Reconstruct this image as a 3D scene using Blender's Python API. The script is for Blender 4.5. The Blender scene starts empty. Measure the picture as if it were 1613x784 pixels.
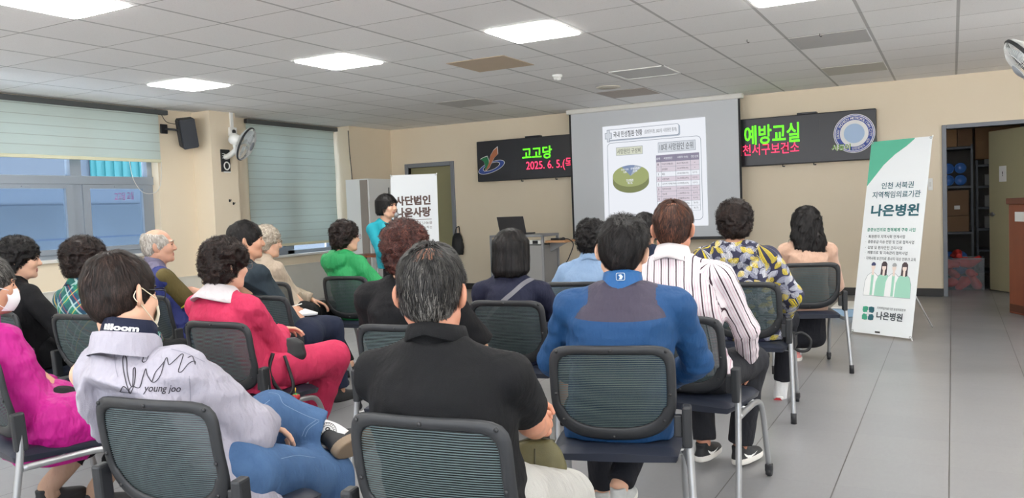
import bpy, bmesh, math, random
import numpy as np
from mathutils import Vector, Matrix
random.seed(7)
RNG = np.random.default_rng(11)
scene = bpy.context.scene
COL = scene.collection
PI = math.pi

# ------------------------------------------------------------------ camera
YAW, PITCH, ROLL = math.radians(28.469), math.radians(-2.8426), math.radians(-2.1996)
FPX = 1283.28
CAM = np.array([8.9197, 0.0, 1.3178])
def _axes():
    cy, sy = math.cos(YAW), math.sin(YAW)
    fwd = np.array([-sy, cy, 0.0]); right = np.array([cy, sy, 0.0]); up = np.array([0, 0, 1.0])
    f2 = fwd*math.cos(PITCH)+up*math.sin(PITCH); u2 = up*math.cos(PITCH)-fwd*math.sin(PITCH)
    return right*math.cos(ROLL)+u2*math.sin(ROLL), u2*math.cos(ROLL)-right*math.sin(ROLL), f2
CR, CU, CF = _axes()
cam = bpy.data.cameras.new('camera'); camo = bpy.data.objects.new('camera', cam); COL.objects.link(camo)
cam.sensor_width = 36.0; cam.sensor_fit = 'HORIZONTAL'; cam.lens = FPX/1613*36.0; cam.clip_start = 0.05
camo.matrix_world = Matrix(((CR[0], CU[0], -CF[0], CAM[0]), (CR[1], CU[1], -CF[1], CAM[1]), (CR[2], CU[2], -CF[2], CAM[2]), (0, 0, 0, 1)))
scene.camera = camo
# ------------------------------------------------------------------ world, exposure
w = bpy.data.worlds.new('world'); scene.world = w; w.use_nodes = True
_nt = w.node_tree; _tc0 = _nt.nodes.new('ShaderNodeTexCoord'); _sp = _nt.nodes.new('ShaderNodeSeparateXYZ'); _rp = _nt.nodes.new('ShaderNodeValToRGB')
_nt.links.new(_tc0.outputs['Generated'], _sp.inputs[0]); _mr = _nt.nodes.new('ShaderNodeMapRange'); _mr.inputs[1].default_value = -1; _mr.inputs[2].default_value = 1
_nt.links.new(_sp.outputs[2], _mr.inputs[0]); _nt.links.new(_mr.outputs[0], _rp.inputs[0])
_rp.color_ramp.elements[0].position = .47; _rp.color_ramp.elements[0].color = (.97, .98, 1.0, 1)      # added glow below the horizon, brighter than the sky to light the ceiling
_rp.color_ramp.elements[1].position = .53; _rp.color_ramp.elements[1].color = (.36, .40, .46, 1)       # overcast sky
_nt.links.new(_rp.outputs[0], _nt.nodes['Background'].inputs[0]); _nt.nodes['Background'].inputs[1].default_value = 12.5
scene.view_settings.view_transform = 'Standard'; scene.view_settings.look = 'None'
scene.view_settings.exposure = 0.0; scene.view_settings.gamma = 1.0; scene.view_settings.use_curve_mapping = False
LAMP_L = 25.0          # radiance of the ceiling panels

# pixel of the photograph -> ray / point on a world plane
def ray(x, y): return CR*(x-806.5)/FPX-CU*(y-392)/FPX+CF
def on_plane(x, y, p0, n):
    d = ray(x, y); n = np.array(n, float); t = ((np.array(p0, float)-CAM)@n)/(d@n); return CAM+t*d

# ------------------------------------------------------------------ materials
def lin(c):
    if isinstance(c, str):
        c = c.lstrip('#'); c = [int(c[i:i+2], 16)/255 for i in (0, 2, 4)]
    return tuple((v/12.92 if v <= .04045 else ((v+.055)/1.055)**2.4) for v in c[:3])+(1.0,)
class NT:
    def __init__(s, name):
        s.m = bpy.data.materials.new(name); s.m.use_nodes = True; s.t = s.m.node_tree
        s.b = s.t.nodes['Principled BSDF']; s.out = s.t.nodes['Material Output']
    def n(s, typ, **kw):
        nd = s.t.nodes.new(typ)
        for k, v in kw.items():
            if k.startswith('i_'):
                key = k[2:]; key = int(key) if key.isdigit() else key.replace('_', ' ')
                nd.inputs[key].default_value = v
            else: setattr(nd, k, v)
        return nd
    def l(s, a, b): s.t.links.new(a, b)
    def math(s, op, a, b=None, c=None):
        nd = s.t.nodes.new('ShaderNodeMath'); nd.operation = op
        for i, v in enumerate((a, b, c)):
            if v is None: continue
            if isinstance(v, (int, float)): nd.inputs[i].default_value = v
            else: s.l(v, nd.inputs[i])
        return nd.outputs[0]
    def mix(s, f, a, b):
        nd = s.t.nodes.new('ShaderNodeMix'); nd.data_type = 'RGBA'
        for sock, v in ((nd.inputs[0], f), (nd.inputs[6], a), (nd.inputs[7], b)):
            if isinstance(v, (int, float)): sock.default_value = v
            elif isinstance(v, tuple): sock.default_value = v
            else: s.l(v, sock)
        return nd.outputs[2]
    def coord(s, kind='Object'): return s.n('ShaderNodeTexCoord').outputs[kind]
    def attr(s, name): return s.n('ShaderNodeAttribute', attribute_name=name)
    def xyz(s, v):
        nd = s.n('ShaderNodeSeparateXYZ'); s.l(v, nd.inputs[0]); return nd.outputs
    def noise(s, v, scale, detail=3, rough=.5, vscale=None):
        if vscale:
            mp = s.n('ShaderNodeMapping'); mp.inputs['Scale'].default_value = vscale; s.l(v, mp.inputs[0]); v = mp.outputs[0]
        nd = s.n('ShaderNodeTexNoise'); nd.inputs['Scale'].default_value = scale; nd.inputs['Detail'].default_value = detail
        nd.inputs['Roughness'].default_value = rough; s.l(v, nd.inputs['Vector']); return nd.outputs['Fac']
    def ramp(s, f, stops):
        nd = s.n('ShaderNodeValToRGB'); s.l(f, nd.inputs[0]); e = nd.color_ramp.elements
        while len(e) < len(stops): e.new(.5)
        for el, (p, c) in zip(e, stops): el.position = p; el.color = c
        return nd.outputs[0]
    def bump(s, h, strength=.3, dist=.01):
        nd = s.n('ShaderNodeBump'); nd.inputs['Strength'].default_value = strength; nd.inputs['Distance'].default_value = dist
        s.l(h, nd.inputs['Height']); s.l(nd.outputs[0], s.b.inputs['Normal'])
    def col(s, v):
        if isinstance(v, tuple): s.b.inputs['Base Color'].default_value = v
        else: s.l(v, s.b.inputs['Base Color'])
    def set(s, **kw):
        for k, v in kw.items(): s.b.inputs[k.replace('_', ' ')].default_value = v
        return s
def mat(name, c, rough=.5, metal=0.0, noise=0.0, nscale=8.0, bump=0.0, bscale=120.0, spec=.5, **kw):
    t = NT(name); c = lin(c); t.set(Roughness=rough, Metallic=metal); t.b.inputs['Specular IOR Level'].default_value = spec
    if noise > 0:
        v = t.coord(); f = t.noise(v, nscale, 4)
        lo = tuple(max(0, x*(1-noise)) for x in c[:3])+(1,); hi = tuple(min(1, x*(1+noise)) for x in c[:3])+(1,)
        t.col(t.mix(f, lo, hi))
    else: t.col(c)
    if bump > 0: t.bump(t.noise(t.coord(), bscale, 2), bump, .003)
    t.set(**kw)
    return t.m
def emit(name, c, s):
    t = NT(name); t.col((0, 0, 0, 1)); t.b.inputs['Emission Color'].default_value = lin(c); t.b.inputs['Emission Strength'].default_value = s
    t.set(Roughness=.6); return t.m

# ------------------------------------------------------------------ mesh building
def rotm(rx=0, ry=0, rz=0): return np.array(Matrix.Rotation(rz, 3, 'Z') @ Matrix.Rotation(ry, 3, 'Y') @ Matrix.Rotation(rx, 3, 'X'))
class MB:
    def __init__(s): s.v = []; s.f = []; s.m = []; s.sm = []; s.n = 0
    def add(s, v, f, mi=0, smooth=False, M=None, T=None):
        v = np.asarray(v, float).reshape(-1, 3)
        if M is not None: v = v@np.asarray(M).T
        if T is not None: v = v+np.asarray(T)
        s.v.append(v); s.f += [tuple(int(i)+s.n for i in q) for q in f]; s.m += [mi]*len(f); s.sm += [smooth]*len(f); s.n += len(v)
        return s
    def box(s, lo, hi, mi=0, b=0.0, M=None, T=None):
        lo = np.minimum(lo, hi).astype(float); hi2 = np.maximum(lo, hi).astype(float)
        if b <= 0:
            v = [(x, y, z) for x in (lo[0], hi2[0]) for y in (lo[1], hi2[1]) for z in (lo[2], hi2[2])]
            f = [(0, 1, 3, 2), (4, 6, 7, 5), (0, 4, 5, 1), (2, 3, 7, 6), (0, 2, 6, 4), (1, 5, 7, 3)]
            return s.add(v, f, mi, False, M, T)
        bm = bmesh.new(); bmesh.ops.create_cube(bm, size=1)
        for q in bm.verts: q.co = Vector([(lo[i]+hi2[i])/2+q.co[i]*(hi2[i]-lo[i]) for i in range(3)])
        bmesh.ops.bevel(bm, geom=bm.edges[:], offset=min(b, .49*min(hi2-lo)), segments=2, profile=.5, affect='EDGES')
        s.bm(bm, mi, False, M, T); return s
    def bm(s, bm, mi=0, smooth=False, M=None, T=None):
        bm.verts.index_update(); v = [tuple(q.co) for q in bm.verts]; f = [[q.index for q in fc.verts] for fc in bm.faces]; bm.free()
        return s.add(v, f, mi, smooth, M, T)
    def tube(s, pts, r, seg=10, mi=0, smooth=True, cap=True, closed=False, flat=1.0, M=None, T=None):
        P = np.asarray(pts, float); n = len(P); r = np.broadcast_to(np.asarray(r, float), (n,))
        tan = np.zeros_like(P); tan[1:-1] = P[2:]-P[:-2]; tan[0] = P[1]-P[0]; tan[-1] = P[-1]-P[-2]
        if closed: tan[0] = tan[-1] = P[1]-P[-2] if n > 2 else P[1]-P[0]
        tan /= np.linalg.norm(tan, axis=1)[:, None]+1e-12
        u = np.cross(tan[0], (0, 0, 1.0)); 
        if np.linalg.norm(u) < 1e-3: u = np.cross(tan[0], (0, 1.0, 0))
        u /= np.linalg.norm(u); rings = []
        a = np.arange(seg)/seg*2*PI
        for i in range(n):
            u = u-tan[i]*(u@tan[i]); u /= np.linalg.norm(u)+1e-12; w2 = np.cross(tan[i], u)
            rings.append(P[i]+r[i]*(np.cos(a)[:, None]*u+flat*np.sin(a)[:, None]*w2))
        f = []
        for i in range(n-1):
            for k in range(seg): f.append((i*seg+k, i*seg+(k+1) % seg, (i+1)*seg+(k+1) % seg, (i+1)*seg+k))
        if cap and not closed: f.append(tuple(range(seg))[::-1]); f.append(tuple((n-1)*seg+k for k in range(seg)))
        return s.add(np.concatenate(rings), f, mi, smooth, M, T)
    def lathe(s, prof, seg=24, mi=0, smooth=True, M=None, T=None):
        P = np.asarray(prof, float); n = len(P); a = np.arange(seg)/seg*2*PI; v = []
        for r, z in P: v.append(np.stack([r*np.cos(a), r*np.sin(a), np.full(seg, z)], 1))
        f = []
        for i in range(n-1):
            for k in range(seg): f.append((i*seg+k, i*seg+(k+1) % seg, (i+1)*seg+(k+1) % seg, (i+1)*seg+k))
        if P[0][0] > 1e-6: f.append(tuple(range(seg))[::-1])
        if P[-1][0] > 1e-6: f.append(tuple((n-1)*seg+k for k in range(seg)))
        return s.add(np.concatenate(v), f, mi, smooth, M, T)
    def prism(s, out, d0, d1, mi=0, M=None, T=None, smooth=False):
        # outline in the xz-plane (x, z), from y=d0 to y=d1
        o = np.asarray(out, float); n = len(o)
        ar = sum(o[i][0]*o[(i+1) % n][1]-o[(i+1) % n][0]*o[i][1] for i in range(n))
        if ar < 0: o = o[::-1]
        v = [(x, d0, z) for x, z in o]+[(x, d1, z) for x, z in o]
        f = [tuple(range(n)), tuple(range(2*n-1, n-1, -1))]+[(i+n, (i+1) % n+n, (i+1) % n, i) for i in range(n)]
        if d0 > d1: f = [q[::-1] for q in f]
        return s.add(v, f, mi, smooth, M, T)
    def ell(s, c, r, mi=0, su=16, sv=10, M=None, T=None):
        v = []; f = []
        for i in range(sv+1):
            t = PI*i/sv
            for k in range(su):
                p = 2*PI*k/su; v.append((r[0]*math.sin(t)*math.cos(p), r[1]*math.sin(t)*math.sin(p), r[2]*math.cos(t)))
        for i in range(sv):
            for k in range(su): f.append((i*su+k, (i+1)*su+k, (i+1)*su+(k+1) % su, i*su+(k+1) % su))
        v = np.array(v)
        if M is not None: v = v@np.asarray(M).T
        return s.add(v+np.array(c), f, mi, True, None, T)
    def grid(s, P, mi=0, smooth=True, M=None, T=None):
        P = np.asarray(P, float); a, b = P.shape[:2]
        f = [(i*b+j, (i+1)*b+j, (i+1)*b+j+1, i*b+j+1) for i in range(a-1) for j in range(b-1)]
        return s.add(P.reshape(-1, 3), f, mi, smooth, M, T)
    def build(s, name, mats, parent=None, loc=None, rz=0.0, attrs=None):
        me = bpy.data.meshes.new(name); V = np.concatenate(s.v) if s.v else np.zeros((0, 3))
        me.from_pydata(V.tolist(), [], s.f)
        if not isinstance(mats, (list, tuple)): mats = [mats]
        for m in mats: me.materials.append(m)
        me.polygons.foreach_set('material_index', s.m); me.polygons.foreach_set('use_smooth', s.sm)
        if attrs:
            for k, (typ, arr) in attrs.items():
                at = me.attributes.new(k, typ, 'POINT')
                at.data.foreach_set('vector' if typ == 'FLOAT_VECTOR' else 'value', np.asarray(arr, np.float32).ravel())
        me.validate(); me.update()
        return link(name, me, parent, loc, rz)
def link(name, me, parent=None, loc=None, rz=0.0):
    o = bpy.data.objects.new(name, me); COL.objects.link(o)
    if parent is not None: o.parent = parent
    if loc is not None: o.location = loc
    if rz: o.rotation_euler = (0, 0, rz)
    return o
def tag(o, label, cat, group=None):
    o['label'] = label; o['category'] = cat
    if group: o['group'] = group
    return o
def thing(name, label, cat, loc=(0, 0, 0), rz=0.0, group=None):
    o = bpy.data.objects.new(name, None); COL.objects.link(o); o.location = loc; o.rotation_euler = (0, 0, rz); o.empty_display_size = .1
    return tag(o, label, cat, group)
def struct(o): o['kind'] = 'structure'; return o
def dup(root, loc, rz, label, group=None):
    r = root.copy(); COL.objects.link(r); r.location = loc; r.rotation_euler = (0, 0, rz); r['label'] = label
    if group: r['group'] = group
    for ch in list(root.children):
        c = ch.copy(); COL.objects.link(c); c.parent = r
        for g in ch.children:
            d = g.copy(); COL.objects.link(d); d.parent = c
    return r
_tc = {}
def text_geo(txt, size=1.0, bold=0.0, align='LEFT', spacing=1.0, sx=1.0, extrude=0.0):
    """text as a mesh in the xy-plane: (verts, faces)"""
    c = bpy.data.curves.new('t', 'FONT'); c.body = txt; c.size = size; c.align_x = align; c.offset = bold*size; c.space_character = spacing
    c.extrude = extrude; c.resolution_u = 3
    o = bpy.data.objects.new('t', c); COL.objects.link(o); bpy.context.view_layer.update()
    dg = bpy.context.evaluated_depsgraph_get(); me = bpy.data.meshes.new_from_object(o.evaluated_get(dg))
    v = np.array([tuple(q.co) for q in me.vertices]).reshape(-1, 3)*[sx, 1, 1]; f = [tuple(p.vertices) for p in me.polygons]
    bpy.data.objects.remove(o); bpy.data.curves.remove(c); bpy.data.meshes.remove(me)
    return v, f
WALLM = np.array([[1, 0, 0], [0, 0, -1], [0, 1, 0]], float)      # xy text plane -> xz, facing -Y
def fit_text(txt, x0, x1, z0, z1, bold=0.0, extrude=0.0):
    """text stretched into the box x0..x1, z0..z1 (xy-plane)"""
    v, f = text_geo(txt, 1.0, bold, extrude=extrude)
    lo, hi = v.min(0), v.max(0); q = v.copy()
    q[:, 0] = x0+(v[:, 0]-lo[0])/(hi[0]-lo[0])*(x1-x0); q[:, 1] = z0+(v[:, 1]-lo[1])/(hi[1]-lo[1])*(z1-z0)
    return q, f
def rrect(w, h, r, n=5):
    o = []
    for cx, cy, a0 in ((w/2-r, h/2-r, 0), (-w/2+r, h/2-r, PI/2), (-w/2+r, -h/2+r, PI), (w/2-r, -h/2+r, 1.5*PI)):
        for k in range(n+1): a = a0+PI/2*k/n; o.append((cx+r*math.cos(a), cy+r*math.sin(a)))
    return o
def arc(p, n=8):
    """Catmull-Rom through points"""
    P = np.asarray(p, float); P = np.vstack([2*P[0]-P[1], P, 2*P[-1]-P[-2]]); o = []
    for i in range(1, len(P)-2):
        for k in range(n):
            t = k/n; o.append(.5*((2*P[i])+(-P[i-1]+P[i+1])*t+(2*P[i-1]-5*P[i]+4*P[i+1]-P[i+2])*t*t+(-P[i-1]+3*P[i]-3*P[i+1]+P[i+2])*t**3))
    o.append(P[-2]); return np.array(o)
# ------------------------------------------------------------------ room materials
H = 2.76; BW = 11.6; TS = 0.6816; TX0, TY0 = 1.477, 5.725
def wall_mat():
    t = NT('cream_wall'); v = t.coord(); f = t.noise(v, 1.3, 5, .6)
    t.col(t.mix(f, lin('#e1d2b8'), lin('#e7dac4'))); t.set(Roughness=.75); t.b.inputs['Specular IOR Level'].default_value = .25
    t.bump(t.noise(v, 90, 3), .12, .002); return t.m
def ceil_mat():
    t = NT('mineral_ceiling_tiles'); v = t.coord(); s = t.xyz(v)
    gx = t.math('DIVIDE', t.math('SUBTRACT', s[0], TX0), TS); gy = t.math('DIVIDE', t.math('SUBTRACT', s[1], TY0), TS)
    fx = t.math('FRACT', gx); fy = t.math('FRACT', gy)
    dx = t.math('MINIMUM', fx, t.math('SUBTRACT', 1.0, fx)); dy = t.math('MINIMUM', fy, t.math('SUBTRACT', 1.0, fy))
    lx = t.math('LESS_THAN', dx, .018); ly = t.math('LESS_THAN', dy, .005)
    cb = t.n('ShaderNodeCombineXYZ'); t.l(t.math('FLOOR', gx), cb.inputs[0]); t.l(t.math('FLOOR', gy), cb.inputs[1])
    wn = t.n('ShaderNodeTexWhiteNoise'); wn.noise_dimensions = '2D'; t.l(cb.outputs[0], wn.inputs['Vector'])
    sp = t.noise(v, 160, 2, .7); base = t.mix(wn.outputs[0], lin('#f3f2f1'), lin('#f9f8f7'))
    base = t.mix(t.math('MULTIPLY', t.math('GREATER_THAN', sp, .62), .25), base, lin('#bdb9b5'))
    c = t.mix(lx, base, lin('#c2c1c0')); c = t.mix(ly, c, lin('#8d8984')); t.col(c); t.set(Roughness=.85)
    t.b.inputs['Specular IOR Level'].default_value = .2
    t.bump(t.math('MAXIMUM', t.math('MULTIPLY', lx, .6), sp), .12, .004); return t.m
def floor_mat():
    t = NT('vinyl_tile_floor'); v = t.coord(); s = t.xyz(v)
    gx = t.math('DIVIDE', t.math('SUBTRACT', s[0], 8.436), .457); gy = t.math('DIVIDE', t.math('SUBTRACT', s[1], 4.36), .457)
    fx = t.math('FRACT', gx); fy = t.math('FRACT', gy)
    dx = t.math('MINIMUM', fx, t.math('SUBTRACT', 1.0, fx)); dy = t.math('MINIMUM', fy, t.math('SUBTRACT', 1.0, fy))
    lx = t.math('LESS_THAN', dx, .006); ly = t.math('MULTIPLY', t.math('LESS_THAN', dy, .004), .15)
    cb = t.n('ShaderNodeCombineXYZ'); t.l(t.math('FLOOR', gx), cb.inputs[0]); t.l(t.math('FLOOR', gy), cb.inputs[1])
    wn = t.n('ShaderNodeTexWhiteNoise'); wn.noise_dimensions = '2D'; t.l(cb.outputs[0], wn.inputs['Vector'])
    f1 = t.noise(v, 55, 4, .65, (1, .35, 1)); f2 = t.noise(v, 2.2, 3)
    c = t.mix(wn.outputs[0], lin('#858587'), lin('#8c8c8d')); c = t.mix(t.math('MULTIPLY', f1, .55), c, lin('#727274')); c = t.mix(t.math('MULTIPLY', f2, .3), c, lin('#939393'))
    c = t.mix(t.math('MAXIMUM', lx, ly), c, lin('#4a4845')); t.col(c)
    r = t.math('ADD', .24, t.math('MULTIPLY', f2, .16)); t.l(r, t.b.inputs['Roughness']); t.b.inputs['Specular IOR Level'].default_value = .5
    t.bump(f1, .04, .002); return t.m
M_WALL = wall_mat(); M_CEIL = ceil_mat(); M_FLOOR = floor_mat()
M_ALU = mat('window_aluminium', '#98a1ab', .45, .3); M_ALUD = mat('window_gasket', '#565d66', .6)
M_BLACK = mat('black_plastic', '#232427', .45, bump=.05); M_CHAR = mat('charcoal_plastic', '#26282b', .5, bump=.08, bscale=300)
M_WHITE = mat('white_plastic', '#e8e8e4', .4); M_OFFW = mat('off_white_paint', '#dcdad3', .5)
M_STEEL = mat('brushed_steel', '#b9bbbd', .32, .85); M_GREYP = mat('grey_paint', '#8f949b', .5)
M_DARK = mat('dark_rubber', '#1b1b1d', .7); M_FRAME = mat('door_frame_grey', '#7b7f86', .5)
M_PAPER = mat('white_paper', '#f2f2f0', .7); M_WOOD = mat('brown_wood', '#8a4f33', .45, noise=.25, nscale=14)
GLASS = NT('window_glass'); GLASS.set(Roughness=.03); GLASS.b.inputs['Transmission Weight'].default_value = 1.0; GLASS.b.inputs['IOR'].default_value = 1.05
GLASS.col(lin('#dde8f2')); M_GLASS = GLASS.m

# ------------------------------------------------------------------ room shell
XR = 13.2; YF = -4.2
struct(MB().box((-.4, YF-.2, -.12), (XR+.2, 14.8, 0)).build('floor', M_FLOOR))
struct(MB().box((-.4, YF-.2, H), (XR+.2, 14.8, H+.1)).build('ceiling', M_CEIL))
# left wall, with two window openings (window_1: y 2.3..7.07 z .93..2.62, window_2: y 8.55..10.62 z .72..2.62)
WT = -.34
def left_wall():
    m = MB()
    ys = [YF, 2.35, 7.07, 8.62, 10.5, BW]; zs = {1: (.93, 2.66), 3: (.74, 2.66)}
    for i in range(5):
        if i in zs:
            m.box((WT, ys[i], 0), (-.02, ys[i+1], zs[i][0])); m.box((WT, ys[i], zs[i][1]), (-.02, ys[i+1], H))
        else: m.box((WT, ys[i], 0), (-.02, ys[i+1], H))
    return m
struct(left_wall().build('wall_left', M_WALL))
struct(MB().box((-.02, 7.64, 0), (.32, 8.08, H)).build('wall_left_pillar', M_WALL))
struct(MB().box((-.02, 10.5, 0), (.3, BW, H)).build('wall_left_corner_pier', M_WALL))
m = MB()
for a, b in ((YF, 7.64), (8.08, 10.5)): m.box((-.02, a, 0), (.0, b, .57))
m.box((-.02, YF, .57), (.012, 7.64, .585)); m.box((-.02, 8.08, .57), (.012, 10.5, .585))
struct(m.build('trim_1', mat('wainscot_panel', '#cfcdc4', .6, noise=.04)))
# back wall with two doorways
DL0, DL1, DLH = .66, 1.52, 2.08; DR0, DR1, DRH = 8.86, 9.80, 2.10
m = MB()
m.box((-.34, BW, 0), (DL0, BW+.15, H)); m.box((DL0, BW, DLH), (DL1, BW+.15, H)); m.box((DL1, BW, 0), (DR0, BW+.15, H))
m.box((DR0, BW, DRH), (DR1, BW+.15, H)); m.box((DR1, BW, 0), (XR, BW+.15, H))
struct(m.build('wall_back', M_WALL))
m = MB(); ys = [YF, -3.2, .6, 4.6, 8.4, BW+.15]
for i in range(5):
    if i in (1, 3): m.box((XR, ys[i], 0), (XR+.15, ys[i+1], .9)); m.box((XR, ys[i], 2.62), (XR+.15, ys[i+1], H))
    else: m.box((XR, ys[i], 0), (XR+.15, ys[i+1], H))
struct(m.build('wall_right', M_WALL))
def side_window(name, y0, y1):
    m = MB()
    for a, b, c, d in ((y0, y0+.06, .9, 2.62), (y1-.06, y1, .9, 2.62), (y0, y1, .9, .96), (y0, y1, 2.56, 2.62), (y0, y1, 1.7, 1.76)): m.box((XR+.04, a, c), (XR+.1, b, d))
    for k in range(1, 4): y = y0+(y1-y0)*k/4; m.box((XR+.04, y-.04, .9), (XR+.1, y+.04, 2.62))
    struct(m.build(name, M_ALU))
m = MB(); xs = [-.34, .6, 6.2, 7.0, 12.6, XR+.15]
for i in range(5):
    if i in (1, 3): m.box((xs[i], YF-.15, 0), (xs[i+1], YF, .8)); m.box((xs[i], YF-.15, 2.66), (xs[i+1], YF, H))
    else: m.box((xs[i], YF-.15, 0), (xs[i+1], YF, H))
struct(m.build('wall_front', M_WALL))
for nm, x0, x1 in (('added_window_5', .6, 6.2), ('added_window_6', 7.0, 12.6)):  # unseen windows added behind the camera to spread daylight over ceiling and back wall
    m = MB()
    for a, b, c, d in ((x0, x0+.06, .8, 2.66), (x1-.06, x1, .8, 2.66), (x0, x1, .8, .86), (x0, x1, 2.6, 2.66), (x0, x1, 1.7, 1.76)): m.box((a, YF-.1, c), (b, YF-.04, d))
    for k in range(1, 4): x = x0+(x1-x0)*k/4; m.box((x-.04, YF-.1, .8), (x+.04, YF-.04, 2.66))
    struct(m.build(nm, M_ALU))
m = MB()
for a, b in ((.3, DL0-.06), (DL1+.06, DR0-.05), (DR1+.05, XR)): m.box((a, BW-.018, 0), (b, BW, .1), b=.004)
struct(m.build('baseboard_back', mat('dark_baseboard', '#2b2a29', .45)))
def door_frame(x0, x1, h, t=.06, name='trim_2'):
    m = MB()
    for a, b, c, d in ((x0-t, x0, 0, h+t), (x1, x1+t, 0, h+t), (x0, x1, h, h+t)): m.box((a, BW-.025, c), (b, BW+.16, d), b=.006)
    return struct(m.build(name, M_FRAME))
door_frame(DL0, DL1, DLH, .07, 'trim_2'); door_frame(DR0, DR1, DRH, .05, 'trim_3')
M_DOOR = mat('olive_door_paint', '#8b8765', .45, noise=.05, nscale=3)
d1 = struct(MB().box((DL0, BW+.06, .01), (DL1, BW+.10, DLH), b=.003).build('door_1', M_DOOR))
m = MB().tube([(DL0+.08, BW+.06, 1.0), (DL0+.08, BW+.0, 1.0), (DL0+.19, BW+.0, 1.0)], .009); m.lathe([(.025, 0), (.025, .012), (0, .014)], 14, M=rotm(PI/2), T=(DL0+.08, BW+.06, 1.0))
m.build('door_handle', M_STEEL, d1)
# the storeroom door, swung inwards from its right jamb
E0 = np.array([9.36, 12.42]); E1 = np.array([9.79, 11.72]); dv = E0-E1; DWID = float(np.hypot(*dv)); da = math.atan2(dv[1], dv[0])
d2 = struct(MB().box((0, -.02, .012), (DWID, .02, 2.08), b=.003).build('door_2', mat('storeroom_door_paint', '#b3ad8c', .45, noise=.04, nscale=3), None, (E1[0], E1[1], 0), da))
m = MB()
for s_ in (1, -1):
    m.tube([(DWID-.07, s_*.02, 1.0), (DWID-.07, s_*.065, 1.0), (DWID-.18, s_*.07, 1.0)], .010); m.lathe([(.028, 0), (.028, .01), (0, .013)], 14, M=rotm(-s_*PI/2), T=(DWID-.07, s_*.02, 1.0))
m.build('door_handle', M_STEEL, d2)
v, f = fit_text('!', -.008, .008, -.03, .03, .02)
pn = MB().box((-.07, -.002, -.1), (.07, 0, .1), 0); pn.add(v, f, 1, M=WALLM, T=(0, -.0035, 0)); pn.build('notice_sheet', [M_PAPER, M_DARK], d2, (DWID-.28, .022, 1.52), PI)
M_STORE = mat('storeroom_wall', '#8d8a82', .8)
struct(MB().box((8.1, BW+.15, 0), (8.2, 14.6, H)).build('wall_storeroom_left', M_STORE)); struct(MB().box((10.6, BW+.15, 0), (10.7, 14.6, H)).build('wall_storeroom_right', M_STORE))
struct(MB().box((8.1, 14.5, 0), (10.7, 14.6, H)).build('wall_storeroom_back', M_STORE)); struct(MB().box((DL0-.3, BW+.5, 0), (DL1+.3, BW+.6, H)).box((DL0-.3, BW+.15, 0), (DL0-.2, BW+.5, H)).box((DL1+.2, BW+.15, 0), (DL1+.3, BW+.5, H)).build('wall_passage', M_STORE))
# ------------------------------------------------------------------ windows
def window(name, y0, y1, z0, z1, mull, sash):
    """aluminium frame with a transom; mull: y of the mullions, sash: opening sashes (y0, y1)"""
    X0, X1 = -.24, -.14; m = MB(); fw_ = .055
    m.box((X0, y0, z0), (X1, y0+fw_, z1), b=.004); m.box((X0, y1-fw_*1.4, z0), (X1, y1, z1), b=.004)
    m.box((X0, y0, z0), (X1, y1, z0+.06), b=.004); m.box((X0, y0, z1-.06), (X1, y1, z1), b=.004)
    zt = z0+(z1-z0)*.53
    m.box((X0, y0, zt-.05), (X1+.02, y1, zt+.05), b=.004)
    for y in mull: m.box((X0, y-.07, z0), (X1, y+.07, z1), b=.004)
    w_ = struct(m.build(name, M_ALU))
    g = MB().box((-.2, y0+.03, z0+.03), (-.194, y1-.03, z1-.03)); g.build('window_pane', M_GLASS, w_)
    for a, b in sash:
        s_ = MB()
        for q in ((a, a+.05, z0+.06, zt-.05), (b-.05, b, z0+.06, zt-.05)): s_.box((-.175, q[0]-(.04 if q[0] > a else 0), q[2]+.06), (-.115, q[1]+(.04 if q[0] == a else 0), q[3]-.05))
        for q in ((z0+.06, z0+.12), (zt-.1, zt-.05)): s_.box((-.175, a, q[0]), (-.115, b, q[1]-.002))
        s_.box((-.125, (a+b)/2-.04, zt-.085), (-.105, (a+b)/2+.04, zt-.07), 0, .003)
        so = s_.build('window_sash', M_ALU, w_)
        MB().box((-.15, a+.045, z0+.11), (-.144, b-.045, zt-.09)).build('window_pane', M_GLASS, so)
    return w_
w1 = window('window_1', 2.35, 7.07, .93, 2.66, (3.5, 4.78, 6.03), ((3.55, 4.75), (4.83, 5.97), (6.09, 6.99)))
w2 = window('window_2', 8.62, 10.5, .74, 2.66, (9.5,), ((8.6, 9.45),))
struct(MB().box((-.14, 2.35, .90), (.02, 7.07, .935), b=.006).build('window_sill_1', M_OFFW)); struct(MB().box((-.14, 8.62, .71), (.02, 10.5, .745), b=.006).build('window_sill_2', M_OFFW))
m = MB()   # faded pink handwriting on the pane
v, f = fit_text('고고당 교실', 0, .27, 0, .10, .004)
m.add(np.stack([np.zeros(len(v))-.1905, 6.55+v[:, 0], 1.60+v[:, 1]+.06*v[:, 0]], 1), f); m.build('window_marker_writing', mat('pink_marker', '#e0408f', .6), w1)
side_window('window_3', -3.2, .6); side_window('window_4', 4.6, 8.4)
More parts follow.
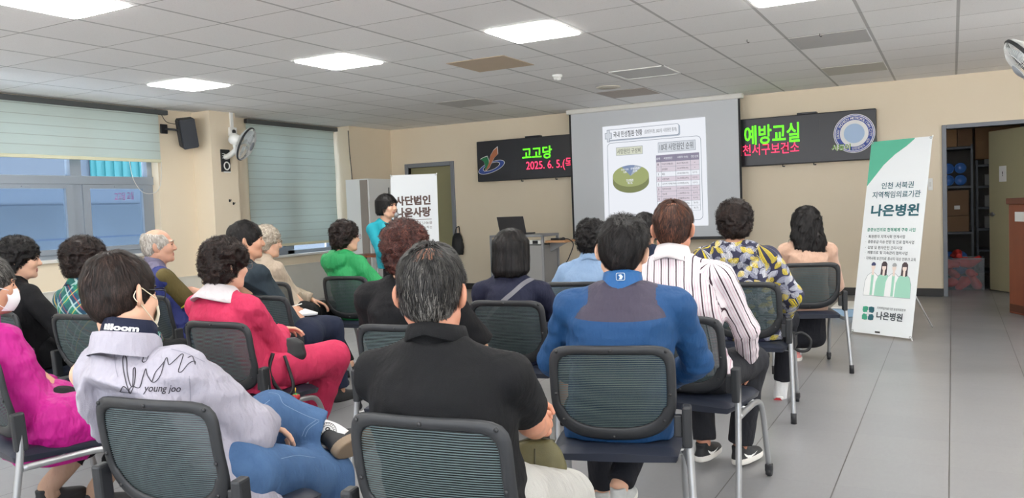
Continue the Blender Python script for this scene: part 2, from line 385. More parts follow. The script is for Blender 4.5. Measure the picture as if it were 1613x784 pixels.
# ------------------------------------------------------------------ roller blinds
def blind_mat():
    t = NT('blind_fabric'); v = t.coord(); s = t.xyz(v)
    z = t.math('ADD', s[2], t.math('MULTIPLY', t.noise(v, .7, 2), .01)); fr = t.math('FRACT', t.math('MULTIPLY', z, 9.0))
    seam = t.math('LESS_THAN', fr, .07); c = t.mix(t.noise(v, 60, 2, .5, (1, .1, 3)), lin('#ced8d2'), lin('#dae2dc'))
    c = t.mix(seam, c, lin('#bcc1ba')); t.col(c); t.set(Roughness=.85)
    tr = t.n('ShaderNodeBsdfTranslucent'); t.l(c, tr.inputs[0]); mx = t.n('ShaderNodeMixShader'); mx.inputs[0].default_value = .42
    t.l(t.b.outputs[0], mx.inputs[1]); t.l(tr.outputs[0], mx.inputs[2]); t.l(mx.outputs[0], t.out.inputs[0]); return t.m
M_BLIND = blind_mat()
def blind(y0, y1, zb, label, slack=0.0):
    t = thing('roller_blind', label, 'blind', (0, (y0+y1)/2, 0)); L = (y1-y0)/2
    ys = np.linspace(-L, L, 30); zs = np.linspace(zb+.02, H-.06, 24)
    P = np.array([[(.015+slack*math.sin((z-zb)*7)*.004, y, z) for y in ys] for z in zs]); P2 = P-[.004, 0, 0]
    m = MB(); m.grid(P); m.grid(P2[:, ::-1]); m.build('blind_fabric', M_BLIND, t)
    MB().box((0, -L, zb), (.03, L, zb+.04), b=.008).build('bottom_bar', mat('blind_bottom_bar', '#d9d6b8', .6), t)
    MB().box((-.005, -L-.02, H-.075), (.06, L+.12, H-.015), b=.008).build('head_rail', mat('blind_rail', '#4c4f50', .5), t)
    return t
b1 = blind(2.3, 7.09, 2.075, 'half-lowered pale roller blind over the wide window beside the black loudspeaker')
b2 = blind(8.56, 10.44, .88, 'fully lowered pale green roller blind behind the wall fan', 1.0)
M_CORD = mat('blind_cord', '#d8d8d0', .5)
p = arc([(.035, 6.62, 2.08), (.035, 6.66, 1.86), (.035, 6.78, 1.70), (.035, 6.95, 1.69), (.035, 7.05, 1.80), (.035, 7.08, 2.08)])
tag(MB().tube(p, .004, 6).build('blind_cord', M_CORD), 'loose white pull cord looping below the half-lowered blind', 'cord')
# outside the windows: the neighbour's blue panel wall
t = NT('blue_panel_cladding'); v = t.coord(); s = t.xyz(v)
ln = t.math('LESS_THAN', t.math('FRACT', t.math('MULTIPLY', s[2], .9)), .02); c = t.mix(t.noise(v, .8, 2), lin('#363f49'), lin('#48525d')); t.col(t.mix(ln, c, lin('#2b3b52'))); t.set(Roughness=.5)
nb = thing('neighbour_building', 'blue panelled building standing outside the wide window', 'building', (-2.6, 6, 0))
MB().box((-.2, -9, -1), (0, 12, 1.62)).box((-.2, -9, 1.62), (-.02, 12, 3.1), 1).build('facade', [t.m, mat('pale_panel', '#515a66', .5)], nb)
m = MB()
for k in range(16): m.box((0, 1.9+k*.075, 2.02), (.03+.02*(k % 2), 1.9+(k+1)*.075, 3.05))
m.build('corrugated_sheet', mat('teal_sheet', '#2f6d72', .5), nb)
m = MB(); m.box((0, 3.15, 1.2), (.12, 3.3, 3.4), b=.02)
for z in (1.9, 2.25, 2.6): m.box((.0, 3.13, z), (.14, 3.32, z+.03))
m.build('downpipe', M_WHITE, nb)
# ------------------------------------------------------------------ ceiling lights
M_PANEL = emit('light_panel_glow', '#fffdf8', LAMP_L); M_PTRIM = mat('light_trim', '#f2f2f0', .4)
first = None
cand = [(i, j) for j in (0, -4, -8, -12) for i in (0, 3, 6, 9, 12, 15)]
names = {(0, 0): 'square ceiling light nearest the pillar with the wall fan', (3, 0): 'square ceiling light just beyond the beige ceiling tile, between two lit panels',
         (6, 0): 'large square ceiling light above the people in the middle rows', (3, -4): 'square ceiling light cut by the corner of the photo', (9, 0): 'square ceiling light cut by the top edge, on the side of the banner stand'}
for i, j in cand:
    x = TX0+(i+.5)*TS; y = TY0+(j+.5)*TS; h = TS/2-.03
    lab = names.get((i, j), 'square ceiling light behind the audience, out of view')
    if first is None:
        t = thing('ceiling_light', lab, 'light', (x, y, H), 0, 'square ceiling lights'); first = t
        MB().prism(rrect(2*h-.02, 2*h-.02, .05), -.012, -.001, M=np.array([[1, 0, 0], [0, 0, 1], [0, 1, 0]], float)).build('diffuser', M_PANEL, t)
        o = rrect(2*h, 2*h, .05); q = rrect(2*h-.03, 2*h-.03, .045); n_ = len(o)
        v = [(a, b, -.004) for a, b in o]+[(a, b, -.004) for a, b in q]+[(a, b, 0) for a, b in o]
        f = [(k, k+n_, (k+1) % n_+n_, (k+1) % n_) for k in range(n_)]+[(k, (k+1) % n_, (k+1) % n_+2*n_, k+2*n_) for k in range(n_)]
        MB().add(v, f).build('light_rim', M_PTRIM, t)
    else: dup(first, (x, y, H), 0, lab)
# odd ceiling panels and fittings
def tile(i, j, c, name, label):
    x = TX0+i*TS; y = TY0+j*TS
    return tag(MB().box((x+.02, y+.015, H-.006), (x+TS-.02, y+TS-.015, H-.0005), b=.002).build(name, mat(name+'_face', c, .8, noise=.03)), label, 'ceiling tile')
tile(4.52, 1.55, '#c4b19a', 'ceiling_tile', 'beige replacement tile in the white ceiling, near the middle light')
for n_, (i, j, c, lab) in enumerate([(5, 6, '#bcb2aa', 'dull pinkish ceiling tile close to the top of the projection screen'), (2, 5, '#cbc9c6', 'slightly grey ceiling tile over the locker cabinet side'),
                     (9, 3, '#c3c1c0', 'grey ceiling tile over the long-haired woman, near two hooks'), (9, 6, '#cac7be', 'yellowish ceiling tile above the light-green lettering')]):
    tile(i, j, c, 'ceiling_tile', lab)
m = MB()
for a, b in (((0, 0), (.64, .02)), ((0, .62), (.64, .64)), ((0, 0), (.02, .64)), ((.62, 0), (.64, .64))): m.box((a[0], a[1], -.008), (b[0], b[1], 0))
t = thing('access_hatch', 'white-edged square access hatch in the ceiling before the screen', 'hatch', (5.62, 8.40, H)); m.build('hatch_frame', M_WHITE, t)
MB().box((.02, .02, -.004), (.62, .62, -.0005)).build('hatch_lid', mat('hatch_lid', '#d5d5d4', .7), t)
t = thing('smoke_detector', 'small white domed smoke detector on the ceiling', 'smoke detector', (5.12, 8.2, H)); MB().lathe([(.055, 0), (.055, -.018), (.045, -.03)], 20).build('base', M_WHITE, t); MB().lathe([(.042, -.03), (.04, -.05), (.02, -.062), (0, -.064)], 20).build('sensor_head', M_WHITE, t)
t = thing('ceiling_speaker', 'flat round cream disc set in the ceiling near the screen', 'ceiling speaker', (5.22, 9.46, H)); MB().lathe([(.15, 0), (.148, -.01), (.13, -.014)], 28).build('rim', mat('ceiling_disc', '#cfcabf', .6), t); MB().lathe([(.128, -.012), (.06, -.02), (0, -.022)], 28).build('grille', mat('ceiling_disc_grille', '#bdb8ac', .7, bump=.4, bscale=400), t)
for x, y, lab in ((7.3, 7.6, 'tiny dark hook in the ceiling nearer the large light'), (7.9, 7.75, 'tiny dark hook in the ceiling beside a grey tile')):
    tag(MB().tube(arc([(0, 0, 0), (0, 0, -.02), (.01, 0, -.03), (.018, 0, -.022)], 4), .003, 6).build('ceiling_hook', M_DARK, None, (x, y, H)), lab, 'hook')
# ------------------------------------------------------------------ chairs
M_VINYL = mat('navy_vinyl', '#262b38', .38, bump=.1, bscale=260); M_LEG = mat('satin_steel_tube', '#a9abad', .34, .7)
def net_mat():
    t = NT('striped_chair_mesh'); a = t.attr('uvw').outputs['Vector']; s = t.xyz(a)
    wv = t.math('ADD', s[1], t.math('MULTIPLY', t.noise(t.coord(), 7, 1), .006))
    fr = t.math('FRACT', t.math('MULTIPLY', wv, 155.0)); ln = t.math('GREATER_THAN', fr, .56)
    t.col(t.mix(ln, lin('#121415'), lin('#4f6063'))); t.set(Roughness=.6)
    tr = t.n('ShaderNodeBsdfTransparent'); mx = t.n('ShaderNodeMixShader')
    t.l(t.math('MULTIPLY', t.math('SUBTRACT', 1.0, ln), .28), mx.inputs[0]); t.l(t.b.outputs[0], mx.inputs[1]); t.l(tr.outputs[0], mx.inputs[2]); t.l(mx.outputs[0], t.out.inputs[0])
    return t.m
M_NET = net_mat()
def back_y(u, v):
    """depth of the backrest shell; u -1..1 across, v 0..1 upwards"""
    return -.165-.085*v-.03*math.sin(v*PI)*.6+.028*(u*u)
def back_pt(u, v, off=0.0):
    """outline of the backrest: rounded top corners, deep U-shaped bottom"""
    return np.array([u*.222, back_y(u, v)+off, .475+.355*v])
def make_chair(label):
    t = thing('mesh_back_chair', label, 'chair', group='mesh-back training chairs')
    # seat pad
    bm = bmesh.new(); bmesh.ops.create_grid(bm, x_segments=12, y_segments=12, size=.5)
    o = MB(); V = []; n_ = 17
    P = np.zeros((n_, n_, 3)); Q = np.zeros((n_, n_, 3)); bm.free()
    for i in range(n_):
        for j in range(n_):
            a, b = -1+2*i/(n_-1), -1+2*j/(n_-1)
            x = a*math.sqrt(1-b*b*.12)*.235; y = b*math.sqrt(1-a*a*.10)*.225+.02
            e = max(abs(a), abs(b)); ed = max(0, (e-.8)/.2)**2
            z = .455-.022*ed-.028*max(0, b-.45)**1.5+.004*math.cos(a*3); P[i, j] = (x, y, z); Q[i, j] = (x*.97, y*.97, .405-.02*max(0, b-.5))
    o.grid(P); o.grid(Q[:, ::-1], smooth=False)
    bd = [(i, 0) for i in range(n_)]+[(n_-1, j) for j in range(1, n_)]+[(i, n_-1) for i in range(n_-2, -1, -1)]+[(0, j) for j in range(n_-2, 0, -1)]
    nb_ = len(bd); v = [P[i, j] for i, j in bd]+[Q[i, j] for i, j in bd]; o.add(v, [(k, k+nb_, (k+1) % nb_+nb_, (k+1) % nb_) for k in range(nb_)], 0, True)
    o.build('seat', M_VINYL, t)
    # backrest frame: outer and inner outlines swept into a thick rounded band
    def outline(k, inset):
        """k 0..1 round the frame -> (u, v)"""
        w_ = 1-inset/.222; top = 1-inset/.355; a = 2*PI*k; c, s_ = math.cos(a), math.sin(a)
        if s_ >= 0: n1 = 7.0
        else: n1 = 2.9
        r = (abs(c)**n1+abs(s_)**n1)**(-1/n1); u = r*c*w_; y = r*s_
        v = .52+(y*(top-.52) if y >= 0 else y*(.52-.0-inset*1.25/.355))
        return u*(1.0-.03*(1-v)*0), v
    NO = 72; m = MB(); rings = []
    for k in range(NO):
        a = k/NO; uo, vo = outline(a, 0.0); ui, vi = outline(a, .032 if vo > .3 else .040)
        po, pi_ = back_pt(uo, vo), back_pt(ui, vi); mid = (po+pi_)/2; half = (po-pi_)/2; th = .011; ring = []
        for q in range(8):
            an = 2*PI*q/8; ring.append(mid+half*math.cos(an)*1.02+np.array([0, 1, 0])*th*math.sin(an))
        rings.append(ring)
    v = np.array(rings).reshape(-1, 3); f = [(i*8+q, i*8+(q+1) % 8, ((i+1) % NO)*8+(q+1) % 8, ((i+1) % NO)*8+q) for i in range(NO) for q in range(8)]
    m.add(v, f, 0, True)
    for u, v_ in ((-.86, .935), (0, .955), (.86, .935), (-.9, .5), (.9, .5), (-.8, .22), (.8, .22), (0, .045)): m.lathe([(.006, 0), (.006, .003), (0, .004)], 8, 1, M=rotm(PI/2), T=back_pt(u, v_, -.010))
    m.build('back_frame', [M_CHAR, M_BLACK], t)
    # mesh panel
    nu, nv = 33, 41; G = np.zeros((nu, nv, 3)); A = []
    for i in range(nu):
        for j in range(nv):
            b = -1+2*j/(nv-1); a = -1+2*i/(nu-1)
            # map the square into the outline
            n1 = 7.0 if b >= 0 else 2.9; wmax = (1-abs(b)**n1)**(1/n1) if abs(b) < 1 else 0.0
            u = a*wmax*(1-.028/.222); v_ = .52+(b*(.48-.028/.355) if b >= 0 else b*(.52-.03/.355)); G[i, j] = back_pt(u, v_, .003); A.append((u*.222, v_*.355+.004*u*u, 0))
    MB().grid(G[::-1]).build('mesh_panel', M_NET, t, attrs={'uvw': ('FLOAT_VECTOR', np.array(A).reshape(nu, nv, 3)[::-1])})
    # legs
    for sx in (-1, 1):
        pr = arc([(sx*.255, -.175, .60), (sx*.262, -.185, .45), (sx*.272, -.225, .2), (sx*.278, -.255, .02)], 5)
        lg = MB().tube(pr, .0135, 10).build('rear_leg', M_LEG, t)
        MB().box((-.017, -.024, -.075), (.017, .024, .075), b=.008, M=rotm(.06), T=(sx*.255, -.182, .535)).box((-.03, -.012, -.04), (.0, .012, .04), b=.006, T=(sx*.24, -.178, .535)).build('bracket', M_CHAR, lg)
        MB().lathe([(.017, 0), (.017, .06), (.014, .062)], 12, T=(sx*.278, -.256, .0)).build('foot_cap', M_BLACK, lg)
        pf = arc([(sx*.262, -.18, .395), (sx*.25, -.05, .395), (sx*.24, .10, .393), (sx*.236, .19, .37), (sx*.236, .235, .29), (sx*.238, .265, .15), (sx*.24, .285, .06)], 6)
        lg = MB().tube(pf, .0135, 10).build('front_leg', M_LEG, t)
        c = MB().lathe([(.004, -.011), (.022, -.012), (.0245, -.006), (.0245, .006), (.022, .012), (.004, .011)], 18, M=rotm(0, PI/2), T=(sx*.24, .292, .0245)); c.box((-.017, -.02, .022), (.017, .016, .062), b=.008, T=(sx*.24, .29, 0)); c.build('caster', M_BLACK, lg)
    MB().tube([(-.25, -.02, .395), (.25, -.02, .395)], .011, 8).tube([(-.24, .13, .39), (.24, .13, .39)], .011, 8).build('crossbar', M_LEG, t)
    return t
# (x, y, heading in degrees, label)
CHAIRS = {
    'polo': (7.77, 1.83, 6, 'mesh-back chair nearest the camera, under the man in the black polo shirt'),
    'navy': (7.80, 2.86, 16, 'mesh-back chair under the man in the blue top with a dark yoke'),
    'stripe': (7.87, 3.66, -6, 'mesh-back chair under the man in the striped shirt'),
    'floral': (7.80, 5.14, 3, 'mesh-back chair under the person in the yellow and grey leaf-print jacket'),
    'peach': (7.90, 6.60, 20, 'mesh-back chair under the long-haired woman in the peach top'),
    'bob': (6.78, 4.03, 6, 'mesh-back chair behind the navy top of the person with a black bob'),
    'denim': (6.70, 5.04, 12, 'mesh-back chair under the person in the pale blue denim shirt'),
    'hidden': (7.10, 5.95, 8, 'mesh-back chair hidden behind the striped shirt, under the dark-haired person'),
    'green': (4.60, 5.32, 4, 'mesh-back chair under the woman in the bright green hooded jacket'),
    'auburn': (6.74, 3.12, 6, 'mesh-back chair under the auburn-haired woman in black, with a pink strap'),
    'crimson': (5.77, 2.99, 1, 'mesh-back chair under the woman in the crimson suit'),
    'plaid': (4.64, 3.02, 4, 'mesh-back chair behind the plaid shirt'),
    'jacket': (6.92, 1.72, 7, 'mesh-back chair under the man in the pale grey lettered jacket'),
    'magenta': (5.56, 2.04, -14, 'mesh-back chair under the person in the magenta jacket, cut by the photo edge'),
    'vest': (4.20, 3.90, -14, 'mesh-back chair under the bald man in the navy vest'),
    'tee': (5.10, 4.02, -8, 'mesh-back chair under the man in the dark green tee'),
    'cream': (4.32, 4.85, -8, 'mesh-back chair under the white-haired woman in the cream jacket'),
    'black': (3.93, 3.02, -6, 'mesh-back chair under the woman in the black cardigan'),
}
def place_chairs():
    first = None
    for k, (x, y, h, lab) in CHAIRS.items():
        if first is None: first = make_chair(lab); first.location = (x, y, 0); first.rotation_euler = (0, 0, math.radians(h))
        else: dup(first, (x, y, 0), math.radians(h), lab)
place_chairs()
# ------------------------------------------------------------------ signed-distance modelling for bodies, clothes and hair
import openvdb
def smin(a, b, k):
    h = np.clip(.5+.5*(b-a)/k, 0, 1); return b+(a-b)*h-k*h*(1-h)
def _hash(i, j, k, s):
    n = (i*73856093) ^ (j*19349663) ^ (k*83492791) ^ (s*2654435761 & 0x7fffffff); n = (n ^ (n >> 13))*1274126177 & 0x7fffffff
    return ((n ^ (n >> 16)) & 0xffff)/32767.5-1
def vnoise(P, seed=1):
    """value noise, P (..., 3) -> -1..1"""
    I = np.floor(P).astype(np.int64); F = P-I; F = F*F*(3-2*F); i, j, k = I[..., 0], I[..., 1], I[..., 2]; x, y, z = F[..., 0], F[..., 1], F[..., 2]
    def c(a, b, d): return _hash(i+a, j+b, k+d, seed)
    return (((c(0, 0, 0)*(1-x)+c(1, 0, 0)*x)*(1-y)+(c(0, 1, 0)*(1-x)+c(1, 1, 0)*x)*y)*(1-z)+
            ((c(0, 0, 1)*(1-x)+c(1, 0, 1)*x)*(1-y)+(c(0, 1, 1)*(1-x)+c(1, 1, 1)*x)*y)*z)
class Field:
    def __init__(s, lo, hi, h):
        s.lo = np.array(lo, float); s.h = h; s.n = np.ceil((np.array(hi)-s.lo)/h).astype(int)+1; s.v = np.full(s.n, .25, np.float32)
    def win(s, lo, hi):
        a = np.clip(np.floor((np.array(lo)-s.lo)/s.h).astype(int), 0, s.n); b = np.clip(np.ceil((np.array(hi)-s.lo)/s.h).astype(int)+1, 0, s.n)
        sl = tuple(slice(x, y) for x, y in zip(a, b)); g = [s.lo[i]+s.h*np.arange(a[i], b[i], dtype=np.float32) for i in range(3)]
        return sl, g[0][:, None, None], g[1][None, :, None], g[2][None, None, :]
    def put(s, sl, d, k, op):
        if s.v[sl].size == 0: return
        if op == 'add': s.v[sl] = smin(s.v[sl], d, k) if k > 0 else np.minimum(s.v[sl], d)
        else: s.v[sl] = -smin(-s.v[sl], d, k) if k > 0 else np.maximum(s.v[sl], -d)
    def cone(s, a, b, ra, rb, k=.02, op='add', flat=None):
        a = np.array(a, float); b = np.array(b, float); r = max(ra, rb)+k+3*s.h+.01
        sl, X, Y, Z = s.win(np.minimum(a, b)-r, np.maximum(a, b)+r); d = b-a; L = float(d@d)+1e-9
        px, py, pz = X-a[0], Y-a[1], Z-a[2]; t = np.clip((px*d[0]+py*d[1]+pz*d[2])/L, 0, 1)
        qx, qy, qz = px-t*d[0], py-t*d[1], pz-t*d[2]
        if flat is not None:          # squash along a direction: (vector, factor > 1)
            n, f = flat; n = np.array(n, float)/np.linalg.norm(n); m = qx*n[0]+qy*n[1]+qz*n[2]; e = (f-1)*m; qx, qy, qz = qx+e*n[0], qy+e*n[1], qz+e*n[2]
        s.put(sl, np.sqrt(qx*qx+qy*qy+qz*qz)-(ra+(rb-ra)*t), k, op); return s
    def ell(s, c, r, k=.02, op='add', R=None):
        c = np.array(c, float); r = np.broadcast_to(np.array(r, float), (3,)); m = (max(r) if R is not None else r)+k+3*s.h+.005
        sl, X, Y, Z = s.win(c-m, c+m); x, y, z = X-c[0], Y-c[1], Z-c[2]
        if R is not None: x, y, z = (R[0][i]*x+R[1][i]*y+R[2][i]*z for i in range(3))
        k0 = np.sqrt((x/r[0])**2+(y/r[1])**2+(z/r[2])**2); k1 = np.sqrt((x/r[0]**2)**2+(y/r[1]**2)**2+(z/r[2]**2)**2)+1e-9
        s.put(sl, k0*(k0-1)/k1, k, op); return s
    def loft(s, rows, k=.03, n=2.3, op='add'):
        """rows of (z, half width, half depth, x centre, y centre), z rising"""
        R = np.array(rows, float); m = .06+k
        sl, X, Y, Z = s.win((R[:, 3].min()-R[:, 1].max()-m, R[:, 4].min()-R[:, 2].max()-m, R[0, 0]-m), (R[:, 3].max()+R[:, 1].max()+m, R[:, 4].max()+R[:, 2].max()+m, R[-1, 0]+m))
        zz = np.linspace(R[0, 0], R[-1, 0], 60); f = [np.interp(zz, R[:, 0], R[:, i]) for i in range(1, 5)]
        ker = np.array([1, 2, 3, 2, 1.])/9; f = [np.convolve(np.pad(q, 2, 'edge'), ker, 'valid') for q in f]
        z = Z[0, 0]; a, b, xc, yc = (np.interp(z, zz, q)[None, None, :] for q in f)
        d = ((np.abs((X-xc)/a)**n+np.abs((Y-yc)/b)**n)**(1/n)-1)*np.minimum(a, b)
        s.put(sl, np.maximum(d, np.maximum(Z-R[-1, 0], R[0, 0]-Z)), k, op); return s
    def func(s, fn, lo=None, hi=None):
        sl, X, Y, Z = s.win(s.lo if lo is None else lo, (s.lo+s.h*s.n) if hi is None else hi); s.v[sl] = fn(s.v[sl], X, Y, Z); return s
    def endcut(s, c, d, r=.1):
        """flat end: removes what lies beyond c along d, within r"""
        c = np.array(c, float); d = np.array(d, float)/np.linalg.norm(d); sl, X, Y, Z = s.win(c-r, c+r)
        pl = (X-c[0])*d[0]+(Y-c[1])*d[1]+(Z-c[2])*d[2]; rad = np.sqrt((X-c[0])**2+(Y-c[1])**2+(Z-c[2])**2); s.v[sl] = np.maximum(s.v[sl], -np.maximum(-pl, rad-r*.98)); return s
    def noisy(s, amp, freq, seed=1, ridge=False, octv=1):
        """bumps the surface band only"""
        idx = np.nonzero(np.abs(s.v) < 2.5*abs(amp)*1.5+2*s.h); P = np.stack(idx, -1)*s.h+s.lo; fr = np.array(freq, float)
        d = 0
        for o in range(octv):
            q = vnoise(P*fr*(2**o)+7.3*o, seed+o); q = (.5-np.abs(q))*1.6 if ridge else q; d = d+q*.5**o
        s.v[idx] -= amp*d; return s
    def val(s, P):
        q = (np.asarray(P)-s.lo)/s.h; i = np.clip(np.floor(q).astype(int), 0, s.n-2); f = np.clip(q-i, 0, 1); r = 0
        for a in (0, 1):
            for b in (0, 1):
                for c in (0, 1):
                    wgt = (f[:, 0] if a else 1-f[:, 0])*(f[:, 1] if b else 1-f[:, 1])*(f[:, 2] if c else 1-f[:, 2]); r = r+wgt*s.v[i[:, 0]+a, i[:, 1]+b, i[:, 2]+c]
        return r
    def grad(s, P, e=.004):
        g = np.stack([s.val(P+np.eye(3)[i]*e)-s.val(P-np.eye(3)[i]*e) for i in range(3)], 1); return g/(np.linalg.norm(g, axis=1)[:, None]+1e-9)
    def mesh(s):
        v = np.pad(s.v, 1, constant_values=.25); g = openvdb.FloatGrid(.25); g.copyFromArray(np.ascontiguousarray(v))
        P, T, Q = g.convertToPolygons(isovalue=0.0); P = (P.astype(float)-1)*s.h+s.lo; F = [tuple(q) for q in Q.tolist()]+[tuple(q) for q in T.tolist()]
        if len(Q):
            a, b, c, d = (P[Q[:, i]] for i in range(4)); vol = (np.cross(b-a, c-a)*(a-P.mean(0))).sum()+(np.cross(c-a, d-a)*(a-P.mean(0))).sum()
            if vol < 0: F = [q[::-1] for q in F]
        return P, F
def relax(P, F, it=1):
    """a few Laplacian steps take the voxel steps out"""
    Q = np.array([f if len(f) == 4 else f+(f[0],) for f in F]); n = len(P)
    for _ in range(it):
        A = np.zeros((n, 3)); cnt = np.zeros(n)
        for i in range(4):
            for j in (1, 3): np.add.at(A, Q[:, i], P[Q[:, (i+j) % 4]]); np.add.at(cnt, Q[:, i], 1)
        P = P*.45+.55*A/np.maximum(cnt, 1)[:, None]
    return P
def V3(*a): return np.array(a, float)
def rz(a): c, s_ = math.cos(a), math.sin(a); return np.array([[c, -s_, 0], [s_, c, 0], [0, 0, 1.0]])

# ------------------------------------------------------------------ materials of people
def skin_mat(name, c, rough=.5):
    t = NT(name); v = t.coord(); f = t.noise(v, 22, 3); c0 = lin(c); t.col(t.mix(f, tuple(x*.9 for x in c0[:3])+(1,), tuple(min(1, x*1.06) for x in c0[:3])+(1,)))
    t.set(Roughness=rough); t.b.inputs['Subsurface Weight'].default_value = .12; t.b.inputs['Subsurface Radius'].default_value = (.02, .008, .004); t.b.inputs['Subsurface Scale'].default_value = .3
    t.b.inputs['Specular IOR Level'].default_value = .35; t.bump(t.noise(v, 350, 2), .06, .001); return t.m
SKIN = skin_mat('skin_tan', '#c6957a'); SKIN2 = skin_mat('skin_fair', '#d9ac92'); SKIN3 = skin_mat('skin_ruddy', '#c48a70')
M_EYE = mat('eye_dark', '#241a16', .15); M_EYEW = mat('eye_white', '#e6dfd8', .2); M_LIP = mat('lips', '#ab6c60', .5)
def hair_mat(name, c0, c1, rough=.52):
    t = NT(name); a = t.attr('tone').outputs['Fac']; t.col(t.mix(a, lin(c0), lin(c1))); t.set(Roughness=rough); t.b.inputs['Specular IOR Level'].default_value = .3
    return t.m
H_BLACK = hair_mat('black_hair', '#0d0c0d', '#2b2625'); H_BROWN = hair_mat('dark_brown_hair', '#150f0e', '#40302a'); H_AUB = hair_mat('auburn_hair', '#2a1412', '#7a4a40')
H_GREY = hair_mat('salt_pepper_hair', '#0d0c0d', '#8a8782'); H_WHITE = hair_mat('white_hair', '#9d958b', '#efebe4'); H_CHEST = hair_mat('chestnut_hair', '#201310', '#6a4230')
H_BLOND = hair_mat('pale_curly_hair', '#a39687', '#e8dfce')
def fabric(name, c, rough=.8, fold=.5, weave=500, c2=None, sheen=0.0, pattern=None):
    t = NT(name); a = t.attr('pat').outputs['Vector']; v = t.coord()
    base = pattern(t, a, v) if pattern else (t.mix(t.noise(v, 9, 3), tuple(x*.92 for x in lin(c)[:3])+(1,), tuple(min(1, x*1.06) for x in lin(c)[:3])+(1,)))
    t.col(base); t.set(Roughness=rough); t.b.inputs['Specular IOR Level'].default_value = .25
    if sheen: t.b.inputs['Sheen Weight'].default_value = sheen
    n1 = t.noise(v, 13, 3, .55, (1.0, 1.0, .42)); n2 = t.noise(v, weave, 2); h = t.math('ADD', t.math('MULTIPLY', n1, fold), t.math('MULTIPLY', n2, .04)); t.bump(h, .8, .05)
    return t.m

# ------------------------------------------------------------------ heads
def head_geo(nb, h=.0045, female=False, old=0.0, face=True):
    """head facing +Y, origin between the ears; nb = neck base in head space"""
    F = Field((-.125, -.17, min(-.2, nb[2]-.06)), (.125, .145, .15), h); k = .025; fw = .94 if female else 1.0
    F.ell((0, -.012, .036), (.074*fw, .095, .083), .02); F.ell((0, .030, -.030), (.060*fw, .062, .078), k); F.ell((0, .048, -.080), (.040*fw, .040, .030), k)
    for s_ in (-1, 1):
        F.ell((s_*.036, .058, -.022), (.028, .028, .028), .03); F.cone((s_*.055, -.005, -.055), (s_*.03, .05, -.088), .020, .018, .03)
    F.cone((0, .090, .014), (0, .107, -.022), .0075, .0125, .014); F.ell((0, .099, -.027), (.018, .012, .009), .008)
    F.ell((0, .083, .030), (.046, .016, .010), .018)
    for s_ in (-1, 1): F.ell((s_*.030, .100, .012), (.017, .013, .009), .012, 'cut'); F.ell((s_*.030, .084, .010), (.014, .010, .0085), .006)
    F.ell((0, .087, -.056), (.022, .010, .0055), .006); F.ell((0, .086, -.067), (.019, .010, .006), .006); F.ell((0, .076, -.096), (.020, .018, .016), .015); F.ell((0, .104, -.0615), (.02, .008, .0018), .004, 'cut')
    for s_ in (-1, 1):
        R = rotm(.15, 0, s_*.75); F.ell((s_*.085*fw, -.018, -.006), (.0085, .021, .034), .006, R=R); F.ell((s_*.093*fw, -.008, -.004), (.006, .011, .019), .005, 'cut', R=R); F.ell((s_*.074*fw, -.002, -.030), (.007, .009, .010), .006)
    r = .050 if female else .058; nb = np.array(nb); F.cone((0, -.022, -.05), nb, r*.97, r*1.08, .03); F.cone(nb, nb+V3(0, .01, -.05), r*1.1, r*1.35, .03)
    P, Q = F.mesh(); P = relax(P, Q, 1); fm = np.zeros(len(Q), int); C = np.array([P[list(q)].mean(0) for q in Q])
    fm[(np.abs(C[:, 0]) < .023) & (C[:, 1] > .085) & (C[:, 2] < -.052) & (C[:, 2] > -.073)] = 3
    fm[(np.abs(np.abs(C[:, 0])-.030) < .0125) & (C[:, 1] > .078) & (np.abs(C[:, 2]-.010) < .0045)] = 1
    return P, Q, fm
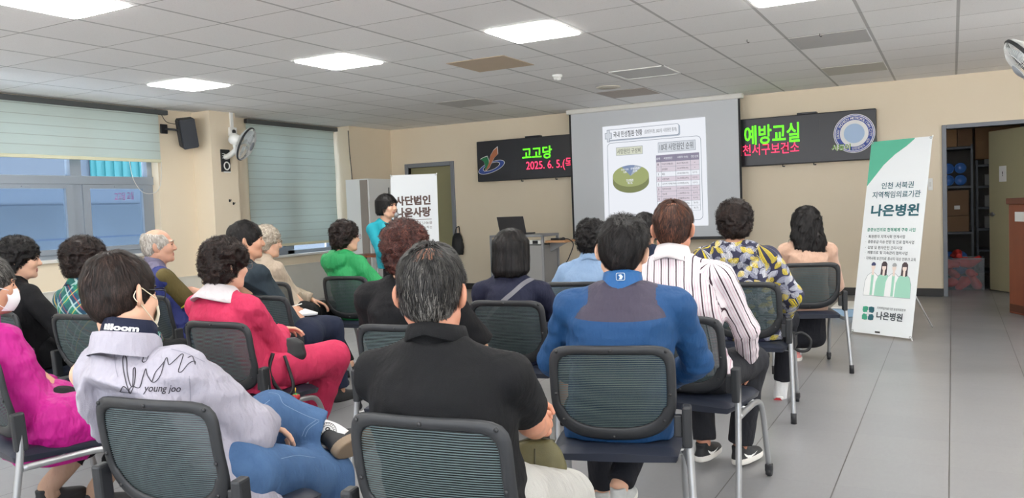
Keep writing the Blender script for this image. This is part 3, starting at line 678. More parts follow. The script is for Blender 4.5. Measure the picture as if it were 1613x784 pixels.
def hair_field(style, h, seed=3, guide=False):
    """hair mass in head space; bold = thickness"""
    F = Field((-.17, -.20, -.34 if style == 'long' else -.2), (.17, .14, .19), h)
    def cutface(k=.01, lift=0.0, w_=.072):
        if not guide: F.ell((0, .105, -.045+lift), (w_, .070, .115), k, 'cut')
    def below(z0, slope, k=.012):
        if not guide: F.func(lambda v, X, Y, Z: -smin(-v, -( (z0+slope*(Y+.05))-Z), k))
    if style in ('short', 'thin_crown', 'bald', 'side'):
        t = .011 if style != 'bald' else .006
        F.ell((0, -.013, .038), (.075+t, .096+t, .083+t*1.3), .01); F.ell((0, -.036, -.015), (.066, .070, .068), .025)
        cutface(.012, .0); below(-.066, .60)
        for s_ in ((-1, 1) if not guide else ()): F.ell((s_*.094, -.012, -.018), (.031, .036, .040), .006, 'cut'); F.ell((s_*.08, .07, -.03), (.045, .055, .07), .012, 'cut')
        if style == 'bald' and not guide: F.ell((0, .035, .135), (.085, .135, .075), .02, 'cut'); F.ell((0, .10, .06), (.075, .075, .075), .02, 'cut')
        F.noisy(.004, (40, 40, 26), seed, octv=2)
    elif style == 'perm':
        F.ell((0, -.02, .046), (.098, .112, .094), .01); F.ell((0, -.048, -.025), (.088, .075, .07), .03)
        cutface(.02, -.005, .064); below(-.085, .75)
        for s_ in (-1, 1): F.ell((s_*.085, .06, -.045), (.05, .055, .06), .015, 'cut')
        F.noisy(.013, (30, 30, 30), seed, ridge=True); F.noisy(.005, (75, 75, 75), seed+5, ridge=True)
    elif style == 'shortbob':
        F.ell((0, -.018, .042), (.090, .108, .088), .01); F.loft([(-.085, .070, .055, 0, -.045), (-.07, .088, .075, 0, -.04), (-.02, .094, .098, 0, -.025), (.05, .087, .1, 0, -.018)], .03)
        if not guide: F.ell((0, .105, -.055), (.070, .095, .115), .012, 'cut'); F.ell((.075, .055, -.055), (.05, .06, .075), .012, 'cut')
        F.noisy(.004, (45, 45, 6), seed, ridge=True)
    elif style == 'bob':
        F.ell((0, -.018, .042), (.092, .110, .088), .01); F.loft([(-.135, .080, .070, 0, -.045), (-.11, .100, .092, 0, -.035), (-.03, .100, .105, 0, -.022), (.05, .088, .1, 0, -.018)], .03)
        F.ell((0, .105, -.05), (.064, .082, .125), .015, 'cut'); F.noisy(.0045, (45, 45, 6), seed, ridge=True)
    elif style == 'long':
        F.ell((0, -.018, .042), (.088, .108, .088), .01); F.loft([(-.27, .06, .03, .06, -.075), (-.21, .105, .06, .045, -.07), (-.13, .118, .085, .022, -.06), (-.03, .104, .108, .005, -.03), (.05, .09, .104, 0, -.02)], .03)
        F.ell((0, .105, -.05), (.066, .085, .125), .015, 'cut'); F.ell((0, .06, -.25), (.08, .09, .1), .02, 'cut'); F.noisy(.014, (28, 28, 17), seed, ridge=True, octv=2)
    return F
def strands(F, P, Q, style, n, wid, length, seed, thin=None, messy=1.0):
    """hair ribbons that follow the hair mass"""
    rg = np.random.default_rng(seed); q = np.array([f[:4] if len(f) == 4 else f+(f[0],) for f in Q]); a = P[q]
    area = np.linalg.norm(np.cross(a[:, 1]-a[:, 0], a[:, 3]-a[:, 0]), axis=1); c = rg.choice(len(q), n, p=area/area.sum()); u, v = rg.random((2, n, 1))
    p = a[c, 0]*(1-u)*(1-v)+a[c, 1]*u*(1-v)+a[c, 2]*u*v+a[c, 3]*(1-u)*v; keep = p[:, 2] > F.lo[2]+.02
    if thin is not None: keep &= ~((thin(p) < 0) & (rg.random(len(p)) < .4))
    p = p[keep]; n = len(p)
    L = length*(.5+.8*rg.random(n)); ns = 6; lift = .0015+.004*messy*rg.random(n)**2*np.where((p[:, 2] > .05) | (style != 'short'), 1, .3); pts = [p]; crown = V3(.01, -.055, .13)
    rv = rg.normal(size=(n, 3)); nrm = F.grad(p); t = rv-nrm*(rv*nrm).sum(1)[:, None]; t /= np.linalg.norm(t, axis=1)[:, None]
    side = np.where(rg.random(n) < .5, 1., -1.)
    for k in range(ns-1):
        nrm = F.grad(p)
        if style in ('perm',):
            ang = side*(1.0/ns*3.6); t = t*np.cos(ang)[:, None]+np.cross(nrm, t)*np.sin(ang)[:, None]
        else:
            d = p-crown; g = d/(np.linalg.norm(d, axis=1)[:, None]+1e-6)+V3(0, 0, -.55 if style in ('bob', 'long', 'shortbob') else -.15)
            wv = .45*np.sin(k*1.9+side*2+p[:, 0]*60)[:, None]*np.cross(nrm, g) if style == 'long' else .16*messy*rv
            t = g+wv; 
        t = t-nrm*(t*nrm).sum(1)[:, None]; t /= np.linalg.norm(t, axis=1)[:, None]+1e-9
        p = p+t*(L/(ns-1))[:, None]; dv_ = F.val(p); tgt = lift*(1+.8*k/ns); p = p-np.clip(dv_-tgt, -.01, .01)[:, None]*F.grad(p)*.9; pts.append(p)
    S = np.stack(pts, 1); nr = F.grad(S.reshape(-1, 3)).reshape(S.shape); tg = np.gradient(S, axis=1); b = np.cross(tg, nr); b /= np.linalg.norm(b, axis=2)[:, :, None]+1e-9
    ww = wid*(.6+.7*rg.random(n))[:, None]*np.array([.7, 1, 1, .9, .65, .15])[None]
    Lf, Rt = S+b*ww[:, :, None], S-b*ww[:, :, None]; V = np.stack([Lf, Rt], 2).reshape(-1, 3); Fc = []
    base = np.arange(n)*ns*2
    for k in range(ns-1): o = base+k*2; Fc.append(np.stack([o, o+1, o+3, o+2], 1))
    tone = np.repeat(np.clip(rg.random(n)**2.2, 0, 1), ns*2)
    return V, [tuple(x) for x in np.concatenate(Fc).tolist()], tone

# ------------------------------------------------------------------ hands and shoes
def hand_geo(curl=.55, spread=.12, h=.0035, grip=False):
    """right hand: wrist at the origin, fingers towards +Y, palm down (-Z), thumb on -X"""
    F = Field((-.08, -.05, -.09), (.07, .22, .05), h)
    F.cone((0, -.03, 0), (0, .01, 0), .023, .024, .02, flat=((0, 0, 1), 1.25)); F.ell((0, .05, -.002), (.041, .05, .0145), .018); F.ell((-.02, .035, -.008), (.02, .03, .016), .015)
    lens = ((.044, .026, .021), (.048, .030, .023), (.045, .028, .022), (.035, .021, .019)); xs = (-.029, -.0095, .0105, .0295); ys = (.090, .096, .092, .082); rr = (.0098, .0102, .0098, .0088)
    for i in range(4):
        p = V3(xs[i], ys[i], .001); F.cone((xs[i]*.75, .05, 0), p, .011, rr[i]*1.06, .010); a = -.08; yaw = (i-1.5)*spread*.5
        for j, l in enumerate(lens[i]):
            a += curl*(.55, .95, .75)[j]*(1.0+.12*(i-1)); q = p+l*V3(math.sin(yaw)*math.cos(a), math.cos(yaw)*math.cos(a), -math.sin(a)); F.cone(p, q, rr[i]*(1.02-.09*j), rr[i]*(.94-.09*j), .003); p = q
    p = V3(-.028, .02, -.010)
    for l, r, d in ((.044, .0145, (-.62, .70, -.30)), (.032, .0115, (-.30, .85, -.42) if not grip else (.25, .7, -.65)), (.026, .0102, (-.05, .92, -.38) if not grip else (.6, .45, -.6))):
        d = V3(*d); d /= np.linalg.norm(d); q = p+l*d; F.cone(p, q, r, r*.92, .006); p = q
    P, Q = F.mesh(); return relax(P, Q, 1), Q
HANDS = {}
def hand(kind):
    if kind not in HANDS: HANDS[kind] = hand_geo({'relax': .45, 'clasp': .8, 'grip': 1.25, 'flat': .22}[kind], grip=kind == 'grip')
    return HANDS[kind]
def shoe_geo(h=.0055):
    """right shoe, heel at the origin's back, toe to +Y, sole on z=0, 0.27 long"""
    F = Field((-.07, -.09, -.02), (.07, .22, .14), h)
    F.loft([(0.0, .046, .128, .004, .062), (.012, .048, .132, .004, .062), (.03, .046, .131, .003, .062), (.05, .040, .118, 0, .052), (.062, .036, .09, 0, .03), (.072, .034, .062, 0, .005), (.10, .033, .048, 0, -.012)], .01, n=2.4)
    F.cone((.004, .06, .04), (.006, .15, .022), .036, .030, .02); F.ell((0, -.012, .115), (.025, .038, .03), .006, 'cut')
    P, Q = F.mesh(); P = relax(P, Q, 1); C = np.array([P[list(q)].mean(0)[2] for q in Q]); fm = (C < .032).astype(int); return P, Q, fm
SHOE = shoe_geo()
def frame_to(y, zhint):
    """rotation whose Y column is y and Z column is near zhint"""
    y = np.array(y, float); y /= np.linalg.norm(y); x = np.cross(y, zhint); x /= np.linalg.norm(x); z = np.cross(x, y); return np.stack([x, y, z], 1)
def ik(S, W, l1, l2, hint):
    d = W-S; L = np.linalg.norm(d)
    if L > (l1+l2)*.985: W = S+d/L*(l1+l2)*.985; d = W-S; L = np.linalg.norm(d)
    a = (l1*l1-l2*l2+L*L)/(2*L); hh = math.sqrt(max(1e-6, l1*l1-a*a)); e = np.array(hint, float); e -= d*(e@d)/(L*L); e /= np.linalg.norm(e)+1e-9
    return S+d*(a/L)+e*hh, W
def seg_t(P, a, b):
    d = b-a; t = np.clip(((P-a)@d)/(d@d), 0, 1); return t, np.linalg.norm(P-a-t[:, None]*d, axis=1)
# ------------------------------------------------------------------ the person builder
from mathutils.bvhtree import BVHTree
def mesh_obj(name, P, Q, mats, parent, fm=None, attrs=None, smooth=True):
    m = MB(); m.add(P, Q, 0, smooth)
    if fm is not None: m.m = [int(x) for x in fm]
    return m.build(name, mats, parent, attrs=attrs)
def collar(parent, N, up, r, hgt, kind, mt, gap=.5, yaw=0.0, name='collar', ry=None, low=.02):
    """band round the neck, open at the front"""
    ry = r if ry is None else ry
    N = np.array(N)+.030*np.array(up)/np.linalg.norm(up)
    prof = {'band': [(.012, -.036), (.007, -.015), (.001, hgt*.7), (0, hgt), (.005, hgt+.001), (.009, hgt*.6), (.012, -.016), (.015, -.036)], 'polo': [(.002, -.03), (0, hgt*.6), (.002, hgt), (.008, hgt+.002), (.014, hgt*.55), (.018, .004), (.015, .0), (.009, hgt*.4), (.006, -.03)], 'fold': [(.002, -.035), (0, hgt*.6), (.002, hgt), (.008, hgt+.003), (.015, hgt*.55), (.024, -.008), (.031, -.026), (.027, -.028), (.016, -.006), (.008, hgt*.3), (.005, -.035)],
            'stand': [(.008, -.03), (.001, hgt*.7), (0, hgt), (.005, hgt+.001), (.008, hgt*.6), (.018, -.03)],
            'wide': [(.004, -.03), (.0, hgt*.7), (.004, hgt), (.012, hgt), (.03, hgt*.3), (.062, -.030), (.080, -.055), (.076, -.06), (.03, -.03)]}[kind]
    n = 49; rows = []
    for i in range(n):
        a = -PI+gap+(2*PI-2*gap)*i/(n-1)          # 0 = nape
        row = []
        for q, z in prof:
            zz = z-low*abs(math.sin(a))*(1.0 if z < hgt*.5 else .35)-.030*max(0, -math.cos(a))
            if kind == 'fold' and q > .02: zz -= .012*math.exp(-((abs(a)-(PI-gap))/.35)**2)
            row.append((math.sin(a)*(r+q), -math.cos(a)*(ry+q), zz))
        rows.append(row)
    P = np.array(rows); upv = np.array(up)/np.linalg.norm(up); fwd = rz(yaw)@V3(0, 1, 0); x = np.cross(fwd, upv); x /= np.linalg.norm(x); y = np.cross(upv, x)
    P = P@np.stack([x, y, upv])+N; m = MB(); m.grid(P)
    m.add(np.concatenate([P[0], P[-1]]), [tuple(range(len(prof))), tuple(range(2*len(prof)-1, len(prof)-1, -1))]); pv = np.concatenate(m.v)*0+np.concatenate(m.v)
    return m.build(name, mt, parent, attrs={'pat': ('FLOAT_VECTOR', pv[:, [0, 2, 1]])})
def decal(shirt, name, V, F, org, ux, vy, nin, mats, fm=None, off=.0022, parent=None):
    """lay a flat mesh (x, y) onto a garment: org + x*ux + y*vy, pressed along nin"""
    me = shirt.data; bv = BVHTree.FromPolygons([tuple(v.co) for v in me.vertices], [tuple(p.vertices) for p in me.polygons])
    ux, vy, nin = (np.array(q, float)/np.linalg.norm(q) for q in (ux, vy, nin)); out = []; ok = []
    for x, y, *_ in V:
        p = org+x*ux+y*vy-nin*.35; h = bv.ray_cast(Vector(p), Vector(nin), 1.0); ok.append(h[0] is not None)
        out.append(np.array(h[0])-nin*off if h[0] is not None else p)
    F2 = []; M2 = []
    for i, f in enumerate(F):
        if all(ok[j] for j in f) and max(np.linalg.norm(out[f[0]]-out[j]) for j in f) < .12: F2.append(f); M2.append(0 if fm is None else fm[i])
    return mesh_obj(name, np.array(out), F2, mats, parent or shirt, M2, smooth=False)
def ribbon(pts, wd):
    P = np.array(pts, float); t = np.gradient(P, axis=0); t /= np.linalg.norm(t, axis=1)[:, None]+1e-9; nn = np.stack([-t[:, 1], t[:, 0]], 1)*wd/2
    V = np.concatenate([P+nn, P-nn]); n = len(P); return np.c_[V, np.zeros(2*n)], [(i+n, i+1+n, i+1, i) for i in range(n-1)]

PEOPLE = {}
def lean_on(v, X, Y, Z, key, th, X_=None, O=None):
    """clothes rest against the backrest of their chair instead of passing through it"""
    cx, cy_, ch, _ = CHAIRS[key]; a = th-math.radians(ch); dx, dy = O[0]-cx, O[1]-cy_; h = math.radians(ch)
    ox, oy = dx*math.cos(h)+dy*math.sin(h), -dx*math.sin(h)+dy*math.cos(h)
    U = X*math.cos(a)-Y*math.sin(a)+ox; W = X*math.sin(a)+Y*math.cos(a)+oy
    vv = np.clip((Z-.475)/.355, -.1, 1); yb = -.165-.085*vv-.018*np.sin(np.clip(vv, 0, 1)*PI)+.028*np.clip(U/.222, -1.2, 1.2)**2+.020
    fall = np.maximum(0, np.abs(U)-.245)*6.0+np.maximum(0, Z-.835)*1.0
    return np.maximum(v, np.where(Z > .40, yb-W-fall, -1)).astype(np.float32)
def person(key, label, at, px, yH=-.06, face_to=0.0, pitch=0.0, roll=0.0, female=False, hs=1.0, sw=.185, wd=1.0, dp=1.0, top=None, bottom=None, shoes=None,
           hair=None, skin=None, nz=-.135, ny=-.045, nx=0.0, cy=None, tw=0.0, arms=None, legs=None, vox=.009, near=0, belly=0.0, kyph=.03, hem=.47, depth_add=0.0, sdrop=.078, standing=False, lean=0.0):
    """at = (x, y, heading in degrees); px = photo pixel of the point between the ears; face_to = head turn from the body"""
    X, Y, th = at; X0_, Y0_ = X, Y; th = math.radians(th); R = rz(th); O = V3(X, Y, 0); skin = skin or SKIN
    HC = R.T@(on_plane(px[0], px[1], O+R@V3(0, yH, 0)+CF*0, CF)-O)
    RH = rz(math.radians(face_to))@np.array(Matrix.Rotation(math.radians(pitch), 3, 'X'))@np.array(Matrix.Rotation(math.radians(roll), 3, 'Y'))
    RHy = rz(math.radians(face_to)*.35)
    N = HC+RHy@V3(nx, ny, nz)*hs
    TW = rz(math.radians(tw)); hipz = .54 if not standing else .86; f0 = hipz-.09; hip0 = V3(0, -.01 if not standing else -.04, hipz)
    S = {s_: N+TW@V3(s_*sw, .012, -sdrop+s_*lean) for s_ in (-1, 1)}
    A = {}
    arms = dict(arms or {}); legs = dict(legs or {})
    for dd in (arms, legs):      # (photo x, photo y, forward distance) -> local point
        for k in list(dd):
            if k.endswith('px'):
                q = dd[k]; dd[k[:-2]] = R.T@(on_plane(q[0], q[1], O+R@V3(0, q[2], 0), CF)-O)
    for s_, k in ((-1, 'L'), (1, 'R')):
        W = np.array(arms.get(k, (s_*.07, .22, .62)), float); hint = arms.get(k+'h', (s_*1.0, -.5, -.6)); E, W = ik(S[s_], W, .285, .245, hint); A[s_] = (S[s_], E, W)
    LG = {}
    for s_, k in ((-1, 'L'), (1, 'R')):
        hp = hip0+V3(s_*(.088 if not standing else .066)*wd, .01, 0); kn = np.array(legs.get(k+'k', (s_*.12, .36, .53) if not standing else (s_*.10, .0, .46)), float); an = np.array(legs.get(k+'a', (s_*.12, .40, .09) if not standing else (s_*.10, -.03, .09)), float); LG[s_] = (hp, kn, an, legs.get(k+'t', (s_*.15, 1, 0)))
    top = top or {}; bottom = bottom or {}; loose = top.get('loose', 0.0)
    # ---- body: one mesh of core, arms, legs, head and hands
    allp = np.array([q for a in A.values() for q in a]+[q for l in LG.values() for q in l[:3]]+[HC, N]); lo, hi = allp.min(0)-.12, allp.max(0)+.12
    F = Field(lo, hi, .011); F.cone(hip0+V3(0, 0, .05), N+V3(0, 0, -.10), .09, .075, .02)
    for s_ in (-1, 1):
        a, e, w_ = A[s_]; fat = 1.0*(.9 if female else 1.0); F.cone(N+V3(0, 0, -.06), a, .045, .04, .03); F.cone(a, e, .044*fat, .037*fat, .02); F.cone(e, e*.7+w_*.3, .038*fat, .041*fat, .02); F.cone(e*.7+w_*.3, w_, .041*fat, .026*fat, .02)
        hp, kn, an, _ = LG[s_]; F.cone(hp, kn, .06, .048, .02); F.cone(kn, kn*.68+an*.32+V3(0, -.012, 0), .046, .050, .02); F.cone(kn*.68+an*.32+V3(0, -.012, 0), an, .050, .034, .02); F.cone(an, an+V3(0, .02, -.05), .034, .03, .01)
    P, Q = F.mesh(); P = relax(P, Q, 1); MBo = MB(); MBo.add(P, Q, 0, True)
    nb = RH.T@((N+V3(0, .012, -.01))-HC)/hs; hp_, hq, hm = head_geo(nb, .0042 if near else .0055, female)
    MBo.v.append(hp_*hs@RH.T+HC); MBo.f += [tuple(i+MBo.n for i in q) for q in hq]; MBo.m += hm.tolist(); MBo.sm += [True]*len(hq); MBo.n += len(hp_)
    for s_, k in ((-1, 'L'), (1, 'R')):
        hk = arms.get(k+'hand', 'relax')
        if hk is None: continue
        P, Q = hand(hk); sc = .92 if female else 1.0; P = P*sc*[s_, 1, 1]; Q2 = Q if s_ == 1 else [q[::-1] for q in Q]
        d = A[s_][2]-A[s_][1]; d = np.array(arms.get(k+'dir', d/np.linalg.norm(d)+V3(-s_*.25, 0, -.1)), float); MR = frame_to(d, arms.get(k+'up', (s_*.5, 0, 1)))
        MBo.add(P@MR.T+A[s_][2], Q2, 0, True)
    hmat = (hair or {}).get('mat', H_BLACK)
    bro = MB()
    body = MBo.build('person', [skin, M_EYE, M_EYEW, M_LIP], None, (X, Y, 0), th); tag(body, label, 'person')
    # brows, as part of the hair colour
    for s_ in (-1, 1):
        pts = np.array([(s_*.013, .101, .031), (s_*.025, .099, .035), (s_*.040, .090, .032), (s_*.047, .083, .028)]); bro.tube(arc(pts, 4)*hs@RH.T+HC, .003, 6)
    # ---- hair
    if hair:
        st = hair['style']; hh = .0042 if near else .0055; HF = hair_field(st, hh, hair.get('seed', 3))
        P, Q = HF.mesh(); n = hair.get('n', (2200, 5000, 12000)[near]); wdt = (.0019, .0013, .0008)[near]*hair.get('wid', 1); hole = hair.get('hole')
        GF = hair_field(st, hh, hair.get('seed', 3), True)
        sv, sf, tone = strands(GF, P, Q, st, n, wdt, hair.get('len', {'perm': .045, 'bob': .07, 'long': .09}.get(st, .035)), hair.get('seed', 3), hole, hair.get('messy', 2.2 if st == 'perm' else 1.0))
        if hole:
            HF.func(lambda v, X, Y, Z: np.maximum(v, -hole(np.stack(np.broadcast_arrays(X, Y, Z), -1)).astype(np.float32))); P, Q = HF.mesh()
        if 'edit' in hair: hair['edit'](HF); P, Q = HF.mesh()
        m = MB(); m.add(P, Q, 0, True); m.add(sv, sf, 0, True); T0 = np.clip(.22+.22*vnoise(P*[60, 60, 25], 4), 0, 1)
        cl = vnoise(sv*[38, 38, 22], 7); tone = np.clip(tone*(1+.6*cl)+.05*cl, 0, 1)
        if 'grey' in hair:      # greyer towards the temples and nape
            gz = hair['grey']; kz = lambda V: np.clip((gz-V[:, 2])/.09, 0, 1)*.9+.06; rs = np.repeat(np.random.default_rng(9).random(len(sv)//12), 12); tone = np.where(rs < kz(sv)*.5, .45+.55*tone, tone*.25); T0 = T0*kz(P)*.8
        m.v = [v*hs@RH.T+HC for v in m.v]; tones = np.concatenate([T0, tone])
        bv = np.concatenate(bro.v); m.add(bv, bro.f, 0, True); tones = np.concatenate([tones, np.full(len(bv), .2)])
        ho = m.build('hair', hmat, body, attrs={'tone': ('FLOAT', tones)})
    # ---- top
    tz = N[2]; z0 = f0; L = tz-z0; bl = belly
    prof = [(0, .178, .128), (.12, .182, .135+bl*.5), (.30, .168, .128+bl), (.48, .160, .122+bl*.7), (.66, .170, .124), (.80, .168, .112), (.90, .135, .090), (.97, .085, .068), (1.02, .06, .058)]
    if female: prof = [(f, a*.93, b*(1.0 if f < .6 else .97)) for f, a, b in prof]
    y0, yN = hip0[1], N[1]; x0, xN = hip0[0], N[0]; twist = math.radians(tw)
    def yc(f): return y0+(yN-.005-y0)*f**1.0-kyph*math.sin(PI*min(1, f))
    lz = loose; hemf = (hem-z0)/L; rows = [(z0+f*L, (a*wd+lz)*(sw/.185 if f > .5 else 1), b*dp+lz, x0+(xN-x0)*f, yc(f)) for f, a, b in prof]
    if hemf < 0: rows = [(hem, rows[0][1]*top.get('flare', 1.03), rows[0][2]*1.02, rows[0][3], rows[0][4])]+rows
    lo = allp.min(0)-.13; hi = allp.max(0)+.13; lo[2] = min(hem, hipz-.1)-.05; hi[2] = tz+.14; lo[1] = min(A[-1][1][1], A[1][1][1], min(r[4]-r[2] for r in rows))-.09; hi[1] = max(A[-1][2][1], A[1][2][1], .12)+.09
    hi[0] = max(.26, A[1][1][0]+.1, A[1][2][0]+.1); lo[0] = min(-.26, A[-1][1][0]-.1, A[-1][2][0]-.1)
    G = Field(lo, hi, vox); q = top.get('arm', 1.0); sl = top.get('sleeve', 'long')
    for s_ in (-1, 1):
        a, e, w_ = A[s_]
        if top.get('vest'): continue
        if sl == 'short':
            t_ = top.get('slen', .72); c = a+(e-a)*t_; G.cone(a, c, .056*q+lz, .061*q+lz, .04); G.endcut(c, e-a, .1); d = (e-a)/np.linalg.norm(e-a); G.cone(c-d*.02, c+d*.02, .046*q+lz*.5, .046*q+lz*.5, .0, 'cut')
        else:
            c = e+(w_-e)*top.get('slen', .96); G.cone(a, e, .054*q+lz, .050*q+lz, .04); G.cone(e, c, .052*q+lz, .040*q+lz, .02); G.endcut(c, w_-e, .1)
    G.loft(rows, .012, 2.35)
    for s_ in (-1, 1):
        a, e, w_ = A[s_]; G.cone(N+V3(s_*.035, -.004, -.012), a+V3(-s_*.01, 0, -.004), .050, .052*q, .032)
        if top.get('vest'): G.cone(a, a+(e-a)*.12, .060, .060, .03)
    if hemf > 0: G.func(lambda v, X, Y, Z: np.maximum(v, (hem-.012)-Z))
    # the neck hole
    G.cone(N+V3(0, .02, -.005), N+V3(0, .045, .20), top.get('neck', .060), top.get('neck', .060)+.02, .012, 'cut')
    if 'edit' in top: top['edit'](G, dict(N=N, S=S, A=A, HC=HC, rows=rows, hip=hip0, LG=LG))
    wr = top.get('wrinkle', 1.0); G.noisy(.0075*wr, (7, 7, 12), 5+len(key), ridge=True); G.noisy(.0036*wr, (18, 18, 30), 9+len(key), ridge=True)
    for s_ in (-1, 1):
        a, e, w_ = A[s_]
        if top.get('sleeve', 'long') == 'long': # creases gather at the elbow
            sl_, XX, YY, ZZ = G.win(e-.12, e+.12); rr_ = np.sqrt((XX-e[0])**2+(YY-e[1])**2+(ZZ-e[2])**2); d = (w_-a)/np.linalg.norm(w_-a); u = (XX-e[0])*d[0]+(YY-e[1])*d[1]+(ZZ-e[2])*d[2]
            G.v[sl_] += .004*wr*np.sin(u*150+6*vnoise(np.stack(np.broadcast_arrays(XX, YY, ZZ), -1)*12, 3))*np.exp(-(rr_/.075)**2)
    if not standing and key in CHAIRS: G.func(lambda v, X, Y, Z: lean_on(v, X, Y, Z, key, th, X_=X, O=(X0_, Y0_)))
    P, Q = G.mesh(); P = relax(P, Q, 2 if vox > .007 else 3)
    pat = np.stack([P[:, 0], P[:, 2], P[:, 1]*0], 1); RA = np.array(rows); aa = np.interp(P[:, 2], RA[:, 0], RA[:, 1]); xcn = np.interp(P[:, 2], RA[:, 0], RA[:, 3]); pat[:, 0] -= xcn
    for s_ in (-1, 1):
        a, e, w_ = A[s_]; t1, d1_ = seg_t(P, a, e); t2, d2_ = seg_t(P, e, w_); isarm = (np.minimum(d1_, d2_) < .105) & ((s_*(P[:, 0]-xcn) > aa*.92) | (d2_ < .085) & (t2 > .15))
        up1 = d1_ <= d2_; ax = np.where(up1[:, None], (e-a)/np.linalg.norm(e-a), (w_-e)/np.linalg.norm(w_-e)); cpt = np.where(up1[:, None], a+t1[:, None]*(e-a), e+t2[:, None]*(w_-e)); r_ = P-cpt
        ref = np.cross(ax, (0, 0, 1.0))+1e-6; ref = np.cross((w_-e), (e-a)); ref = ref/(np.linalg.norm(ref)+1e-9); r2 = np.cross(ax, ref[None]); ang = np.arctan2((r_*r2).sum(1), (r_*ref[None]).sum(1))
        pat[isarm, 0] = (ang*.055)[isarm]; pat[isarm, 1] = np.where(up1, t1*.285, .285+t2*.245)[isarm]; pat[isarm, 2] = 1.0
    shirt = mesh_obj(top.get('name', 'shirt'), P, Q, top['mats'] if 'mats' in top else [top['mat']], body, top['faces'](P, Q, pat, dict(N=N, S=S, A=A)) if 'faces' in top else None, {'pat': ('FLOAT_VECTOR', pat)})
    # ---- trousers or skirt
    if bottom:
        pts = np.array([q for l in LG.values() for q in l[:3]]+[hip0]); B = Field(pts.min(0)-.16, pts.max(0)+.16, .0095); lb = bottom.get('loose', 0.0)
        B.ell(hip0+V3(0, .005, -.005), (.180*wd*(.66 if standing else 1), .135*dp*(.72 if standing else 1), .115), .04)
        for s_ in (-1, 1):
            hp, kn, an, _ = LG[s_]; cutt = bottom.get('len', .97); B.cone(hp, kn, (.092 if not standing else .072)+lb*.5, .066+lb, .05); aa_ = kn+(an-kn)*cutt; B.cone(kn, aa_, .064+lb, .050+lb, .03)
            B.endcut(aa_, an-kn, .13)
        if bottom.get('skirt'):
            k1, k2 = LG[-1][1], LG[1][1]
            for q in (.0, .25, .5, .75, 1): B.cone(hip0, k1*(1-q)+k2*q, .11, .085, .05); c = k1*(1-q)+k2*q; B.cone(c, c+V3(0, .03, -bottom['skirt']), .08, .09, .04); c = c-V3(0, .16, .02); B.cone(c, c+V3(0, 0, -bottom['skirt']+.02), .07, .08, .04)
        B.noisy(.0045, (13, 13, 13), 21, ridge=True); B.noisy(.002, (30, 30, 30), 23, ridge=True)
        P, Q = B.mesh(); P = relax(P, Q, 2); pt = np.stack([P[:, 0], P[:, 1]+P[:, 2], P[:, 2]], 1)
        PEOPLE[key+'_bottom'] = mesh_obj(bottom.get('name', 'trousers'), P, Q, [bottom['mat']], body, None, {'pat': ('FLOAT_VECTOR', pt)})
    if shoes:
        for s_ in (-1, 1):
            hp, kn, an, tdir = LG[s_]; P, Q, fm = SHOE; P = P*[s_, 1, 1]*(shoes.get('size', .93)); Q2 = Q if s_ == 1 else [q[::-1] for q in Q]; MR = frame_to(tdir, legs.get(('R' if s_ == 1 else 'L')+'u', (0, 0, 1)))
            P = P@MR.T+an+MR@V3(0, 0, -.09)
            so = mesh_obj('shoe', P, Q2, shoes['mats'], body, fm, {'pat': ('FLOAT_VECTOR', P)})
            if shoes.get('sock'):
                m = MB().tube(arc([kn+(an-kn)*.62, kn+(an-kn)*.8, an, an+MR@V3(0, .012, -.045)], 4), np.linspace(.046, .042, 13), 14); m.build('sock', shoes['sock'], body)
            PEOPLE[key+('_shoeR' if s_ == 1 else '_shoeL')] = (so, MR, an)
    D = dict(body=body, shirt=shirt, HC=HC, RH=RH, N=N, S=S, A=A, LG=LG, R=R, O=O, hs=hs, rows=rows, hip=hip0); PEOPLE[key] = D
    return D
def glasses(D, mt, lens=None, name='glasses'):
    m = MB(); hs = D['hs']
    for s_ in (-1, 1):
        o = [(s_*(.033+x), .110, .008+z) for x, z in rrect(.050, .036, .013, 4)]; m.tube(o+[o[0]], .0016, 6, closed=True)
        m.tube([(s_*.058, .108, .014), (s_*.074, .085, .014), (s_*.081, .02, .012), (s_*.082, -.01, .004), (s_*.080, -.03, -.012)], .002, 6)
        if lens: m.prism([(s_*.033+x, .008+z) for x, z in rrect(.047, .033, .012, 4)], .109, .1105, 1)
    m.tube([(-.009, .111, .012), (0, .113, .014), (.009, .111, .012)], .0016, 6)
    m.v = [v*hs@D['RH'].T+D['HC'] for v in m.v]; return m.build(name, [mt, lens or mt], D['body'])
def face_mask(D, mt):
    m = MB(); G = []
    for i in range(13):
        a = -1+2*i/12; row = []
        for j in range(9): b = -1+2*j/8; row.append((a*.066, .122-.055*a*a-.012*b*b-(.012 if b < 0 else 0)*(-b), -.055+b*.048*(1-.1*a*a)))
        G.append(row)
    G = np.array(G); m.grid(G); m.grid((G-[0, .003, 0])[::-1])
    for s_ in (-1, 1):
        for z0, z1 in ((-.012, .016), (-.095, -.034)): m.tube(arc([(s_*.065, .066, z0), (s_*.082, .02, (z0+z1)/2), (s_*.087, -.015, z1), (s_*.086, -.032, z1-.012*(1 if z1 > 0 else -1))], 4), .0015, 6)
        m.tube(arc([(s_*.086, -.032, .004), (s_*.085, -.038, -.01), (s_*.086, -.032, -.022)], 4), .0015, 6)
    m.v = [v*D['hs']@D['RH'].T+D['HC'] for v in m.v]; return m.build('face_mask', mt, D['body'])
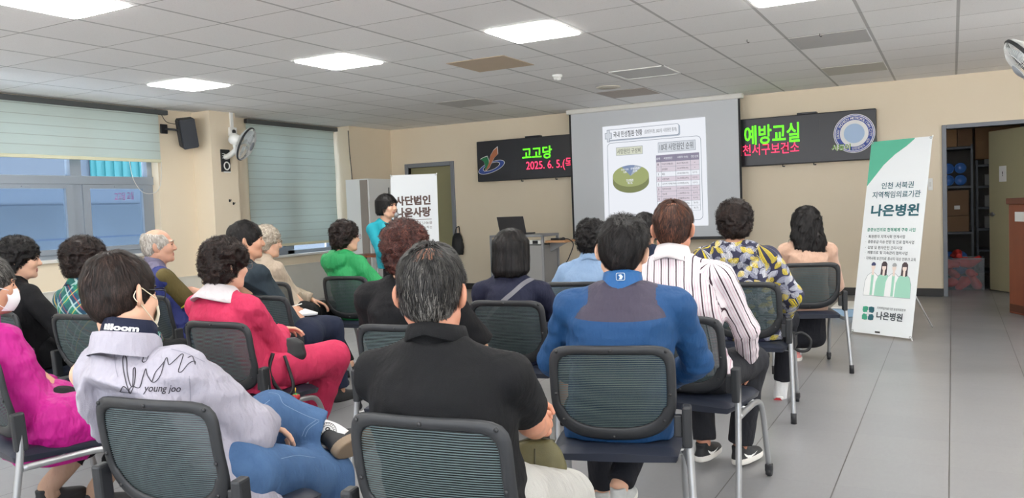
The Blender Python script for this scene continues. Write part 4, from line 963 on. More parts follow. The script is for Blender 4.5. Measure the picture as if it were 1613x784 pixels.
# ------------------------------------------------------------------ clothes' materials
def p_stripe(t, a, v):
    s = t.xyz(a); u = t.math('MULTIPLY', s[0], 30.0); f = t.math('FRACT', u); g = t.math('FRACT', t.math('MULTIPLY', u, 3.0))
    c = t.mix(t.math('LESS_THAN', g, .22), lin('#dcd3d7'), lin('#cbaab6')); return t.mix(t.math('LESS_THAN', f, .16), c, lin('#3c2630'))
def leaf(t, a, scale, off, seedw):
    mp = t.n('ShaderNodeMapping'); mp.inputs['Location'].default_value = off; mp.inputs['Scale'].default_value = (scale, scale, 0); t.l(a, mp.inputs[0])
    vo = t.n('ShaderNodeTexVoronoi'); vo.voronoi_dimensions = '2D'; vo.inputs['Scale'].default_value = 1.0; vo.inputs['Randomness'].default_value = .8; t.l(mp.outputs[0], vo.inputs['Vector'])
    df = t.n('ShaderNodeVectorMath', operation='SUBTRACT'); t.l(mp.outputs[0], df.inputs[0]); t.l(vo.outputs['Position'], df.inputs[1]); d = t.xyz(df.outputs[0]); cc = t.n('ShaderNodeSeparateColor'); t.l(vo.outputs['Color'], cc.inputs[0])
    an = t.math('MULTIPLY', cc.outputs[0], 6.28); co, si = t.math('COSINE', an), t.math('SINE', an)
    x = t.math('ABSOLUTE', t.math('ADD', t.math('MULTIPLY', d[0], co), t.math('MULTIPLY', d[1], si))); y = t.math('SUBTRACT', t.math('MULTIPLY', d[1], co), t.math('MULTIPLY', d[0], si))
    w_ = t.math('MULTIPLY', .34, t.math('SUBTRACT', 1.0, t.math('MULTIPLY', t.math('MULTIPLY', y, y), 3.2)))
    m = t.math('LESS_THAN', x, w_); fe = t.math('LESS_THAN', t.math('FRACT', t.math('MULTIPLY', t.math('SUBTRACT', y, t.math('MULTIPLY', x, .9)), 7.0)), .58)
    return t.math('MULTIPLY', m, t.math('MAXIMUM', fe, t.math('LESS_THAN', x, .025))), cc.outputs[1]
def p_floral(t, a, v):
    m1, k1 = leaf(t, a, 21, (0, 0, 0), 1); m2, k2 = leaf(t, a, 18, (3.3, 1.7, 0), 2)
    c = t.mix(m2, lin('#33344a'), t.mix(t.math('GREATER_THAN', k2, .5), lin('#a3a6b8'), lin('#d8d9de')))
    return t.mix(m1, c, t.mix(t.math('GREATER_THAN', k1, .55), lin('#d8c13a'), lin('#b9bbc6')))
def p_plaid(t, a, v):
    s = t.xyz(a); u = t.math('MULTIPLY', t.math('ADD', s[0], s[1]), 8.0); w_ = t.math('MULTIPLY', t.math('SUBTRACT', s[0], s[1]), 8.0)
    fu, fw_ = t.math('FRACT', u), t.math('FRACT', w_); c = t.mix(t.math('LESS_THAN', fu, .45), lin('#26566a'), lin('#2f7a66')); c = t.mix(t.math('MULTIPLY', t.math('LESS_THAN', fw_, .45), .5), c, lin('#23344f'))
    for f, p, wd_, k in ((fu, .5, .05, '#a9c4c0'), (fw_, .5, .05, '#9fb9b9'), (fu, .8, .03, '#a8433c'), (fw_, .82, .03, '#c0b85e')): c = t.mix(t.math('MULTIPLY', t.math('LESS_THAN', t.math('ABSOLUTE', t.math('SUBTRACT', f, p)), wd_), .75), c, lin(k))
    return c
def p_yoke(zc, ca, cb, curve=.0, xlim=.2, under=None):
    def f(t, a, v):
        s = t.xyz(a); e = t.math('ADD', s[1], t.math('MULTIPLY', t.math('MULTIPLY', s[0], s[0]), -curve)); m = t.math('GREATER_THAN', e, zc)
        m = t.math('MULTIPLY', m, t.math('LESS_THAN', s[2], .5)); m = t.math('MULTIPLY', m, t.math('LESS_THAN', t.math('ABSOLUTE', s[0]), xlim)); n = t.noise(v, 8, 3)
        return t.mix(m, t.mix(n, tuple(x*.9 for x in lin(ca)[:3])+(1,), lin(ca)), lin(cb))
    return f
def p_denim(t, a, v):
    return t.mix(t.noise(v, 7, 4, .6), lin('#2d4a72'), lin('#5a7aa2'))
def p_lightdenim(t, a, v): return t.mix(t.noise(v, 9, 4, .6), lin('#7792b3'), lin('#8fa8c6'))
F_POLO = fabric('black_polo_knit', '#0c0d10', .75); F_WHITET = fabric('white_trouser_cloth', '#adaca7', .8); F_NAVY = fabric('blue_sport_jersey', '#1f4a78', .55, pattern=p_yoke(.905, '#1d4876', '#45404f', .4, .185), fold=.6)
F_BLUEC = fabric('blue_collar_jersey', '#2a5f96', .55); F_STRIPE = fabric('striped_shirting', '#efe7ea', .75, pattern=p_stripe); F_SCOLLAR = fabric('pale_pink_collar', '#d8d1d3', .7)
F_FLORAL = fabric('leaf_print_nylon', '#33344a', .6, pattern=p_floral); F_PEACH = fabric('peach_knit', '#c4a18c', .9, sheen=.2); F_BLACK = fabric('black_cloth', '#101013', .8); F_CHARC = fabric('charcoal_trouser_cloth', '#25262b', .75)
F_NAVYTOP = fabric('midnight_navy_knit', '#1b1e33', .7); F_DENIMS = fabric('pale_denim', '#9ab4d2', .8, pattern=p_lightdenim); F_GREEN = fabric('bright_green_nylon', '#2f9a5b', .5, fold=.9)
F_CRIM = fabric('crimson_cloth', '#c23358', .75, fold=.7); F_CRIMC = fabric('white_lace_collar', '#cfc8ca', .8); F_PLAID = fabric('plaid_flannel', '#26566a', .85, pattern=p_plaid); F_GREY = fabric('pale_grey_windbreaker', '#a5a2ae', .5, fold=.9)
F_JEANS = fabric('blue_denim', '#41608c', .85, pattern=p_denim); F_MAG = fabric('magenta_windbreaker', '#b3177f', .45, fold=1.0); F_VEST = fabric('navy_vest', '#2c3573', .6, pattern=p_yoke(.90, '#2b3470', '#68647a', 0, .5))
F_OLIVE = fabric('olive_sleeve', '#5a4f2c', .75); F_TEE = fabric('dark_green_tee', '#27323a', .8); F_NAVYT = fabric('navy_trousers', '#20273c', .8); F_CREAM = fabric('cream_windbreaker', '#b7a795', .6, fold=.8)
F_TEAL = fabric('teal_blazer', '#1a8f9e', .7, fold=.3); F_MID = fabric('navy_inner_collar', '#1c2136', .8); F_SOCKW = fabric('white_sock_knit', '#e6e6e6', .85); F_BSLK = fabric('dark_slacks', '#1f2026', .8)
M_SOLEW = mat('white_sole', '#dedbd4', .6); M_SOLEB = mat('brown_sole', '#8a7864', .7, bump=.3, bscale=150); M_SHOEB = mat('black_shoe', '#1a1b1e', .6); M_SHOEG = mat('silver_runner', '#b8bab8', .5, noise=.3, nscale=30); M_SOLEK = mat('black_sole', '#19191a', .7)
M_SHOEW = mat('white_trainer', '#e2dfdd', .5); M_PINKS = mat('pink_trainer', '#d98a86', .6); M_BAGB = mat('black_bag_nylon', '#17181b', .55, bump=.15, bscale=400); M_GOLD = mat('gold_metal', '#c9a24a', .3, .9)
def HR(style, mt, **k): return dict(style=style, mat=mt, **k)
def hood(G, c):
    N = c['N']; G.ell(N+V3(0, -.098, -.050), (.135, .062, .085), .012); G.ell(N+V3(0, -.098, .012), (.095, .032, .060), .008, 'cut'); G.cone(N+V3(-.10, -.02, -.01), N+V3(.10, -.02, -.01), .04, .04, .03); G.cone(N+V3(0, .02, .02), N+V3(0, .045, .2), .066, .08, .012, 'cut')
def crew(D, mt, r=.064, h=.02, kind='stand', **k): return collar(D['body'], D['N']+V3(0, .008, -.005), V3(0, .22, 1), r, h, kind, mt, **k)

# ---- the man in black, nearest
def thin_crown(p): return np.sqrt((p[..., 0]/.048)**2+((p[..., 1]+.045)/.062)**2+((p[..., 2]-.110)/.052)**2)*.04-.04+.012*vnoise(p*60, 5)
D = person('polo', 'grey-haired man in a black polo shirt with hands clasped, closest to the camera', (7.77, 1.83, 12), (681, 462), -.08, 6, -4, 0, nx=.02, sw=.19, wd=1.10, dp=1.10, belly=.02, near=2, vox=.0065,
    top=dict(mat=F_POLO, sleeve='short', slen=.66, arm=1.08, wrinkle=.7), bottom=dict(mat=F_WHITET, loose=.022), shoes=dict(mats=[M_SHOEB, M_SOLEK]), hair=HR('thin_crown', H_GREY, n=15000, len=.032, hole=thin_crown, grey=.005), skin=SKIN3, hem=.44,
    arms={'Rpx': (858, 674, .34), 'Lpx': (846, 668, .40), 'Rhand': 'clasp', 'Lhand': 'clasp', 'Rdir': (-.35, .9, .15), 'Ldir': (.5, .85, .15), 'Rh': (.25, -.8, -.9), 'Lh': (-1, -.2, -.9)}, legs={'Rkpx': (890, 785, .38), 'Ra': (.2, .43, .09), 'Lk': (-.14, .40, .55)})
collar(D['body'], D['N']+V3(0, .006, -.004), V3(0, .2, 1), .068, .034, 'polo', F_POLO, .55)
# ---- the man in blue
D = person('navy', 'black-haired man in a blue top with a dark plum yoke, back to the camera', (7.80, 2.86, 16), (981, 397), -.10, -4, -8, 5, sw=.195, wd=1.10, dp=1.06, near=2, vox=.0065, sdrop=.06,
    top=dict(mat=F_NAVY, sleeve='long', arm=1.08, wrinkle=1.0), bottom=dict(mat=F_BSLK), shoes=dict(mats=[M_SHOEG, M_SOLEW]), hair=HR('short', H_BLACK, n=13000, len=.06, seed=8, messy=3.0), skin=SKIN2,
    arms={'R': (.17, .26, .60), 'L': (-.15, .26, .60), 'Rh': (1.2, -.5, -.5), 'Lh': (-1.2, -.5, -.5)}, legs={'Rapx': (975, 765, .02), 'Rk': (.12, .34, .53)})
collar(D['body'], D['N']+V3(0, .006, -.002), V3(0, .2, 1), .064, .040, 'stand', F_BLUEC, .5)
PEOPLE['navy'] = D
# ---- striped shirt
def chest_crown(p): return np.sqrt((p[..., 0]/.030)**2+((p[..., 1]+.05)/.035)**2+((p[..., 2]-.12)/.05)**2)*.03-.03+.010*vnoise(p*60, 6)
D = person('stripe', 'chestnut-haired man in a white shirt with dark vertical stripes', (7.87, 3.66, 2), (1061, 361), -.10, 4, -3, 0, sw=.205, wd=1.08, near=1, vox=.0075,
    top=dict(mat=F_STRIPE, arm=1.12, slen=.9), bottom=dict(mat=F_CHARC, loose=.008), hem=.57, shoes=dict(mats=[M_SHOEB, M_SOLEW]), hair=HR('short', H_CHEST, n=9000, len=.04, seed=5, hole=chest_crown), skin=SKIN3,
    arms={'R': (.20, .20, .57), 'L': (-.12, .24, .60), 'Rh': (1, -.6, -.6)}, legs={'Rk': (.19, .36, .53), 'Rapx': (1166, 700, .30), 'Lapx': (1108, 695, .30), 'Lk': (-.06, .36, .53), 'Rt': (.35, 1, 0), 'Lt': (.2, 1, 0)})
collar(D['body'], D['N']+V3(0, .006, -.002), V3(0, .2, 1), .064, .036, 'fold', F_SCOLLAR, .5)
# ---- leaf-print jacket
D = person('floral', 'curly-haired person in a grey and yellow leaf-print hooded jacket', (7.80, 5.14, 6), (1157, 352), -.08, 8, -6, 0, True, 1.0, .19, 1.08, 1.05, near=1, vox=.008,
    top=dict(mat=F_FLORAL, arm=1.15, loose=.008, edit=hood), bottom=dict(mat=F_BSLK, len=.8), shoes=dict(mats=[M_SHOEW, M_SOLEW], sock=F_SOCKW), hair=HR('perm', H_BROWN, seed=12), skin=SKIN,
    arms={'R': (.19, .20, .58)}, legs={'Rapx': (1229, 622, .30), 'Rk': (.20, .34, .53)})
# ---- long hair, peach top
D = person('peach', 'long dark-haired woman in a peach top and dark skirt, by the banner stand', (7.90, 6.60, 20), (1268, 352), -.08, 10, -4, 10, True, .98, .165, .98, .98, near=1, vox=.008,
    top=dict(mat=F_PEACH, arm=.95, loose=.004), bottom=dict(mat=F_BSLK, skirt=.33, len=.5), shoes=dict(mats=[M_PINKS, M_SOLEW], sock=F_SOCKW), hair=HR('long', H_BLACK, seed=4, n=6000), skin=SKIN2,
    arms={'R': (.14, .22, .58), 'Rh': (.6, -.6, -.9), 'Lh': (-.6, -.6, -.9)}, legs={'Rapx': (1254, 550, .28), 'Lapx': (1236, 552, .28)})
MB().tube(arc(np.array([(.03, -.115, .045), (.05, -.118, .05), (.062, -.11, .04)])@D['RH'].T*D['hs']+D['HC'], 4), .006, 8).build('hair_clip', mat('silver_clip', '#8d8d90', .3, .8), D['body'])
# ---- black bob, navy top
D = person('bob', 'person with a sleek black bob in a midnight navy top, bag strap across the back', (6.78, 4.03, 8), (806, 396), -.08, 6, -3, 0, True, .98, .175, 1.0, 1.0, near=1, vox=.008,
    top=dict(mat=F_NAVYTOP, slen=.85, neck=.07), bottom=dict(mat=F_BLACK, len=.55, loose=.015), shoes=dict(mats=[M_SHOEB, M_SOLEK]), hair=HR('bob', H_BLACK, seed=2, n=7000), skin=SKIN2, nz=-.15)
PEOPLE['bob'] = D
# ---- pale denim shirt
D = person('denim', 'dark-haired person in a pale blue denim shirt near the screen corner', (6.70, 5.04, 10), (932, 378), -.08, 6, -4, 0, True, .98, .18, 1.0, 1.0,
    top=dict(mat=F_DENIMS, loose=.006), bottom=dict(mat=F_NAVYT), shoes=dict(mats=[M_SHOEB, M_SOLEK]), hair=HR('perm', H_BLACK, seed=22), skin=SKIN2)
crew(D, F_DENIMS, .062, .03, 'fold')
# ---- barely seen behind
D = person('hidden', 'dark-haired person in navy, mostly hidden behind the striped shirt', (7.10, 5.95, 10), (1016, 362), -.08, 6, -4, 0, False, .98, .18,
    top=dict(mat=F_NAVYT), bottom=dict(mat=F_BSLK), shoes=dict(mats=[M_SHOEB, M_SOLEK]), hair=HR('short', H_BLACK, seed=31), skin=SKIN)
# ---- green jacket
D = person('green', 'curly-haired woman with red-framed glasses in a bright green hooded jacket', (4.60, 5.32, -8), (545, 374), -.06, -22, -2, 0, True, 1.0, .175, 1.0, 1.0,
    top=dict(mat=F_GREEN, arm=1.08, loose=.006, edit=hood), bottom=dict(mat=F_BLACK), shoes=dict(mats=[M_SHOEB, M_SOLEK]), hair=HR('perm', H_BROWN, seed=41), skin=SKIN2, arms={'R': (.17, .24, .60)})
glasses(D, mat('red_glasses_frame', '#6e2a30', .4))
# ---- auburn hair, black top
D = person('auburn', 'auburn-haired woman in a black top, half hidden behind the man in the polo shirt', (6.74, 3.12, 10), (641, 396), -.08, 4, 0, -6, True, 1.0, .185, 1.08, 1.05, near=1, vox=.008,
    top=dict(mat=F_BLACK, sleeve='short', slen=.95, arm=1.15, loose=.006), bottom=dict(mat=F_BLACK), shoes=dict(mats=[M_SHOEB, M_SOLEK]), hair=HR('perm', H_AUB, seed=51, n=7000), skin=SKIN2,
    arms={'R': (.17, .22, .60)})
# ---- crimson suit
D = person('crimson', 'woman in a crimson suit with a white lace collar, hands together on her lap', (5.77, 2.99, -2), (357, 419), -.06, -10, -5, 0, True, 1.0, .185, 1.1, 1.1, near=1, vox=.0075, belly=.02,
    top=dict(mat=F_CRIM, arm=1.12, loose=.008, slen=.93), bottom=dict(mat=F_CRIM, loose=.022, len=.97), shoes=dict(mats=[M_SHOEB, M_SOLEK]), hair=HR('perm', H_BROWN, seed=61, n=7500), skin=SKIN2,
    arms={'Rpx': (440, 524, .26), 'Lpx': (428, 520, .30), 'Rhand': 'relax', 'Lhand': 'relax', 'Rh': (.8, -.7, -.5), 'Rdir': (-.5, .85, -.05), 'Ldir': (.7, .7, 0)}, legs={'Rk': (.17, .40, .55), 'Rapx': (488, 676, .42)})
crew(D, F_CRIMC, .068, .022, 'wide')
glasses(D, mat('thin_metal_glasses', '#6a6058', .35, .6))
# ---- bald man in the vest
D = person('vest', 'balding white-haired man in a navy vest with arms folded', (4.20, 3.90, -22), (250, 388), -.05, -20, 2, 0, False, 1.0, .195, 1.06, 1.05, near=1, vox=.0075, belly=.015,
    top=dict(mat=F_VEST, vest=True, name='vest', loose=.008), bottom=dict(mat=F_NAVYT), shoes=dict(mats=[M_SHOEB, M_SOLEK]), hair=HR('bald', H_WHITE, seed=71, n=5000, len=.03), skin=skin_mat('skin_bald_ruddy', '#c99a83'),
    arms={'R': (.0, .24, .74), 'L': (.06, .20, .78), 'Rh': (.7, -.5, -1), 'Lh': (-.7, -.5, -1), 'Rdir': (-1, .1, 0), 'Ldir': (1, .1, 0)})
def sleeve(D, s_, t1, r0, r1, mt, trim=None):
    a, e, w_ = D['A'][s_]; G = Field(np.minimum(a, e)-.14, np.maximum(a, e)+.14, .008); c = a+(e-a)*t1; d = (e-a)/np.linalg.norm(e-a); G.cone(a, c, r0, r1, 0); q, X, Y, Z = G.win(G.lo, G.lo+G.h*G.n)
    G.v = np.maximum(G.v, (X-c[0])*d[0]+(Y-c[1])*d[1]+(Z-c[2])*d[2]).astype(np.float32); G.noisy(.004, (16, 16, 16), 3, ridge=True); P, Q = G.mesh(); P = relax(P, Q, 2)
    o = mesh_obj('shirt_sleeve', P, Q, [mt], D['body'], None, {'pat': ('FLOAT_VECTOR', P[:, [0, 2, 1]])})
    if trim:
        m = MB(); a_ = np.arange(25)/24*2*PI; u = np.cross(d, (0, 0, 1.0)); u /= np.linalg.norm(u); v_ = np.cross(d, u); m.tube([c-d*.004+(r1-.001)*(math.cos(x)*u+math.sin(x)*v_) for x in a_], .006, 8, closed=True); m.build('sleeve_trim', trim, o)
for s_ in (-1, 1): sleeve(D, s_, .80, .068, .064, F_OLIVE, mat('yellow_trim', '#c9c23a', .7))
crew(D, F_VEST, .066, .035, 'stand')
# ---- dark green tee
def nofringe(G): G.ell((0, .075, .085), (.075, .06, .05), .01, 'cut')
D = person('tee', 'man with receding black hair in a dark green tee, papers on his lap', (5.10, 4.02, -14), (388, 380), -.05, -24, 0, 0, False, 1.02, .20, 1.08, 1.05, near=1, vox=.0075, belly=.03,
    top=dict(mat=F_TEE, sleeve='short', slen=.85, arm=1.15), bottom=dict(mat=F_NAVYT, loose=.012), shoes=dict(mats=[M_SHOEB, M_SOLEK]), hair=HR('short', H_BLACK, seed=81, n=6000, edit=nofringe), skin=SKIN,
    arms={'Rpx': (452, 487, .34), 'Lpx': (440, 485, .40), 'Rh': (.8, -.6, -.6), 'Rdir': (-.15, .95, -.1)}, legs={'Rkpx': (502, 516, .40), 'Rapx': (512, 592, .42)})
crew(D, F_TEE, .066, .018, 'stand')
# ---- cream jacket
D = person('cream', 'white-haired woman with glasses in a cream jacket, beside the wall blind', (4.32, 4.85, -14), (421, 383), -.05, -26, -4, 0, True, .98, .17, 1.0, 1.0,
    top=dict(mat=F_CREAM, loose=.008, arm=1.05), bottom=dict(mat=F_BLACK), shoes=dict(mats=[M_SHOEB, M_SOLEK]), hair=HR('perm', H_BLOND, seed=91), skin=SKIN2, arms={'Rpx': (480, 488, .34)}, legs={'Rkpx': (505, 488, .40), 'Lk': (-.1, .4, .53)})
glasses(D, mat('gold_glasses_frame', '#8a7860', .35, .7)); crew(D, F_CREAM, .06, .03, 'fold')
# ---- plaid
D = person('plaid', 'person with dark permed hair in a green and blue plaid shirt', (4.64, 3.02, 0), (137, 412), -.07, -14, 0, 0, True, 1.0, .18, 1.02, 1.0, near=1, vox=.008,
    top=dict(mat=F_PLAID, loose=.005), bottom=dict(mat=F_BLACK), shoes=dict(mats=[M_SHOEB, M_SOLEK]), hair=HR('perm', H_BROWN, seed=101), skin=SKIN2)
crew(D, F_PLAID, .062, .03, 'fold')
# ---- black cardigan
D = person('black', 'person with short black curls in a black cardigan, nearest the wide window', (3.93, 3.02, -8), (32, 409), -.06, -26, -4, 0, True, 1.0, .175, 1.04, 1.05, near=1, vox=.008,
    top=dict(mat=F_BLACK, loose=.006, wrinkle=.8), bottom=dict(mat=F_BLACK), shoes=dict(mats=[M_SHOEB, M_SOLEK]), hair=HR('perm', H_BLACK, seed=111), skin=SKIN2, arms={'R': (.17, .24, .60)})
crew(D, F_BLACK, .062, .02, 'stand')
# ---- magenta jacket
def coat_lap(G, c):
    for s_ in (-1, 1): hp, kn = c['LG'][s_][:2]; G.cone(hp+V3(s_*.03, -.02, -.03), hp*.78+kn*.22+V3(s_*.03, 0, -.04), .125, .115, .02)
    G.func(lambda v, X, Y, Z: np.maximum(v, .34-Z))
D = person('magenta', 'person in a magenta windbreaker and white face mask at the photo edge', (5.56, 2.04, -8), (-20, 452), -.03, -12, -4, 0, True, 1.0, .185, 1.02, 1.0, near=2, vox=.0075, hem=.36,
    top=dict(mat=F_MAG, arm=1.15, loose=.016, slen=.72, wrinkle=1.5, edit=coat_lap), bottom=dict(mat=F_BLACK, len=.70, loose=.008), shoes=dict(mats=[M_SHOEB, M_SOLEK], sock=fabric('beige_sock', '#a88a76', .85)), hair=HR('short', H_GREY, seed=121, n=9000), skin=SKIN,
    arms={'Rpx': (114, 618, .14), 'Lpx': (104, 612, .30), 'Rh': (.9, -.6, -.9), 'Rdir': (-.1, 1, -.1)}, legs={'Rk': (.14, .40, .52), 'Rapx': (150, 775, .36), 'Lapx': (76, 768, .16), 'Lk': (-.10, .40, .52)})
face_mask(D, mat('white_mask', '#eeeef0', .8)); crew(D, F_MAG, .066, .03, 'stand')
PEOPLE['magenta'] = D
# ---- pale grey jacket
def tall_collar(G, c): pass
D = person('jacket', 'man in glasses and mask, pale grey lettered jacket, one ankle on his knee', (6.92, 1.72, 14), (192, 468), -.04, -7, -8, -8, False, 1.04, .165, 1.0, 1.04, nx=.05, nz=-.165, near=2, vox=.0065, kyph=.045, hem=.30, sdrop=.06,
    top=dict(mat=F_GREY, arm=1.25, loose=.020, slen=.95, wrinkle=1.3), bottom=dict(mat=F_JEANS, loose=.022, len=.82), shoes=dict(mats=[M_SHOEB, M_SOLEB], sock=F_SOCKW, size=.98), hair=HR('short', H_BROWN, seed=131, n=15000, len=.04), skin=SKIN2,
    arms={'Rpx': (408, 672, .26), 'L': (-.06, .28, .62), 'Rh': (1.0, -.6, -.6), 'Lh': (-.75, .1, -.9), 'Rdir': (-.3, .9, -.3)},
    legs={'Rkpx': (515, 750, .42), 'Rapx': (552, 890, .44), 'Lkpx': (428, 657, .38), 'Lapx': (522, 684, .42), 'Lt': (.15, .97, -.1), 'Lu': (-.85, .1, .5)})
collar(D['body'], D['N']+V3(0, -.006, .016), V3(0, .2, 1), .090, .026, 'band', F_GREY, .4, low=.012); INNER = collar(D['body'], D['N']+V3(0, .004, .026), V3(0, .2, 1), .071, .056, 'stand', F_MID, .45, name='inner_collar')
glasses(D, mat('black_glasses_frame', '#15151a', .35)); face_mask(D, mat('cream_mask', '#e9e1c9', .8)); PEOPLE['jacket'] = D
# ---- the speaker
D = person('speaker', 'standing woman in a teal blazer holding a microphone to her mouth', (3.93, 6.74, -108), (610, 325), .02, 14, -2, 0, True, 1.0, .165, 1.0, 1.0, near=1, vox=.0075, hem=.76, standing=True, kyph=.0, nz=-.15,
    top=dict(mat=F_TEAL, loose=.010, name='blazer', wrinkle=.5), bottom=dict(mat=F_BLACK, loose=.005), shoes=dict(mats=[M_SHOEB, M_SOLEK]), hair=HR('shortbob', H_BLACK, seed=141, n=5000), skin=SKIN2,
    arms={'Rpx': (616, 362, .20), 'Rhand': 'grip', 'Rdir': (-.6, .5, .5), 'Rup': (.2, -.6, .7), 'Rh': (.7, -.1, -1), 'L': (-.22, .10, .78), 'Lh': (-1, -.8, 0)})
PEOPLE['speaker'] = D
# ------------------------------------------------------------------ LED sign
def wall_xz(x, y, Y):
    p = on_plane(x, y, (0, Y, 0), (0, 1, 0)); return p[0], p[2]
def wbox(x0, y0, x1, y1, Y):
    """photo box -> (x0, x1, z0, z1) on the wall plane"""
    a = wall_xz(x0, y1, Y); b = wall_xz(x1, y0, Y); return a[0], b[0], a[1], b[1]
SY = 11.46
M_LEDB = mat('led_sign_face', '#25262c', .35, noise=.1, nscale=3); M_LG = emit('led_green', '#5bff1e', 2.2); M_LR = emit('led_red', '#ff3a62', 2.6); M_LRG = emit('led_red_halo', '#9c1230', .55)
t = thing('led_sign', 'long black LED sign with green and red Korean lettering, behind the projection screen', 'sign', (0, 0, 0))
m = MB(); m.box((2.12, SY, 1.77), (8.07, BW, 2.42), b=.012); 
for x in (3.0, 4.4, 5.5, 7.1): m.box((x, SY+.02, 2.42), (x+.25, BW, 2.445), b=.006)
for x in (2.9, 3.5, 6.9, 7.3): m.tube([(x, SY+.05, 1.77), (x, SY+.05, 1.745), (x+.03, SY+.05, 1.745)], .008, 6)
for x in (2.84, 7.38): m.box((x, SY-.002, 1.78), (x+.006, SY, 2.41))
m.build('sign_body', M_LEDB, t)
def led(txt, box, mt, name, bold=.02, halo=None):
    v, f = fit_text(txt, *box, bold=bold); m = MB(); m.add(v, f, 0, M=WALLM, T=(0, SY-.004, 0)); ms = [mt]
    if halo: v, f = fit_text(txt, *box, bold=bold+.035); m.add(v, f, 1, M=WALLM, T=(0, SY-.002, 0)); ms.append(halo)
    return m.build(name, ms, t)
GR = on_plane
led('고고당', wbox(823, 229, 869, 252, SY), M_LG, 'green_lettering', .016); led('예방교실', wbox(1173, 192, 1259, 229, SY), M_LG, 'green_lettering', .016)
b = wbox(829.5, 248.5, 897, 271, SY); led('2025. 6. 5.(목)', (b[0], b[1]+.10, b[2], b[3]), M_LR, 'red_lettering', -.004, M_LRG)
b = wbox(1168, 221, 1258.5, 247, SY); led('인천서구보건소', (b[0]-.10, b[1], b[2]+.01, b[3]-.01), M_LR, 'red_lettering', -.004, M_LRG)
def flat(parent, name, shapes, mats, Y, step=.0012):
    """flat printed shapes on a wall plane: (outline in x, z, material)"""
    m = MB()
    for i, (o, mi) in enumerate(shapes): m.prism(o, Y-step*(i+1), Y-step*(i+.2), mi)
    return m.build(name, mats, parent)
def E2(c, rx, rz_, rot=0, a0=0, a1=2*PI, n=40):
    return [(c[0]+rx*math.cos(a)*math.cos(rot)-rz_*math.sin(a)*math.sin(rot), c[1]+rx*math.cos(a)*math.sin(rot)+rz_*math.sin(a)*math.cos(rot)) for a in np.linspace(a0, a1, n, endpoint=abs(a1-a0) < 6.2)]
# district emblem (Y-shaped ribbon over a blue ring)
x0, x1, z0, z1 = wbox(754, 231, 794, 275, SY); ew, eh = x1-x0, z1-z0
def EM(p): return [(x0+u*ew, z0+v*eh) for u, v in p]
ring = lambda c, rx, ry, rot, th: E2(c, rx, ry, rot)+[] 
M_EB = mat('emblem_blue', '#2d4a94', .5); M_EG = mat('emblem_green', '#1f7a4a', .5); M_EO = mat('emblem_copper', '#b06a45', .5); M_EW = mat('emblem_white', '#e8e8e8', .5)
sh = [(E2((x0+ew*.5, z0+eh*.255), ew*.52, eh*.205, .28), 0), (E2((x0+ew*.5, z0+eh*.255), ew*.50, eh*.19, .28), 1), (E2((x0+ew*.50, z0+eh*.28), ew*.335, eh*.135, .28), 0), (E2((x0+ew*.50, z0+eh*.28), ew*.315, eh*.12, .28), 2)]
g1 = [(.10, .58), (.22, .64), (.36, .68), (.42, .50), (.40, .32), (.30, .14), (.27, .22), (.27, .36), (.22, .50)]
o1 = [(.75, 1.0), (.60, .88), (.48, .68), (.42, .42), (.30, .18), (.24, .12), (.30, .14), (.44, .26), (.54, .45), (.62, .60), (.76, .73)]
def grow(p, k): c = np.mean(p, 0); return [tuple(c+(np.array(q)-c)*k) for q in p]
sh += [(EM(grow(g1, 1.10)), 0), (EM(g1), 3), (EM(grow(o1, 1.07)), 0), (EM(o1), 4)]
flat(t, 'district_emblem', sh, [M_EW, M_EB, M_LEDB, M_EG, M_EO], SY)
# round city badge: ring of lettering, its inner disc left plain
cx, cz = wall_xz(1345.5, 210, SY); rr = (wbox(1313.5, 170, 1378, 250, SY)[1]-wbox(1313.5, 170, 1378, 250, SY)[0])/2
sh = [(E2((cx, cz), rr, rr), 0), (E2((cx, cz), rr*.965, rr*.965), 1), (E2((cx, cz), rr*.93, rr*.93), 0), (E2((cx, cz), rr*.895, rr*.895), 1), (E2((cx, cz), rr*.69, rr*.69), 0), (E2((cx, cz), rr*.5, rr*.5), 2)]
bd = flat(t, 'round_badge', sh, [M_EW, mat('badge_blue', '#3b4fa0', .5), mat('badge_pale_blue', '#a9c2e0', .5)], SY)
m = MB()
def ring_text(txt, a0, a1, r, size, flip):
    for k, ch in enumerate(txt):
        if ch == ' ': continue
        a = a0+(a1-a0)*k/(len(txt)-1); v, f = text_geo(ch, size, .012, 'CENTER'); v = v-[0, size*.35, 0]; ro = a-PI/2 if not flip else a+PI/2; c, s_ = math.cos(ro), math.sin(ro)
        v2 = np.stack([v[:, 0]*c-v[:, 1]*s_+r*math.cos(a), v[:, 0]*s_+v[:, 1]*c+r*math.sin(a), v[:, 2]], 1); m.add(v2, f, 0, M=WALLM, T=(cx, SY-.010, cz))
ring_text('SEOGU INCHEON METROPOLITAN CITY', PI*1.08, -PI*.06, rr*.79, rr*.17, False); ring_text('인천광역시 서구', PI*1.48, PI*1.84, rr*.79, rr*.15, True)
m.build('badge_lettering', M_EW, bd)
b = wbox(1310, 226, 1340, 238, SY); m = MB(); v, f = fit_text('서동이', *b, bold=.09); m.add(v, f, 0, M=WALLM, T=(0, SY-.011, 0)); v, f = fit_text('서동이', *b, bold=.03); m.add(v, f, 1, M=WALLM, T=(0, SY-.013, 0)); m.build('name_lettering', [M_EW, mat('name_green', '#6f9a3c', .5)], t)
